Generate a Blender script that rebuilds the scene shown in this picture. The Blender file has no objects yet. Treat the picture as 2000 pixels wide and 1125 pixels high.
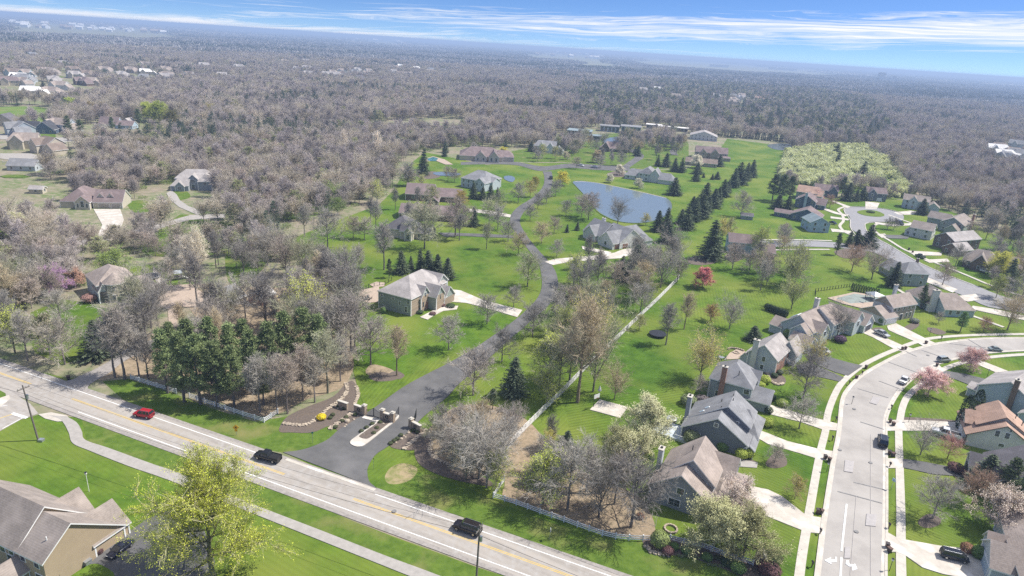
import bpy, bmesh, math, random
import numpy as np
from mathutils import Vector, Matrix, noise
from mathutils.geometry import tessellate_polygon
R = math.radians
sc = bpy.context.scene
COL = sc.collection

# ---------------------------------------------------------------- camera
F, CH, ROLL = 1300.0, 80.0, R(3.72)
PITCH = math.atan(474 / F)
CR, SR, CP, SP = math.cos(ROLL), math.sin(ROLL), math.cos(PITCH), math.sin(PITCH)
cam = bpy.data.cameras.new('camera'); camo = bpy.data.objects.new('camera', cam); COL.objects.link(camo)
cam.lens = 36 * F / 2000; cam.sensor_width = 36; cam.clip_start = 1; cam.clip_end = 200000
_u = Vector((0, SP, CP)); _r = Vector((1, 0, 0)); _f = Vector((0, CP, -SP))
_x = _r * CR + _u * SR; _y = _u * CR - _r * SR; _z = -_f
camo.matrix_world = Matrix(((_x.x, _y.x, _z.x, 0), (_x.y, _y.y, _z.y, 0), (_x.z, _y.z, _z.z, CH), (0, 0, 0, 1)))
sc.camera = camo

def G(px, py, z=0.0):
    "survey helper: the ground point (x, y) at height z seen at a place in the 2000 x 1125 photo"
    a = px - 1000; b = py - 562.5
    r = a * CR + b * SR; d = -a * SR + b * CR
    t = (z - CH) / -(F * SP + d * CP)
    return (r * t, (F * CP - d * SP) * t)

# ---------------------------------------------------------------- light
SUN_EL, SUN_AZ = R(54), R(15)          # azimuth measured from +x towards +y
sd = Vector((math.cos(SUN_EL) * math.cos(SUN_AZ), math.cos(SUN_EL) * math.sin(SUN_AZ), math.sin(SUN_EL)))
L = bpy.data.lights.new('sun', 'SUN'); L.energy = 4.5; L.angle = R(0.53); L.color = (1, 0.955, 0.89)
lo = bpy.data.objects.new('sun', L); COL.objects.link(lo); lo.rotation_euler = (-sd).to_track_quat('-Z', 'Y').to_euler()
lo.location = (0, 0, 300)

w = bpy.data.worlds.new('World'); sc.world = w; w.use_nodes = True
nt = w.node_tree; nt.nodes.clear()
def N(t, **k):
    n = nt.nodes.new(t)
    for a, b in k.items():
        if a == 'op': n.operation = b
        else: setattr(n, a, b)
    return n
def lk(a, b): nt.links.new(a, b)
def mth(op, a, b=None, c=None, clamp=False):
    n = N('ShaderNodeMath'); n.operation = op; n.use_clamp = clamp
    for i, v in enumerate((a, b, c)):
        if v is None: continue
        if isinstance(v, (int, float)): n.inputs[i].default_value = v
        else: lk(v, n.inputs[i])
    return n.outputs[0]
def comb(x, y, z):
    n = N('ShaderNodeCombineXYZ')
    for i, v in enumerate((x, y, z)):
        if isinstance(v, (int, float)): n.inputs[i].default_value = v
        else: lk(v, n.inputs[i])
    return n.outputs[0]
tc = N('ShaderNodeTexCoord'); sep = N('ShaderNodeSeparateXYZ'); lk(tc.outputs['Generated'], sep.inputs[0])
sx, sy, sz = sep.outputs
sky = N('ShaderNodeTexSky', sky_type='NISHITA'); sky.sun_disc = False
sky.sun_elevation = SUN_EL; sky.sun_rotation = math.pi / 2 - SUN_AZ
sky.air_density = 1.15; sky.dust_density = 0.3; sky.ozone_density = 2.2; sky.altitude = 200
lk(comb(sx, sy, mth('MULTIPLY_ADD', sz, 3.2, 0.10)), sky.inputs[0])
az = mth('ARCTAN2', sx, sy)                       # radians, 0 towards +y
el = mth('MULTIPLY', mth('ARCSINE', sz), 57.2958) # degrees
def band(c0, slope, half, soft):
    c = mth('MULTIPLY_ADD', az, slope, c0)
    d = mth('ABSOLUTE', mth('SUBTRACT', el, c))
    return mth('SUBTRACT', 1.0, mth('MULTIPLY', mth('SUBTRACT', d, half), 1 / soft, clamp=True), clamp=True)
def nz(vec, scale, detail, dist=0.0, rough=.6):
    n = N('ShaderNodeTexNoise'); n.inputs['Scale'].default_value = scale; n.inputs['Detail'].default_value = detail
    n.inputs['Roughness'].default_value = rough; n.inputs['Distortion'].default_value = dist
    lk(vec, n.inputs['Vector']); return n.outputs[0]
el2 = mth('SUBTRACT', el, mth('MULTIPLY', az, 2.0))
warp = nz(comb(mth('MULTIPLY', az, 2.0), mth('MULTIPLY', el2, .5), 5.5), 1.3, 3)
elw = mth('MULTIPLY_ADD', warp, 2.0, el2)
streak = nz(comb(mth('MULTIPLY', az, 2.3), mth('MULTIPLY', elw, 1.3), 3.1), 1.6, 8, .4, .68)
fine = nz(comb(mth('MULTIPLY', az, 5.0), mth('MULTIPLY', elw, 5.2), 8.7), 1.3, 6, .3, .7)
base = mth('MULTIPLY_ADD', fine, 1.15, mth('MULTIPLY', streak, 0.85))
b1 = band(1.45, 2.0, 0.30, 1.25)
b2 = band(2.3, 1.6, 0.1, 1.0)
b3 = band(0.12, 0.0, 0.10, 0.35)
wide = nz(comb(mth('MULTIPLY', az, 1.7), mth('MULTIPLY', el2, .35), 21.3), 1.6, 3)
left = mth('MULTIPLY_ADD', az, 0.6, 0.62, clamp=True)
bm_ = mth('ADD', mth('MULTIPLY', b1, 0.42), mth('MULTIPLY', b2, mth('MULTIPLY', wide, .26)))
bm_ = mth('MULTIPLY', bm_, left)
bm_ = mth('ADD', bm_, mth('MULTIPLY', b3, mth('MULTIPLY', mth('SUBTRACT', 0.45, az, clamp=True), .42)))
thr = mth('SUBTRACT', mth('ADD', base, bm_), 1.17)
cl = mth('MULTIPLY', thr, 2.5, clamp=True)
cl = mth('MULTIPLY', cl, mth('MULTIPLY', mth('SUBTRACT', 9.0, el), 0.25, clamp=True))
cl = mth('MAXIMUM', cl, mth('MULTIPLY', mth('MULTIPLY', mth('MULTIPLY', mth('SUBTRACT', el, 28.0), .08, clamp=True), 1.0), mth('MULTIPLY', mth('SUBTRACT', nz(comb(sx, sy, 0.0), 3, 5), .18), 1.7, clamp=True)))  # high cloud overhead, out of view, added to whiten the sky's fill light
mx = N('ShaderNodeMix', data_type='RGBA'); lk(cl, mx.inputs[0])
hs = N('ShaderNodeHueSaturation'); hs.inputs['Saturation'].default_value = 1.15; hs.inputs['Value'].default_value = 0.95
lk(sky.outputs[0], hs.inputs['Color'])
tn = N('ShaderNodeMix', data_type='RGBA'); tn.blend_type = 'MULTIPLY'; tn.inputs[0].default_value = 1; tn.inputs[7].default_value = (.60, .66, .80, 1)
lk(hs.outputs[0], tn.inputs[6]); lk(tn.outputs[2], mx.inputs[6]); mx.inputs[7].default_value = (4.9, 4.95, 5.1, 1)
bg = N('ShaderNodeBackground'); bg.inputs[1].default_value = 0.138
lk(mx.outputs[2], bg.inputs[0]); wo = N('ShaderNodeOutputWorld'); lk(bg.outputs[0], wo.inputs[0])
vs = sc.view_settings; vs.view_transform = 'Standard'; vs.look = 'None'; vs.exposure = 0.6; vs.gamma = 1
sc.cycles.max_bounces = 5; sc.cycles.diffuse_bounces = 3; sc.cycles.volume_bounces = 0; sc.cycles.glossy_bounces = 2
sc.cycles.use_denoising = False

# ---------------------------------------------------------------- tagging
def tag(o, label=None, cat=None, group=None, kind=None):
    if label: o['label'] = label
    if cat: o['category'] = cat
    if group: o['group'] = group
    if kind: o['kind'] = kind
    return o
def empty(name, loc, rz=0, label=None, cat=None, group=None):
    o = bpy.data.objects.new(name, None); COL.objects.link(o); o.location = loc; o.rotation_euler = (0, 0, rz)
    o.empty_display_size = .1
    return tag(o, label, cat, group)
def copy_tree(o, parent=None):
    c = o.copy(); COL.objects.link(c); c.parent = parent
    if 'label' in c: del c['label']
    for ch in o.children: copy_tree(ch, c)
    return c

# ---------------------------------------------------------------- materials
MATS = {}
def mat(name, c1, c2=None, scale=1.0, detail=4, rough=.85, fac=(.35, .65), spec=.3, metal=0, bump=0, tint=False,
        rnd=0.0, lap=None, stripe=None, c3=None, s3=.05, f3=(.5, .7), stretch=None, trans=0, rot=0):
    if name in MATS: return MATS[name]
    m = bpy.data.materials.new(name); m.use_nodes = True; MATS[name] = m
    t = m.node_tree; n = t.nodes; k = t.links
    p = n['Principled BSDF']; p.inputs['Roughness'].default_value = rough; p.inputs['Specular IOR Level'].default_value = spec
    p.inputs['Metallic'].default_value = metal
    c2 = c2 or tuple(v * .8 for v in c1)
    co = n.new('ShaderNodeTexCoord'); src = co.outputs['Object']
    if stretch:
        mp = n.new('ShaderNodeMapping'); mp.inputs['Scale'].default_value = stretch; mq = n.new('ShaderNodeMapping'); mq.inputs['Rotation'].default_value = (0, 0, rot)
        k.new(src, mq.inputs[0]); k.new(mq.outputs[0], mp.inputs[0]); src2 = mp.outputs[0]
    else: src2 = src
    no = n.new('ShaderNodeTexNoise'); no.inputs['Scale'].default_value = scale; no.inputs['Detail'].default_value = detail
    no.inputs['Roughness'].default_value = .65
    k.new(src2, no.inputs['Vector'])
    mr = n.new('ShaderNodeMapRange'); mr.inputs[1].default_value, mr.inputs[2].default_value = fac; k.new(no.outputs[0], mr.inputs[0])
    mi = n.new('ShaderNodeMix'); mi.data_type = 'RGBA'; mi.inputs[6].default_value = (*c1, 1); mi.inputs[7].default_value = (*c2, 1)
    k.new(mr.outputs[0], mi.inputs[0]); out = mi.outputs[2]
    if c3:
        n3 = n.new('ShaderNodeTexNoise'); n3.inputs['Scale'].default_value = s3; n3.inputs['Detail'].default_value = 4; k.new(src, n3.inputs['Vector'])
        r3 = n.new('ShaderNodeMapRange'); r3.inputs[1].default_value, r3.inputs[2].default_value = f3; k.new(n3.outputs[0], r3.inputs[0])
        m3 = n.new('ShaderNodeMix'); m3.data_type = 'RGBA'; m3.inputs[7].default_value = (*c3, 1); k.new(out, m3.inputs[6]); k.new(r3.outputs[0], m3.inputs[0]); out = m3.outputs[2]
    def mul(colr, f):
        h = n.new('ShaderNodeMix'); h.data_type = 'RGBA'; h.blend_type = 'MULTIPLY'; h.inputs[0].default_value = 1
        k.new(colr, h.inputs[6]); k.new(f, h.inputs[7]); return h.outputs[2]
    if lap or stripe:
        wv = n.new('ShaderNodeTexWave'); mp = n.new('ShaderNodeMapping'); k.new(src, mp.inputs[0]); k.new(mp.outputs[0], wv.inputs[0])
        if lap: mp.inputs['Scale'].default_value = (0, 0, 1); wv.bands_direction = 'Z'; wv.wave_profile = 'SAW'; wv.inputs['Scale'].default_value = lap; lo_, hi_ = .82, 1.0
        else:
            wv.bands_direction = 'X'; mp.inputs['Rotation'].default_value = (0, 0, stripe[0]); wv.inputs['Scale'].default_value = stripe[1]
            wv.inputs['Distortion'].default_value = .25; wv.inputs['Detail Scale'].default_value = .3; lo_, hi_ = stripe[2], 1.0
        rr = n.new('ShaderNodeMapRange'); rr.inputs[3].default_value = lo_; rr.inputs[4].default_value = hi_; k.new(wv.outputs[1], rr.inputs[0]); out = mul(out, rr.outputs[0])
    if tint:
        oi = n.new('ShaderNodeObjectInfo'); out = mul(out, oi.outputs['Color'])
    if rnd:
        oi = n.new('ShaderNodeObjectInfo'); rr = n.new('ShaderNodeMapRange'); rr.inputs[3].default_value = 1 - rnd; rr.inputs[4].default_value = 1 + rnd
        k.new(oi.outputs['Random'], rr.inputs[0]); out = mul(out, rr.outputs[0])
    k.new(out, p.inputs['Base Color'])
    if bump:
        b = n.new('ShaderNodeBump'); b.inputs['Strength'].default_value = bump; b.inputs['Distance'].default_value = .1
        k.new(no.outputs[0], b.inputs['Height']); k.new(b.outputs[0], p.inputs['Normal'])
    return m
def brick(name, c1, c2, mortar, scale=3):
    m = bpy.data.materials.new(name); m.use_nodes = True; MATS[name] = m; t = m.node_tree; n = t.nodes; k = t.links
    b = n.new('ShaderNodeTexBrick'); co = n.new('ShaderNodeTexCoord'); mp = n.new('ShaderNodeMapping'); mp.inputs['Rotation'].default_value = (R(90), 0, R(20))
    k.new(co.outputs['Object'], mp.inputs[0]); k.new(mp.outputs[0], b.inputs[0])
    b.inputs['Scale'].default_value = scale; b.inputs['Color1'].default_value = (*c1, 1); b.inputs['Color2'].default_value = (*c2, 1); b.inputs['Mortar'].default_value = (*mortar, 1)
    b.inputs['Brick Width'].default_value = .9; b.inputs['Row Height'].default_value = .35
    k.new(b.outputs[0], n['Principled BSDF'].inputs['Base Color']); n['Principled BSDF'].inputs['Roughness'].default_value = .9
    return m
M = {}
M['ground'] = mat('ground', (.235, .195, .145), (.12, .165, .055), .05, 9, .95, (.38, .58), c3=(.30, .25, .185), s3=.35, f3=(.4, .75))
LG1, LG2 = (.102, .182, .018), (.054, .112, .011)
for nm, ang, sc_, dp in (('lawn_a', .5, .32, .90), ('lawn_b', -1.05, .3, .92), ('lawn_c', 1.15, .30, .76), ('lawn_d', 0, .35, .88), ('lawn_e', .2, .3, .84), ('lawn_f', -.9, .36, .80)):
    f_ = {'lawn_e': (1.22, 1.08, 1.2), 'lawn_f': (.80, .88, .9)}.get(nm, (1, 1, 1))
    M[nm] = mat(nm, tuple(a * b for a, b in zip(LG1, f_)), tuple(a * b for a, b in zip(LG2, f_)), .28, 12, .9, (.36, .64), stripe=(ang, sc_, dp), c3=(.165, .205, .035), s3=.045, f3=(.40, .66), spec=.12)
M['verge'] = mat('verge', (.115, .175, .028), (.065, .115, .017), .6, 10, .95, (.35, .65), c3=(.20, .19, .07), s3=.12, f3=(.52, .75), spec=.1)
M['field'] = mat('field', (.16, .22, .055), (.10, .17, .03), .12, 8, .95, c3=(.22, .20, .09), s3=.02, spec=.1)
M['litter'] = mat('litter', (.33, .25, .17), (.20, .16, .10), 1.2, 9, .95, (.35, .65), c3=(.38, .30, .2), s3=.25, f3=(.5, .75))
M['mulch'] = mat('mulch', (.10, .082, .07), (.16, .125, .10), 2.5, 8, .95, c3=(.14, .11, .08), s3=.4, f3=(.55, .8))
M['thatch'] = mat('thatch', (.33, .26, .15), (.16, .18, .05), .5, 9, .95, (.4, .65))
M['road'] = mat('road_asphalt', (.37, .335, .295), (.275, .25, .222), 1.0, 9, .9, (.36, .64), c3=(.37, .35, .325), s3=.8, f3=(.45, .75), stretch=(.035, .9, 1), rot=R(26.5))
M['drive'] = mat('dark_asphalt', (.088, .087, .088), (.135, .131, .126), .25, 9, .85, (.3, .7), c3=(.165, .16, .158), s3=.12, f3=(.5, .8))
M['street'] = mat('street_concrete', (.36, .335, .305), (.26, .24, .22), .22, 10, .9, (.38, .72), c3=(.39, .365, .335), s3=.09, f3=(.4, .7))
M['culdesac'] = mat('grey_asphalt', (.235, .23, .24), (.28, .275, .275), .5, 9, .9)
M['walk'] = mat('sidewalk_concrete', (.52, .485, .42), (.42, .39, .34), .8, 8, .9)
M['path'] = mat('path_asphalt', (.37, .345, .315), (.30, .28, .255), .9, 8, .9)
M['concrete'] = mat('concrete', (.53, .485, .42), (.42, .38, .325), .5, 8, .85, c3=(.66, .62, .56), s3=.3)
M['patio'] = mat('patio_stone', (.45, .36, .28), (.33, .26, .21), 2, 6, .9)
M['paintw'] = mat('white_paint', (.78, .78, .76), (.5, .5, .49), 1.5, 8, .7, (.45, .8))
M['painty'] = mat('yellow_paint', (.62, .42, .07), (.48, .38, .16), 1.2, 8, .7, (.45, .8))
M['tar'] = mat('crack_sealer', (.17, .165, .16), (.26, .255, .25), 1, 5, .8)
M['patch'] = mat('worn_patch', (.40, .375, .36), (.33, .31, .30), 1.3, 8, .9)
M['gravel'] = mat('gravel', (.34, .31, .285), (.23, .21, .19), 1.5, 9, .95)
M['rock'] = mat('pale_stone', (.50, .42, .32), (.28, .23, .18), 1.6, 6, .9, bump=.4)
M['white'] = mat('white_paint_wood', (.82, .82, .80), (.74, .74, .73), .6, 4, .6)
M['fence'] = mat('white_fence', (.80, .80, .80), (.66, .67, .68), .8, 4, .6)
M['oldfence'] = mat('weathered_white_fence', (.74, .72, .69), (.58, .56, .54), 1.2, 6, .8)
M['iron'] = mat('black_iron', (.025, .027, .03), (.035, .035, .04), 2, 3, .45)
M['pole'] = mat('weathered_pole', (.20, .17, .145), (.13, .115, .10), 2, 6, .9, stretch=(6, 6, .6))
M['steel'] = mat('grey_metal', (.42, .44, .46), (.36, .38, .4), 2, 3, .4, metal=.6)
M['glass'] = mat('window_glass', (.035, .045, .055), (.07, .085, .095), .7, 3, .08, spec=.8)
M['carglass'] = mat('car_glass', (.02, .024, .028), (.03, .034, .04), .7, 2, .05, spec=.8)
M['tyre'] = mat('rubber', (.02, .02, .02), None, 3, 2, .8)
M['rim'] = mat('rim_alloy', (.5, .5, .5), None, 3, 2, .3, metal=.8)
M['lampr'] = mat('tail_lamp', (.35, .02, .02), None, 3, 2, .2)
M['lampw'] = mat('head_lamp', (.75, .75, .72), None, 3, 2, .15)
M['bin'] = mat('dark_plastic_bin', (.045, .042, .045), (.07, .05, .045), 2, 2, .5)
M['binb'] = mat('brown_plastic_bin', (.13, .075, .055), (.10, .06, .045), 2, 2, .5)
M['signy'] = mat('yellow_sign', (.75, .42, .01), None, 2, 2, .5)
M['signg'] = mat('green_sign', (.03, .22, .14), None, 2, 2, .5)
M['signb'] = mat('pale_blue_sign', (.45, .62, .72), None, 2, 2, .5)
M['black'] = mat('black_lettering', (.01, .01, .01), None, 2, 2, .6)
M['poolw'] = mat('pool_water', (.03, .16, .20), (.05, .22, .26), 1, 4, .08, spec=.7)
M['cover'] = mat('pool_cover', (.26, .30, .275), (.19, .21, .185), .5, 6, .7)
M['bark'] = mat('bark', (.26, .225, .20), (.15, .13, .12), 3, 5, .95, tint=True, stretch=(3, 3, .5))
M['twig'] = mat('twigs', (.48, .435, .37), (.365, .33, .28), 1.2, 3, .95, tint=True, rnd=.14)
M['needle'] = mat('needles', (.115, .155, .095), (.060, .092, .060), .7, 5, .8, tint=True, rnd=.18, spec=.2)
M['leaf'] = mat('young_leaves', (.62, .62, .12), (.46, .50, .08), .5, 5, .8, tint=True, rnd=.12)
M['petal'] = mat('petals', (.80, .76, .66), (.66, .64, .48), .8, 5, .8, tint=True)
# siding, roofing
def siding(nm, c): M[nm] = mat(nm, c, tuple(v * .9 for v in c), .4, 4, .8, lap=2.6)
for nm, c in (('s_beige', (.47, .37, .25)), ('s_grey', (.34, .365, .39)), ('s_slate', (.165, .185, .225)), ('s_white', (.66, .66, .63)), ('s_blue', (.44, .54, .59)),
              ('s_green', (.34, .385, .35)), ('s_navy', (.12, .165, .22)), ('s_cream', (.60, .54, .43)), ('s_pale', (.52, .57, .60)), ('s_brown', (.20, .15, .12)), ('s_sand', (.42, .36, .29)),
              ('s_sky', (.42, .53, .63)), ('s_teal', (.34, .385, .39)), ('s_charcoal', (.07, .075, .085))): siding(nm, c)
def shing(nm, c): c = tuple(v * 1.36 for v in c); M[nm] = mat(nm, c, tuple(v * .66 for v in c), 2.6, 9, .95, (.3, .7), c3=tuple(v * 1.2 for v in c), s3=.35, f3=(.45, .75), lap=1.5)
for nm, c in (('r_tan', (.275, .23, .20)), ('r_warm', (.24, .205, .18)), ('r_grey', (.20, .20, .205)), ('r_dark', (.115, .108, .115)), ('r_light', (.31, .285, .27)), ('r_purple', (.175, .135, .13)),
              ('r_orange', (.335, .225, .17)), ('r_brown', (.19, .15, .125)), ('r_steel', (.19, .235, .25)), ('r_white', (.62, .60, .57)), ('r_black', (.06, .062, .07))): shing(nm, c)
M['stone'] = brick('tan_stone', (.40, .31, .22), (.28, .21, .15), (.36, .31, .25), 2.2)
M['redbrick'] = brick('red_brick', (.26, .11, .075), (.36, .19, .14), (.40, .34, .29), 3)
M['palebrick'] = brick('pale_brick', (.42, .36, .30), (.30, .25, .21), (.42, .38, .33), 2.6)
M['wooddoor'] = mat('brown_wood_door', (.24, .10, .05), (.16, .065, .035), 2, 4, .5)

# ---------------------------------------------------------------- mesh helper
class MB:
    def __init__(s): s.v = []; s.f = []; s.m = []
    def poly(s, pts, mi=0):
        b = len(s.v); s.v += [tuple(p) for p in pts]; s.f.append(tuple(range(b, b + len(pts)))); s.m.append(mi)
    def box(s, x0, y0, z0, x1, y1, z1, mi=0, T=None):
        b = len(s.v)
        P = [(x, y, z) for z in (z0, z1) for x, y in ((x0, y0), (x1, y0), (x1, y1), (x0, y1))]
        if T: P = [tuple(T @ Vector(p)) for p in P]
        s.v += P
        for f in ((3, 2, 1, 0), (4, 5, 6, 7), (0, 1, 5, 4), (1, 2, 6, 5), (2, 3, 7, 6), (3, 0, 4, 7)): s.f.append(tuple(b + i for i in f)); s.m.append(mi)
    def tube(s, a, b, ra, rb, n=5, mi=0, cap=False):
        a = Vector(a); b = Vector(b); d = (b - a)
        if d.length < 1e-6: return
        q = d.to_track_quat('Z', 'Y'); o = len(s.v)
        for c, r in ((a, ra), (b, rb)):
            for i in range(n):
                t = 2 * math.pi * i / n; s.v.append(tuple(c + q @ Vector((r * math.cos(t), r * math.sin(t), 0))))
        for i in range(n): j = (i + 1) % n; s.f.append((o + i, o + j, o + n + j, o + n + i)); s.m.append(mi)
        if cap: s.f.append(tuple(range(o + n, o + 2 * n))); s.m.append(mi)
    def prism(s, pts, z0, z1, mi=0, mside=None):
        "vertical prism on a convex or concave 2-D outline"
        n = len(pts); b = len(s.v)
        A = sum(pts[i][0] * pts[(i + 1) % n][1] - pts[(i + 1) % n][0] * pts[i][1] for i in range(n))
        if A < 0: pts = pts[::-1]
        s.v += [(x, y, z0) for x, y in pts] + [(x, y, z1) for x, y in pts]
        s.f.append(tuple(range(b + n, b + 2 * n))); s.m.append(mi)
        for i in range(n): j = (i + 1) % n; s.f.append((b + i, b + j, b + n + j, b + n + i)); s.m.append(mi if mside is None else mside)
    def slab(s, pts, t, mt=0, ms=1):
        "roof plane: 3-D polygon seen from above, thickened straight down by t"
        n = len(pts); b = len(s.v)
        A = sum(pts[i][0] * pts[(i + 1) % n][1] - pts[(i + 1) % n][0] * pts[i][1] for i in range(n))
        if A < 0: pts = pts[::-1]
        s.v += [tuple(p) for p in pts] + [(p[0], p[1], p[2] - t) for p in pts]
        s.f.append(tuple(range(b, b + n))); s.m.append(mt)
        s.f.append(tuple(range(b + 2 * n - 1, b + n - 1, -1))); s.m.append(ms)
        for i in range(n): j = (i + 1) % n; s.f.append((b + j, b + i, b + n + i, b + n + j)); s.m.append(ms)
    def mesh(s, name, mats, smooth=False):
        me = bpy.data.meshes.new(name); me.from_pydata(s.v, [], s.f)
        for m in mats: me.materials.append(m)
        if len(mats) > 1: me.polygons.foreach_set('material_index', s.m)
        if smooth: me.polygons.foreach_set('use_smooth', [True] * len(me.polygons))
        me.update(); return me
    def build(s, name, mats, parent=None, smooth=False):
        if not isinstance(mats, (list, tuple)): mats = [mats]
        o = bpy.data.objects.new(name, s.mesh(name, mats, smooth)); COL.objects.link(o); o.parent = parent; return o

def catmull(P, n=6, closed=False):
    out = []; N_ = len(P)
    rng = range(N_) if closed else range(N_ - 1)
    for i in rng:
        p0 = P[(i - 1) % N_] if closed or i > 0 else P[0]; p1 = P[i]; p2 = P[(i + 1) % N_]; p3 = P[(i + 2) % N_] if closed or i + 2 < N_ else P[-1]
        for k in range(n):
            t = k / n
            out.append(tuple(.5 * ((2 * b) + (-a + c) * t + (2 * a - 5 * b + 4 * c - d) * t * t + (-a + 3 * b - 3 * c + d) * t ** 3) for a, b, c, d in zip(p0, p1, p2, p3)))
    if not closed: out.append(P[-1])
    return out
def sheet(name, pts, z, m, px=True, smooth=0, kind='structure', label=None, cat=None):
    if px: pts = [G(*p) for p in pts]
    if smooth: pts = catmull(pts, smooth, True)
    A = sum(pts[i][0] * pts[(i + 1) % len(pts)][1] - pts[(i + 1) % len(pts)][0] * pts[i][1] for i in range(len(pts)))
    if A < 0: pts = pts[::-1]
    tri = tessellate_polygon([[Vector((x, y, 0)) for x, y in pts]])
    mb = MB(); mb.v = [(x, y, z) for x, y in pts]
    for t in tri:
        a, b, c = (Vector(mb.v[i]) for i in t)
        mb.f.append(tuple(t) if (b - a).cross(c - a).z > 0 else tuple(t[::-1])); mb.m.append(0)
    n = len(pts); mb.v += [(x, y, -.02) for x, y in pts]
    for i in range(n): j = (i + 1) % n; mb.f.append((i, i + n, j + n, j)); mb.m.append(0)
    return tag(mb.build(name, m), label, cat, None, kind)
def resample(P, step):
    out = [P[0]]; acc = 0
    for a, b in zip(P, P[1:]):
        d = math.dist(a, b); t = step - acc
        while t <= d:
            out.append((a[0] + (b[0] - a[0]) * t / d, a[1] + (b[1] - a[1]) * t / d)); t += step
        acc = d - (t - step)
    return out
def normals(P):
    o = []
    for i in range(len(P)):
        a = P[max(0, i - 1)]; b = P[min(len(P) - 1, i + 1)]; d = Vector((b[0] - a[0], b[1] - a[1])).normalized(); o.append((-d.y, d.x))
    return o
def ribbon(mb, P, w, z, off=0, h=0, mi=0):
    "strip of width w along a world polyline, offset sideways (+ = left); h > 0 makes it a raised kerb"
    n = normals(P)
    for i in range(len(P) - 1):
        q = []
        for j, s in ((i, -1), (i + 1, -1), (i + 1, 1), (i, 1)):
            q.append((P[j][0] + n[j][0] * (off + s * w / 2), P[j][1] + n[j][1] * (off + s * w / 2)))
        if h: mb.prism(q, z, z + h, mi)
        else:
            mb.poly([(x, y, z) for x, y in q], mi)
            for e in ((0, 1), (2, 3)): (xa, ya), (xb, yb) = q[e[0]], q[e[1]]; mb.poly([(xa, ya, z), (xa, ya, -.02), (xb, yb, -.02), (xb, yb, z)], mi)
def strip(name, P, w, z, m, off=0, h=0, kind='structure', label=None, cat=None):
    mb = MB(); ribbon(mb, P, w, z, off, h); return tag(mb.build(name, m), label, cat, None, kind)
def band2(name, A, B, z, m):
    "sheet between two pixel polylines (left edge, right edge)"
    A = catmull([G(*p) for p in A], 6); B = catmull([G(*p) for p in B], 6)
    return sheet(name, A + B[::-1], z, m, px=False)

# ---------------------------------------------------------------- ground and lawns
_z = [0.0]
def Z(): _z[0] += .0016; return _z[0]
g = MB()
rs = [0, 40, 80, 160, 320, 640, 1500, 4000, 10000, 26000, 70000]
for i in range(len(rs) - 1):
    for k in range(48):
        a, b = 2 * math.pi * k / 48, 2 * math.pi * (k + 1) / 48
        q = [(rs[i] * math.cos(a), rs[i] * math.sin(a), 0), (rs[i + 1] * math.cos(a), rs[i + 1] * math.sin(a), 0), (rs[i + 1] * math.cos(b), rs[i + 1] * math.sin(b), 0), (rs[i] * math.cos(b), rs[i] * math.sin(b), 0)]
        g.poly(q if i else q[1:3] + [(0, 0, 0)])
tag(g.build('ground', M['ground']), kind='structure')
CLEAR = []       # photo-space outlines free of automatic woodland
CA = [(-300, 1600), (-300, 708), (0, 703), (130, 740), (190, 715), (215, 665), (330, 650), (480, 650), (640, 650), (690, 620), (690, 570), (640, 525), (560, 495), (530, 465),
      (590, 430), (690, 410), (765, 370), (780, 325), (820, 297), (900, 287), (1000, 291), (1030, 288), (1085, 300), (1130, 308), (1215, 302), (1250, 288), (1300, 296), (1335, 296), (1345, 276), (1420, 268), (1530, 276),
      (1545, 300), (1520, 345), (1540, 372), (1600, 378), (1700, 385), (1800, 392), (1890, 425), (1930, 455), (2100, 470), (2300, 520), (2600, 1600)]
CB = [(50, 645), (60, 605), (150, 565), (160, 515), (250, 505), (340, 508), (350, 560), (420, 575), (455, 620), (360, 640), (330, 650), (240, 665), (190, 705), (110, 700)]
CLEAR += [CA, CB]
lawn_main = [(553, 884), (600, 905), (733, 953), (875, 1012), (999, 1046), (1125, 1083), (1225, 1121), (1300, 1150), (1560, 1260), (1750, 1260), (1850, 1200), (2300, 1250), (2300, 520), (2100, 470), (1930, 455), (1890, 425),
      (1800, 392), (1700, 388), (1560, 385), (1515, 360), (1520, 320), (1530, 285), (1420, 271), (1400, 300), (1340, 330), (1200, 335), (1110, 318), (1000, 318), (950, 322), (830, 297), (795, 325), (770, 370),
      (740, 400), (660, 430), (560, 470), (540, 480), (580, 500), (640, 520), (690, 560), (700, 600), (690, 650), (700, 700), (700, 770), (690, 800), (640, 845)]
sheet('lawn', lawn_main, Z(), M['lawn_a'])
sheet('lawn', [(0, 836), (8, 836), (40, 820), (75, 810), (150, 815), (243, 845), (498, 945), (750, 1041), (900, 1096), (1130, 1180), (1300, 1300), (1000, 1600), (-700, 1600), (-500, 860)], Z(), M['lawn_b'])
sheet('lawn', [(50, 648), (60, 610), (120, 585), (165, 590), (215, 605), (255, 645), (205, 690), (120, 712), (70, 690)], Z(), M['lawn_c'])
sheet('lawn', [(255, 522), (330, 512), (350, 535), (345, 565), (300, 562), (262, 560), (250, 540)], Z(), M['lawn_d'])
sheet('lawn', [(640, 490), (740, 470), (860, 462), (960, 475), (1012, 478), (1050, 515), (1052, 560), (1000, 580), (890, 560), (800, 560), (700, 580), (640, 530)], Z(), M['lawn_c'], smooth=4)
sheet('lawn', [(1080, 640), (1180, 560), (1330, 520), (1500, 560), (1530, 650), (1390, 720), (1340, 850), (1240, 930), (1120, 900), (1110, 820)], Z(), M['lawn_c'], smooth=4)
sheet('lawn', [(1565, 565), (1500, 480), (1560, 465), (1640, 490), (1700, 540), (1740, 575), (1650, 565)], Z(), M['lawn_d'], smooth=4)
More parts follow.
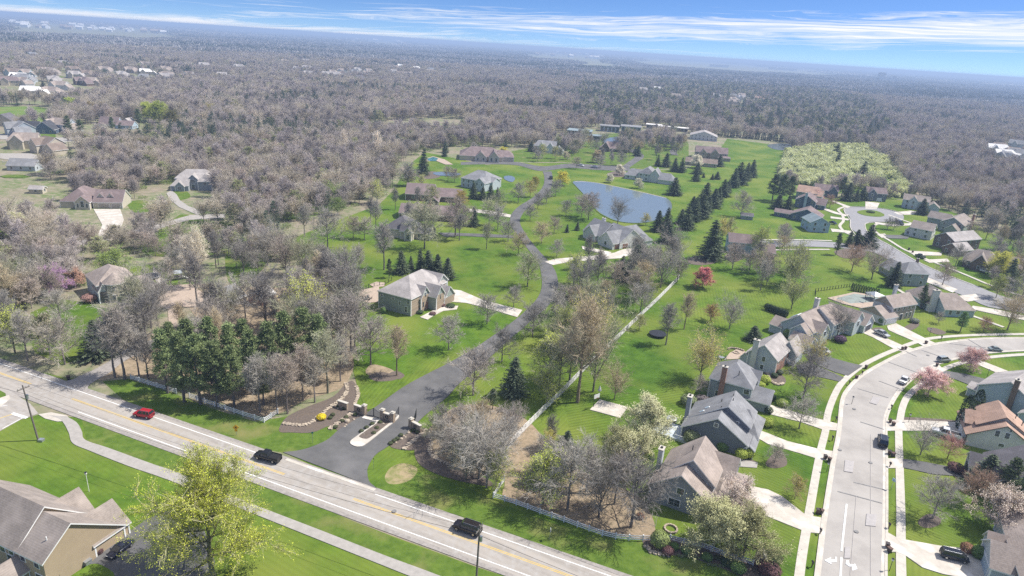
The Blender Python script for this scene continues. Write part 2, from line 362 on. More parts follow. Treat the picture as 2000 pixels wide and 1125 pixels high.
sheet('lawn', [(1040, 380), (1130, 370), (1150, 420), (1110, 460), (1200, 505), (1090, 505), (1040, 460), (1030, 425)], Z(), M['lawn_c'], smooth=4)
sheet('lawn', [(1400, 350), (1430, 310), (1520, 290), (1540, 300), (1490, 350), (1420, 400), (1370, 430), (1330, 460), (1290, 440), (1330, 400)], Z(), M['lawn_d'], smooth=3)
sheet('verge_grass', [(0, 703), (60, 722), (130, 738), (170, 740), (140, 752), (100, 748), (40, 728), (0, 716)], Z(), M['verge'])
sheet('verge_grass', [(200, 745), (250, 740), (330, 765), (420, 800), (500, 824), (550, 815), (640, 800), (672, 838), (640, 862), (560, 886), (500, 874), (350, 822), (240, 780)], Z(), M['verge'])
sheet('verge_grass', [(240, 846), (160, 818), (170, 866), (213, 877), (301, 910), (346, 925), (500, 990), (625, 1038), (750, 1087), (900, 1145), (1100, 1200), (1000, 1130), (883, 1092), (750, 1043), (575, 970)], Z(), M['verge'])
sheet('verge_grass', [(733, 955), (750, 925), (800, 920), (850, 930), (930, 960), (965, 978), (1100, 1030), (1255, 1055), (1350, 1085), (1440, 1110), (1500, 1160), (1300, 1150), (1225, 1122), (1000, 1048)], Z(), M['verge'])
sheet('thatch_patch', [(752, 930), (765, 912), (790, 905), (815, 915), (805, 935), (780, 945), (758, 944)], Z(), M['thatch'], smooth=4)
sheet('meadow', [(-200, 235), (-200, 208), (0, 209), (70, 208), (118, 220), (110, 240), (60, 238), (0, 228)], Z(), M['field'], smooth=2)
sheet('meadow', [(215, 218), (260, 221), (262, 226), (212, 224)], Z(), M['field'])
sheet('meadow', [(50, 127), (68, 127), (66, 138), (48, 138)], Z(), M['lawn_d'])
sheet('meadow', [(60, 262), (108, 262), (110, 272), (64, 274)], Z(), M['lawn_d'])
for q in ([(0, 425), (50, 470), (30, 500), (0, 495)], [(225, 352), (245, 360), (240, 380), (222, 375)], [(250, 395), (285, 392), (300, 410), (262, 415)], [(330, 375), (360, 372), (372, 385), (340, 392)],
          [(350, 420), (400, 430), (460, 440), (520, 470), (470, 490), (380, 500), (300, 500), (280, 480)], [(450, 490), (520, 500), (500, 540), (455, 560), (440, 520)], [(560, 360), (620, 380), (650, 410), (560, 430), (540, 400)],
          [(85, 280), (120, 275), (125, 290), (90, 295)], [(10, 470), (60, 480), (100, 500), (60, 530), (0, 520)], [(180, 262), (205, 262), (205, 270), (185, 272)], [(340, 237), (375, 238), (372, 244), (340, 243)]):
    sheet('lawn', q, Z(), M['verge'], smooth=3)
for m_, q in (('lawn_f', [(1450, 905), (1500, 870), (1560, 888), (1592, 900), (1578, 998), (1530, 965), (1470, 945)]), ('lawn_e', [(1512, 815), (1560, 828), (1602, 842), (1594, 873), (1537, 858), (1500, 842)]), ('lawn_f', [(1545, 750), (1600, 742), (1632, 752), (1612, 800), (1610, 818), (1545, 798)]),
              ('lawn_e', [(1615, 668), (1680, 662), (1735, 685), (1700, 700), (1682, 712), (1640, 695)]), ('lawn_e', [(1766, 848), (1810, 846), (1872, 856), (1880, 895), (1860, 905), (1766, 893)]), ('lawn_f', [(1766, 920), (1822, 933), (1880, 945), (1890, 1040), (1870, 1064), (1768, 1048)]),
              ('lawn_e', [(1778, 816), (1790, 780), (1815, 752), (1860, 745), (1888, 758), (1880, 815)]), ('lawn_f', [(1500, 1020), (1560, 1042), (1560, 1125), (1540, 1140), (1470, 1080)]), ('lawn_f', [(1840, 652), (1960, 640), (1990, 648), (1900, 652), (1840, 658)]), ('lawn_e', [(1700, 795), (1700, 796), (1701, 796)]),
              ('lawn_e', [(1390, 560), (1500, 570), (1590, 570), (1530, 610), (1400, 640), (1330, 620)]), ('lawn_f', [(1240, 660), (1330, 680), (1370, 730), (1240, 770), (1190, 740)]), ('lawn_e', [(690, 700), (760, 745), (860, 700), (900, 690), (760, 775), (715, 800)])):
    if len(q) > 3: sheet('lawn', q, Z(), M[m_], smooth=3)
sheet('lawn', [(1000, 316), (1000, 296), (1050, 285), (1100, 268), (1180, 262), (1260, 258), (1335, 262), (1345, 282), (1345, 305), (1335, 328), (1200, 334), (1110, 317)], Z(), M['verge'])
# leaf litter and planting beds
for q in ([(190, 742), (250, 735), (330, 745), (430, 785), (500, 812), (545, 808), (600, 780), (670, 755), (690, 700), (640, 650), (500, 640), (330, 650), (260, 660), (230, 700)],
          [(715, 722), (730, 712), (765, 722), (770, 733), (740, 738), (718, 732)],
          [(840, 835), (880, 800), (930, 790), (990, 800), (1040, 830), (1100, 900), (1230, 960), (1265, 990), (1275, 1050), (1180, 1040), (1060, 1000), (985, 975), (985, 940), (950, 930), (850, 920), (815, 900), (812, 870)],
          [(360, 560), (480, 560), (640, 570), (680, 600), (640, 650), (480, 650), (400, 640)]):
    sheet('leaf_litter', q, Z(), M['litter'], smooth=4)
BED = 'planting_bed'
for q in ([(545, 842), (560, 815), (600, 795), (650, 775), (675, 750), (690, 745), (700, 768), (690, 790), (712, 806), (722, 808), (700, 822), (665, 842), (645, 832), (610, 845), (570, 845)],
          [(762, 872), (790, 850), (812, 842), (830, 838), (845, 860), (815, 875), (800, 880)],
          [(812, 870), (835, 858), (860, 900), (950, 935), (955, 950), (880, 935), (830, 915), (812, 895)],
          [(1258, 1055), (1300, 1050), (1360, 1058), (1470, 1098), (1520, 1120), (1500, 1150), (1430, 1118), (1350, 1090), (1290, 1082), (1262, 1068)],
          [(720, 735), (745, 727), (775, 735), (770, 743), (735, 745)], [(760, 730), (775, 725), (790, 733), (780, 741), (763, 738)],
          [(1795, 1015), (1815, 1004), (1835, 1012), (1835, 1025), (1812, 1032), (1795, 1026)],
          [(1490, 720), (1500, 715), (1530, 735), (1534, 748), (1518, 752), (1498, 742)],
          [(1440, 900), (1465, 898), (1480, 905), (1465, 912), (1445, 910)], [(1762, 815), (1870, 822), (1865, 830), (1765, 823)], [(1495, 905), (1520, 880), (1535, 895), (1535, 910), (1510, 915)],
          [(1812, 640), (1830, 642), (1848, 650), (1835, 654), (1815, 648)], [(1188, 338), (1215, 334), (1230, 342), (1210, 346), (1190, 344)], [(820, 338), (850, 335), (860, 345), (835, 350), (815, 345)],
          [(1350, 503), (1390, 498), (1400, 512), (1370, 518), (1345, 514)], [(1700, 645), (1720, 640), (1735, 655), (1715, 660)], [(1765, 640), (1790, 628), (1795, 636), (1778, 646)],
          [(1630, 490), (1680, 485), (1690, 500), (1650, 505)], [(1415, 500), (1440, 490), (1450, 505), (1430, 512)]):
    sheet(BED, q, Z(), M['mulch'], smooth=4)
# retaining stone edging as low stone walls
def stone_wall(pts, h=.35, w_=.7, label=None):
    P = resample(catmull([G(*p) for p in pts], 5), .7); n = normals(P); rnd = random.Random(len(pts) * 7 + int(pts[0][0])); mb = MB()
    for (x, y), (nx, ny) in zip(P, n):
        for s in (-.3, .3):
            a = rnd.uniform(.22, .38); T = Matrix.Translation((x + nx * s * w_ + rnd.uniform(-.1, .1), y + ny * s * w_, 0)) @ Matrix.Rotation(rnd.uniform(0, 3), 4, 'Z')
            mb.box(-a, -a * .8, 0, a, a * .8, h * rnd.uniform(.6, 1.1), 0, T)
    return tag(mb.build('stone_edging', M['rock']), label, 'stone edging')
stone_wall([(555, 828), (600, 830), (640, 800), (668, 780), (678, 762), (676, 750)], label='low pale stone edging curving round the planting bed left of the gate')
stone_wall([(645, 838), (668, 822), (692, 805)], label='straight low stone edging leading up to the wreathed left gate wall')
stone_wall([(790, 878), (812, 858), (835, 838)], label='low stone edging beside the planting bed right of the gate')
stone_wall([(845, 858), (840, 885), (870, 905), (930, 925)], .3, .5, 'curved stone edging under the grey thicket by the entrance')
stone_wall([(1262, 1068), (1275, 1080), (1310, 1086)], .3, .5, 'short curved stone edging below the round green bush by the white fence')
stone_wall([(1499, 728), (1505, 745), (1520, 752), (1533, 748)], .4, .4, 'half ring of stone edging at the corner of the brick fronted white house')
stone_wall([(692, 790), (700, 772), (696, 755)], .25, .4, 'thin stone edging along the lawn above the gate')

# ---------------------------------------------------------------- main road
def line(a, b): return [G(*a), G(*b)]
NE = [(0, 703), (125, 747), (225, 778), (350, 824), (550, 884), (640, 918), (750, 959), (875, 1012), (999, 1045), (1125, 1083), (1225, 1121)]
SE = [(0, 770), (75, 806), (243, 844), (498, 943), (575, 969), (750, 1042), (883, 1090)]
def fit(pts):
    P = np.array([G(*p) for p in pts]); c = P.mean(0); u = np.linalg.svd(P - c)[2][0]; u = u * np.sign(u[0]); return c, u
cN, uN = fit([(107, 750), (250, 800), (375, 837), (737, 965), (808, 998), (999, 1056), (1195, 1125)])
cS, uS = fit([(260, 841), (376, 887), (527, 941), (660, 993), (750, 1022), (926, 1086), (1000, 1114)])
u = (uN + uS) / 2; u /= np.linalg.norm(u); nrm = np.array([-u[1], u[0]])
oN = float((cN - cS) @ nrm)
def on(px, off): # point on the road axis nearest to a pixel, offset from the south line
    p = np.array(G(*px)); s = float((p - cS) @ u); q = cS + u * s + nrm * off; return (float(q[0]), float(q[1])), s
def run(s0, s1, off): return [tuple(map(float, cS + u * s0 + nrm * off)), tuple(map(float, cS + u * s1 + nrm * off))]
ROADS = []
sL, sR = -420., 330.
P = run(sL, sR, oN / 2)
strip('road_shoulder', P, oN + 3.4, Z(), M['gravel'])
strip('main_road', P, oN + 1.7, Z(), M['road'])
s_ = lambda px: on(px, 0)[1]
wl = .16
z = Z()
def mark(s0, s1, off, w_, m): return strip('road_marking', run(s0, s1, off), w_, z, M[m])
mark(sL, s_((557, 888)), oN, wl, 'paintw'); mark(s_((737, 962)), sR, oN, wl, 'paintw')
mark(s_((152, 805)), sR, 0, wl, 'paintw'); mark(sL, s_((-60, 745)), 0, wl, 'paintw')
yo = oN * .50
for a, b in ((sL, s_((57, 752))), (s_((142, 779)), s_((560, 924))), (s_((690, 975)), sR)):
    for d in (-.16, .16): mark(a, b, yo + d, .13, 'painty')
_sr = []
# side road on the left
sheet('side_road', [(-500, 905), (-500, 800), (-100, 760), (10, 757), (60, 790), (75, 808), (40, 820), (8, 838), (-120, 905)], Z(), M['road'])
sheet('verge_grass', [(-60, 772), (0, 763), (11, 769), (12, 774), (0, 779), (-60, 800)], Z(), M['verge'])
strip('road_marking', line((24, 808), (53, 817)), .7, Z(), M['paintw'])
strip('road_marking', line((-60, 838), (26, 809)), .2, Z(), M['painty'])
strip('road_marking', line((-60, 805), (15, 792)), .15, Z(), M['paintw'])
strip('road_marking', line((5, 838), (48, 815)), .15, Z(), M['paintw'])
sheet('concrete_ramp', [(75, 810), (100, 806), (130, 812), (140, 822), (112, 824), (88, 818)], Z(), M['concrete'])
sheet('concrete_ramp', [(-40, 778), (0, 778), (18, 772), (20, 780), (0, 796), (-40, 800)], Z(), M['concrete'])
band2('path', [(96, 812), (120, 822), (134, 845), (142, 866), (175, 881), (251, 911), (326, 937), (426, 976), (500, 1006), (625, 1056), (750, 1106), (860, 1150), (1010, 1210)],
      [(130, 814), (150, 826), (160, 843), (167, 860), (213, 876), (301, 908), (346, 923), (440, 963), (500, 988), (625, 1036), (750, 1085), (863, 1127), (1060, 1205)], Z(), M['path'])
# gravel lane left of the pines, and the gate drive
band2('gravel_lane', [(112, 748), (140, 742), (160, 733), (185, 722), (215, 705), (250, 680), (330, 655), (400, 640)], [(175, 770), (172, 756), (185, 745), (215, 728), (240, 708), (275, 690), (345, 668), (405, 655)], Z(), M['gravel'])
E1 = [(553, 884), (585, 880), (612, 872), (640, 859), (662, 840), (690, 823), (712, 809), (737, 793), (795, 752), (875, 710), (925, 682), (950, 665), (997, 632), (1027, 607), (1050, 582), (1058, 560), (1057, 535), (1050, 512),
      (1028, 483), (1008, 455), (996, 437), (1000, 417), (1015, 402), (1035, 390), (1052, 376), (1062, 360), (1063, 345), (1060, 335)]
E2 = [(737, 955), (722, 942), (718, 928), (719, 912), (733, 889), (752, 876), (775, 860), (800, 842), (822, 819), (837, 806), (875, 774), (900, 747), (955, 700), (1002, 657), (1020, 643), (1040, 624), (1063, 605), (1080, 585), (1090, 560), (1086, 533),
      (1075, 515), (1062, 500), (1050, 487), (1032, 465), (1018, 442), (1016, 428), (1027, 410), (1047, 395), (1068, 380), (1078, 362), (1079, 345), (1077, 335)]
A = [G(*p) for p in E1]; B = [G(*p) for p in E2]
sheet('private_road', catmull(A, 6) + catmull(B, 6)[::-1], Z(), M['drive'], px=False)
mid = [((a[0] + b[0]) / 2, (a[1] + b[1]) / 2) for a, b in zip([A[i] for i in range(6, 24)], [B[int(i * (len(B) - 1) / (len(A) - 1))] for i in range(6, 24)])]
strip('apron_seam', run(s_((565, 893)), s_((733, 957)), oN + 1.0), .7, Z(), M['concrete'])
band2('private_road_upper', [(900, 322), (960, 321), (1010, 323), (1055, 334), (1110, 328), (1165, 332), (1230, 334)], [(900, 317), (960, 315), (1010, 317), (1060, 325), (1110, 320), (1160, 322), (1230, 326)], Z(), M['drive'])
band2('private_road_upper', [(1212, 328), (1225, 318), (1240, 305), (1225, 292)], [(1228, 328), (1243, 318), (1258, 305), (1240, 292)], Z(), M['drive'])
band2('private_road_upper', [(1312, 303), (1308, 295), (1320, 285)], [(1325, 304), (1322, 296), (1332, 286)], Z(), M['drive'])
# entrance island
IS = [(684, 864), (690, 872), (702, 874), (716, 868), (745, 845), (778, 818), (772, 810), (746, 813), (735, 826), (703, 849)]
isl = MB(); isl.prism(catmull([G(*p) for p in IS], 4, True), 0, .15 + _z[0])
tag(isl.build('entrance_island', M['concrete']), kind='structure')
zz = .16 + _z[0]
sheet(BED, [(704, 851), (703, 856), (712, 859), (722, 857), (745, 840), (772, 818), (768, 812), (748, 816), (737, 828)], zz, M['mulch'], smooth=3)

# ---------------------------------------------------------------- right-hand street
SLp = [(1594, 1125), (1608, 1013), (1625, 906), (1637, 843), (1643, 785), (1655, 760), (1680, 735), (1712, 715), (1755, 693), (1787, 682), (1825, 672), (1875, 665), (1925, 661), (1997, 660), (2060, 662), (2130, 668)]
SRp = [(1729, 1125), (1731, 993), (1731, 900), (1730, 840), (1732, 815), (1741, 792), (1756, 767), (1776, 746), (1800, 727), (1834, 711), (1875, 700), (1925, 691), (1997, 686), (2060, 687), (2140, 692)]
SL = catmull([G(*p) for p in [(1575, 1290)] + SLp], 5); SRr = catmull([G(*p) for p in [(1732, 1290)] + SRp], 5)
sheet('street', SL + SRr[::-1], Z(), M['street'], px=False)
zk = _z[0]
strip('kerb', SL, .45, 0, M['walk'], off=.1, h=.07 + zk); strip('kerb', SRr, .45, 0, M['walk'], off=-.1, h=.07 + zk)
strip('gutter', SL, .55, Z(), M['concrete'], off=-.38); strip('gutter', SRr, .55, _z[0], M['concrete'], off=.38)
WL = catmull([G(*p) for p in [(1545, 1290), (1561, 1125), (1575, 1033), (1600, 893), (1612, 843), (1617, 808), (1630, 772), (1647, 745), (1680, 717), (1717, 697), (1755, 681), (1790, 668), (1828, 660), (1900, 655), (1997, 653), (2080, 654), (2140, 658)]], 5)
WR = catmull([G(*p) for p in [(1770, 1290), (1760, 1125), (1759, 993), (1755, 843), (1757, 825), (1763, 795), (1775, 772), (1804, 747), (1840, 723), (1878, 709), (1927, 699), (1997, 693), (2060, 692), (2140, 697)]], 5)
strip('sidewalk', WL, 1.55, Z(), M['walk']); strip('sidewalk', WR, 1.55, _z[0], M['walk'])
DRV = 'driveway'
for m_, q in (('concrete', [(1466, 950), (1500, 957), (1527, 970), (1574, 1007), (1611, 1013), (1607, 1043), (1583, 1041), (1565, 1036), (1500, 1010), (1470, 998)]),
             ('concrete', [(1480, 840), (1500, 847), (1537, 862), (1596, 877), (1628, 882), (1624, 901), (1594, 896), (1562, 886), (1500, 868), (1478, 855)]),
             ('concrete', [(1500, 790), (1540, 802), (1611, 822), (1639, 829), (1637, 842), (1605, 839), (1565, 825), (1505, 810)]),
             ('drive', [(1592, 694), (1620, 698), (1655, 708), (1685, 715), (1656, 735), (1630, 727), (1600, 715), (1590, 705)]),
             ('drive', [(1555, 715), (1580, 708), (1612, 722), (1648, 738), (1640, 746), (1602, 737), (1560, 728)]),
             ('concrete', [(1686, 645), (1700, 643), (1718, 655), (1760, 674), (1788, 683), (1768, 690), (1742, 680), (1706, 660), (1688, 652)]),
             ('concrete', [(1732, 637), (1750, 632), (1812, 664), (1830, 672), (1806, 678), (1788, 668), (1750, 652), (1735, 645)]),
             ('concrete', [(1878, 698), (1885, 701), (1922, 707), (1965, 724), (1990, 735), (1960, 738), (1947, 729), (1908, 712), (1880, 703)]),
             ('drive', [(1832, 730), (1848, 725), (1885, 731), (1925, 741), (1930, 760), (1905, 762), (1890, 751), (1862, 740)]),
             ('concrete', [(1732, 822), (1750, 821), (1800, 822), (1880, 826), (1900, 845), (1875, 850), (1810, 842), (1732, 842)]),
             ('concrete', [(1798, 719), (1832, 712), (1845, 724), (1833, 731), (1815, 740), (1800, 735)]),
             ('concrete', [(1731, 896), (1763, 897), (1763, 915), (1731, 915)]),
             ('drive', [(1763, 897), (1800, 902), (1863, 914), (1895, 922), (1893, 938), (1863, 930), (1823, 927), (1763, 914)]),
             ('concrete', [(1729, 1038), (1751, 1051), (1768, 1055), (1836, 1067), (1876, 1071), (1928, 1088), (1935, 1140), (1841, 1122), (1801, 1109), (1767, 1085), (1750, 1079), (1729, 1079)]),
             ('concrete', [(1064, 512), (1085, 506), (1120, 503), (1160, 500), (1200, 494), (1215, 488), (1245, 483), (1250, 487), (1235, 497), (1210, 505), (1160, 508), (1110, 512), (1080, 518)]),
             ('concrete', [(875, 565), (900, 568), (940, 585), (975, 595), (1020, 606), (1010, 620), (960, 605), (910, 592), (880, 590), (870, 580)]),
             ('drive', [(855, 455), (880, 455), (960, 458), (1000, 460), (1004, 465), (960, 464), (900, 461), (870, 463)]),
             ('concrete', [(915, 408), (960, 412), (998, 420), (996, 425), (950, 418), (915, 413)]),
             ('concrete', [(183, 409), (235, 409), (242, 430), (232, 455), (190, 462), (200, 440)]),
             ('path', [(-200, 525), (0, 497), (60, 487), (150, 470), (240, 455), (310, 438), (370, 421), (440, 418), (440, 426), (370, 430), (310, 447), (240, 465), (150, 480), (60, 497), (0, 510), (-200, 540)]),
             ('path', [(335, 372), (345, 380), (352, 392), (368, 403), (400, 414), (385, 420), (350, 405), (332, 390), (325, 378)]),
             ('patio', [(270, 570), (300, 560), (370, 556), (400, 575), (405, 600), (350, 600), (345, 640), (330, 640), (328, 605), (290, 590)]),
             ('patio', [(690, 575), (700, 568), (740, 560), (745, 590), (720, 592), (692, 584)]), ('patio', [(722, 556), (735, 551), (752, 553), (750, 560), (730, 562)]),
             ('concrete', [(820, 620), (850, 605), (870, 598), (895, 598), (892, 605), (865, 608), (845, 618), (835, 625)]),
             ('concrete', [(1136, 481), (1150, 484), (1194, 493), (1190, 498), (1160, 492), (1138, 487)]),
             ('concrete', [(1152, 801), (1171, 781), (1226, 796), (1211, 817)]),
             ('patio', [(1425, 690), (1440, 682), (1462, 690), (1440, 702), (1415, 703)]), ('path', [(1435, 895), (1480, 905), (1478, 915), (1440, 912)]),
             ('path', [(0, 262), (100, 270), (190, 266), (260, 262), (262, 268), (190, 274), (100, 279), (0, 272)]), ('path', [(0, 300), (60, 300), (100, 312), (130, 320), (90, 322), (0, 310)]),
             ('concrete', [(230, 220), (256, 219), (256, 224), (230, 225)]), ('concrete', [(300, 520), (318, 545), (330, 560), (310, 556), (298, 540)])):
    sheet(DRV if m_ in ('concrete', 'drive') else 'paved_path', q, Z(), M[m_])
for q in (((1667, 943), (1725, 957)), ((1636, 961), (1722, 984)), ((1675, 760), (1735, 778)), ((1735, 708), (1795, 730)), ((1716, 745), (1759, 761)), ((1680, 825), (1727, 840)), ((1800, 685), (1845, 700)), ((1855, 672), (1925, 680)), ((1890, 663), (1930, 687)), ((1752, 680), (1790, 697))):
    strip('crack_seal', line(*q), .28, Z(), M['tar'])
for q in (((1660, 1125), (1672, 970)), ((1700, 1125), (1700, 850))): strip('paving_joint', line(*q), .07, Z(), M['patch'])
strip('road_marking', line((1653, 986), (1643, 1078)), .3, Z(), M['paintw']); strip('road_marking', line((1643, 1090), (1638, 1180)), .3, Z(), M['paintw'])
for q in ([(1610, 1096), (1623, 1090), (1621, 1095), (1630, 1095), (1631, 1089), (1634, 1090), (1634, 1099), (1622, 1100), (1624, 1104)], [(1653, 1096), (1651, 1103), (1658, 1108), (1664, 1108), (1664, 1116), (1674, 1113), (1669, 1102), (1667, 1105), (1658, 1103), (1657, 1096)]):
    sheet('road_marking', q, Z(), M['paintw'])
# ---------------------------------------------------------------- the cul-de-sac beyond
cds = [(1440, 475), (1500, 471), (1570, 471), (1630, 474), (1700, 482), (1690, 478), (1700, 470), (1668, 452), (1661, 440), (1660, 425), (1650, 415), (1652, 407), (1675, 405), (1720, 408), (1745, 413), (1763, 420), (1763, 430), (1740, 433), (1700, 434), (1690, 440), (1694, 452),
       (1712, 465), (1740, 480), (1765, 495), (1800, 515), (1850, 537), (1900, 556), (1960, 580), (2100, 620), (2100, 640), (1990, 610), (1930, 600), (1890, 582), (1850, 565), (1790, 535), (1730, 505), (1700, 492), (1640, 485), (1560, 482), (1480, 484), (1440, 490)]
sheet('street', cds, Z(), M['culdesac'], smooth=3)
sheet('traffic_island', [(1674, 414), (1690, 411), (1712, 413), (1727, 420), (1720, 424), (1697, 423), (1680, 419)], .12 + _z[0], M['lawn_d'], smooth=4)
for q in ([(1630, 393), (1655, 402), (1662, 404), (1655, 407), (1640, 400), (1620, 392)], [(1600, 403), (1640, 417), (1658, 420), (1652, 423), (1630, 418), (1600, 407)], [(1622, 423), (1658, 428), (1657, 431), (1622, 427)],
          [(1622, 447), (1665, 452), (1668, 456), (1625, 453)], [(1690, 394), (1718, 397), (1712, 409), (1690, 408)], [(1745, 415), (1780, 412), (1800, 417), (1775, 420), (1755, 420)], [(1708, 434), (1740, 438), (1790, 436), (1775, 441), (1740, 442), (1710, 438)],
          [(1770, 490), (1840, 494), (1838, 500), (1785, 499)], [(1803, 508), (1850, 506), (1855, 512), (1815, 514)], [(1805, 540), (1835, 552), (1870, 566), (1860, 572), (1825, 558), (1800, 548)], [(1712, 458), (1728, 457), (1735, 463), (1722, 465)],
          [(1900, 598), (1950, 606), (2000, 618), (2000, 626), (1940, 614), (1895, 604)], [(1905, 575), (1860, 580), (1890, 590), (1915, 585)]):
    sheet(DRV, q, Z(), M['concrete'])
sheet(DRV, [(1724, 459), (1760, 460), (1776, 463), (1772, 467), (1735, 466)], Z(), M['drive'])
for q in ([(1650, 404), (1637, 410), (1645, 420), (1647, 432), (1640, 442), (1652, 455), (1672, 462)], [(1735, 420), (1790, 440)], [(1745, 442), (1715, 438), (1706, 444), (1712, 455), (1740, 472), (1770, 490), (1830, 515), (1880, 535), (1940, 560), (2000, 580)],
          [(1740, 558), (1800, 592), (1850, 600), (1900, 618), (1960, 640)], [(1480, 469), (1560, 469), (1625, 471)], [(1480, 490), (1550, 488), (1620, 488)]):
    strip('sidewalk', catmull([G(*p) for p in q], 4), 1.5, Z(), M['walk'])
for q in ([(1672, 462), (1661, 445), (1660, 430), (1650, 416), (1650, 407), (1672, 404), (1715, 407), (1745, 412), (1765, 420)], [(1740, 434), (1695, 436), (1690, 445), (1700, 460), (1740, 482), (1800, 517), (1900, 558)]):
    strip('kerb', catmull([G(*p) for p in q], 4), .4, 0, M['walk'], h=.12 + _z[0])

# ---------------------------------------------------------------- ponds
def waterm():
    m = bpy.data.materials.new('pond_water'); m.use_nodes = True; t = m.node_tree; p = t.nodes['Principled BSDF']
    p.inputs['Base Color'].default_value = (.15, .185, .20, 1); p.inputs['Roughness'].default_value = .14; p.inputs['IOR'].default_value = 1.38; p.inputs['Specular IOR Level'].default_value = .8
    n = t.nodes.new('ShaderNodeTexNoise'); n.inputs['Scale'].default_value = .55; n.inputs['Detail'].default_value = 4; b = t.nodes.new('ShaderNodeBump'); b.inputs['Strength'].default_value = .05; b.inputs['Distance'].default_value = .25
    c = t.nodes.new('ShaderNodeTexCoord'); t.links.new(c.outputs['Object'], n.inputs['Vector']); t.links.new(n.outputs[0], b.inputs['Height']); t.links.new(b.outputs[0], p.inputs['Normal']); return m
M['water'] = waterm()
pond = [(1119, 356), (1132, 354), (1160, 357), (1185, 362), (1215, 368), (1250, 376), (1280, 382), (1302, 388), (1312, 400), (1308, 415), (1290, 428), (1262, 435), (1232, 436), (1205, 432), (1185, 424), (1170, 415), (1158, 402), (1140, 380), (1126, 365)]
pz = Z()
sheet('pond_bank', [(x + (2 if x > 1215 else -2), y + (.3 if y > 395 else -1.3)) for x, y in pond], pz, M['verge'], smooth=4)
sheet('pond', pond, Z(), M['water'], smooth=5)
sheet('pond', [(985, 345), (998, 344), (1006, 349), (1000, 356), (986, 351)], Z(), M['water'], smooth=4)
sheet('pond', [(846, 338), (870, 336), (900, 340), (885, 344), (855, 343)], Z(), M['water'], smooth=4)
strip('pond_shore', catmull([G(*p) for p in [(1122, 355), (1160, 357), (1215, 367.5), (1260, 377.5), (1301, 387.5)]], 5), .9, Z(), M['rock'])
sheet('pond', [(1500, 283), (1530, 281), (1546, 284), (1545, 294), (1520, 293), (1505, 289)], Z(), M['water'], smooth=4)
sheet('pond', [(1178, 274), (1200, 268), (1225, 270), (1222, 280), (1190, 284)], Z(), M['water'], smooth=4)

sheet('sapling_ground', [(1545, 385), (1518, 345), (1535, 300), (1580, 288), (1690, 288), (1725, 310), (1770, 365), (1790, 388), (1740, 390), (1700, 378), (1600, 378)], Z(), M['field'])

for q in (((1650, 900), (1668, 903), (1665, 925), (1648, 922)), ((1692, 1005), (1712, 1007), (1710, 1030), (1690, 1028)), ((1705, 775), (1720, 779), (1712, 792), (1698, 788)), ((1650, 1070), (1660, 1070), (1660, 1092), (1648, 1092))):
    sheet('worn_patch', list(q), Z(), M['patch'])
for px, py in ((1668, 800), (1700, 905), (1672, 1040), (1640, 880), (770, 1000), (1812, 695)):
    c_ = G(px, py); sheet('manhole_cover', [(c_[0] + .42 * math.cos(k * .5236), c_[1] + .42 * math.sin(k * .5236)) for k in range(12)], Z(), M['tar'], px=False)

# ---------------------------------------------------------------- houses
def wing_roof(rm, wm, W, ov=.38):
    x0, y0, x1, y1, za, zb, zt, ax = W[:8]; h0 = W[8] if len(W) > 8 else 0; h1 = W[9] if len(W) > 9 else 0
    if ax == 'x': tr = lambda p: (p[1], p[0], p[2]); a0, a1, b0, b1 = y0, y1, x0, x1
    else: tr = lambda p: p; a0, a1, b0, b1 = x0, x1, y0, y1
    # canonical: ridge along b, eaves at a0 (height za) and a1 (zb)
    t0, t1 = zt - za, zt - zb; r = a0 + (a1 - a0) * t0 / (t0 + t1); p = (t0 + t1) / (a1 - a0)
    o0 = ov if not h0 else 0; o1 = ov if not h1 else 0
    eA, eB = za - ov * p, zb - ov * p
    rb0, rb1 = (b0 + h0 if h0 else b0 - ov), (b1 - h1 if h1 else b1 + ov)
    T = .24
    rm.slab([tr(q) for q in ((a0 - ov, b0 - ov, eA), (r, rb0, zt), (r, rb1, zt), (a0 - ov, b1 + ov, eA))], T)
    rm.slab([tr(q) for q in ((a1 + ov, b0 - ov, eB), (r, rb0, zt), (r, rb1, zt), (a1 + ov, b1 + ov, eB))], T)
    if h0: rm.slab([tr(q) for q in ((a0 - ov, b0 - ov, eA), (a1 + ov, b0 - ov, eB), (r, rb0, zt))], T)
    if h1: rm.slab([tr(q) for q in ((a0 - ov, b1 + ov, eA), (a1 + ov, b1 + ov, eB), (r, rb1, zt))], T)
    # walls
    d = .2
    for bb, hh in ((b0, h0), (b1, h1)):
        if hh:
            zm = min(za, zb); q = [(a0, bb, -.4), (a1, bb, -.4), (a1, bb, zm - d), (a0, bb, zm - d)]
        else: q = [(a0, bb, -.4), (a1, bb, -.4), (a1, bb, zb - d), (r, bb, zt - d), (a0, bb, za - d)]
        wm.poly([tr(k) for k in q])
    for aa, zz_ in ((a0, za), (a1, zb)): wm.poly([tr(k) for k in ((aa, b0, -.4), (aa, b1, -.4), (aa, b1, zz_ - d), (aa, b0, zz_ - d))])
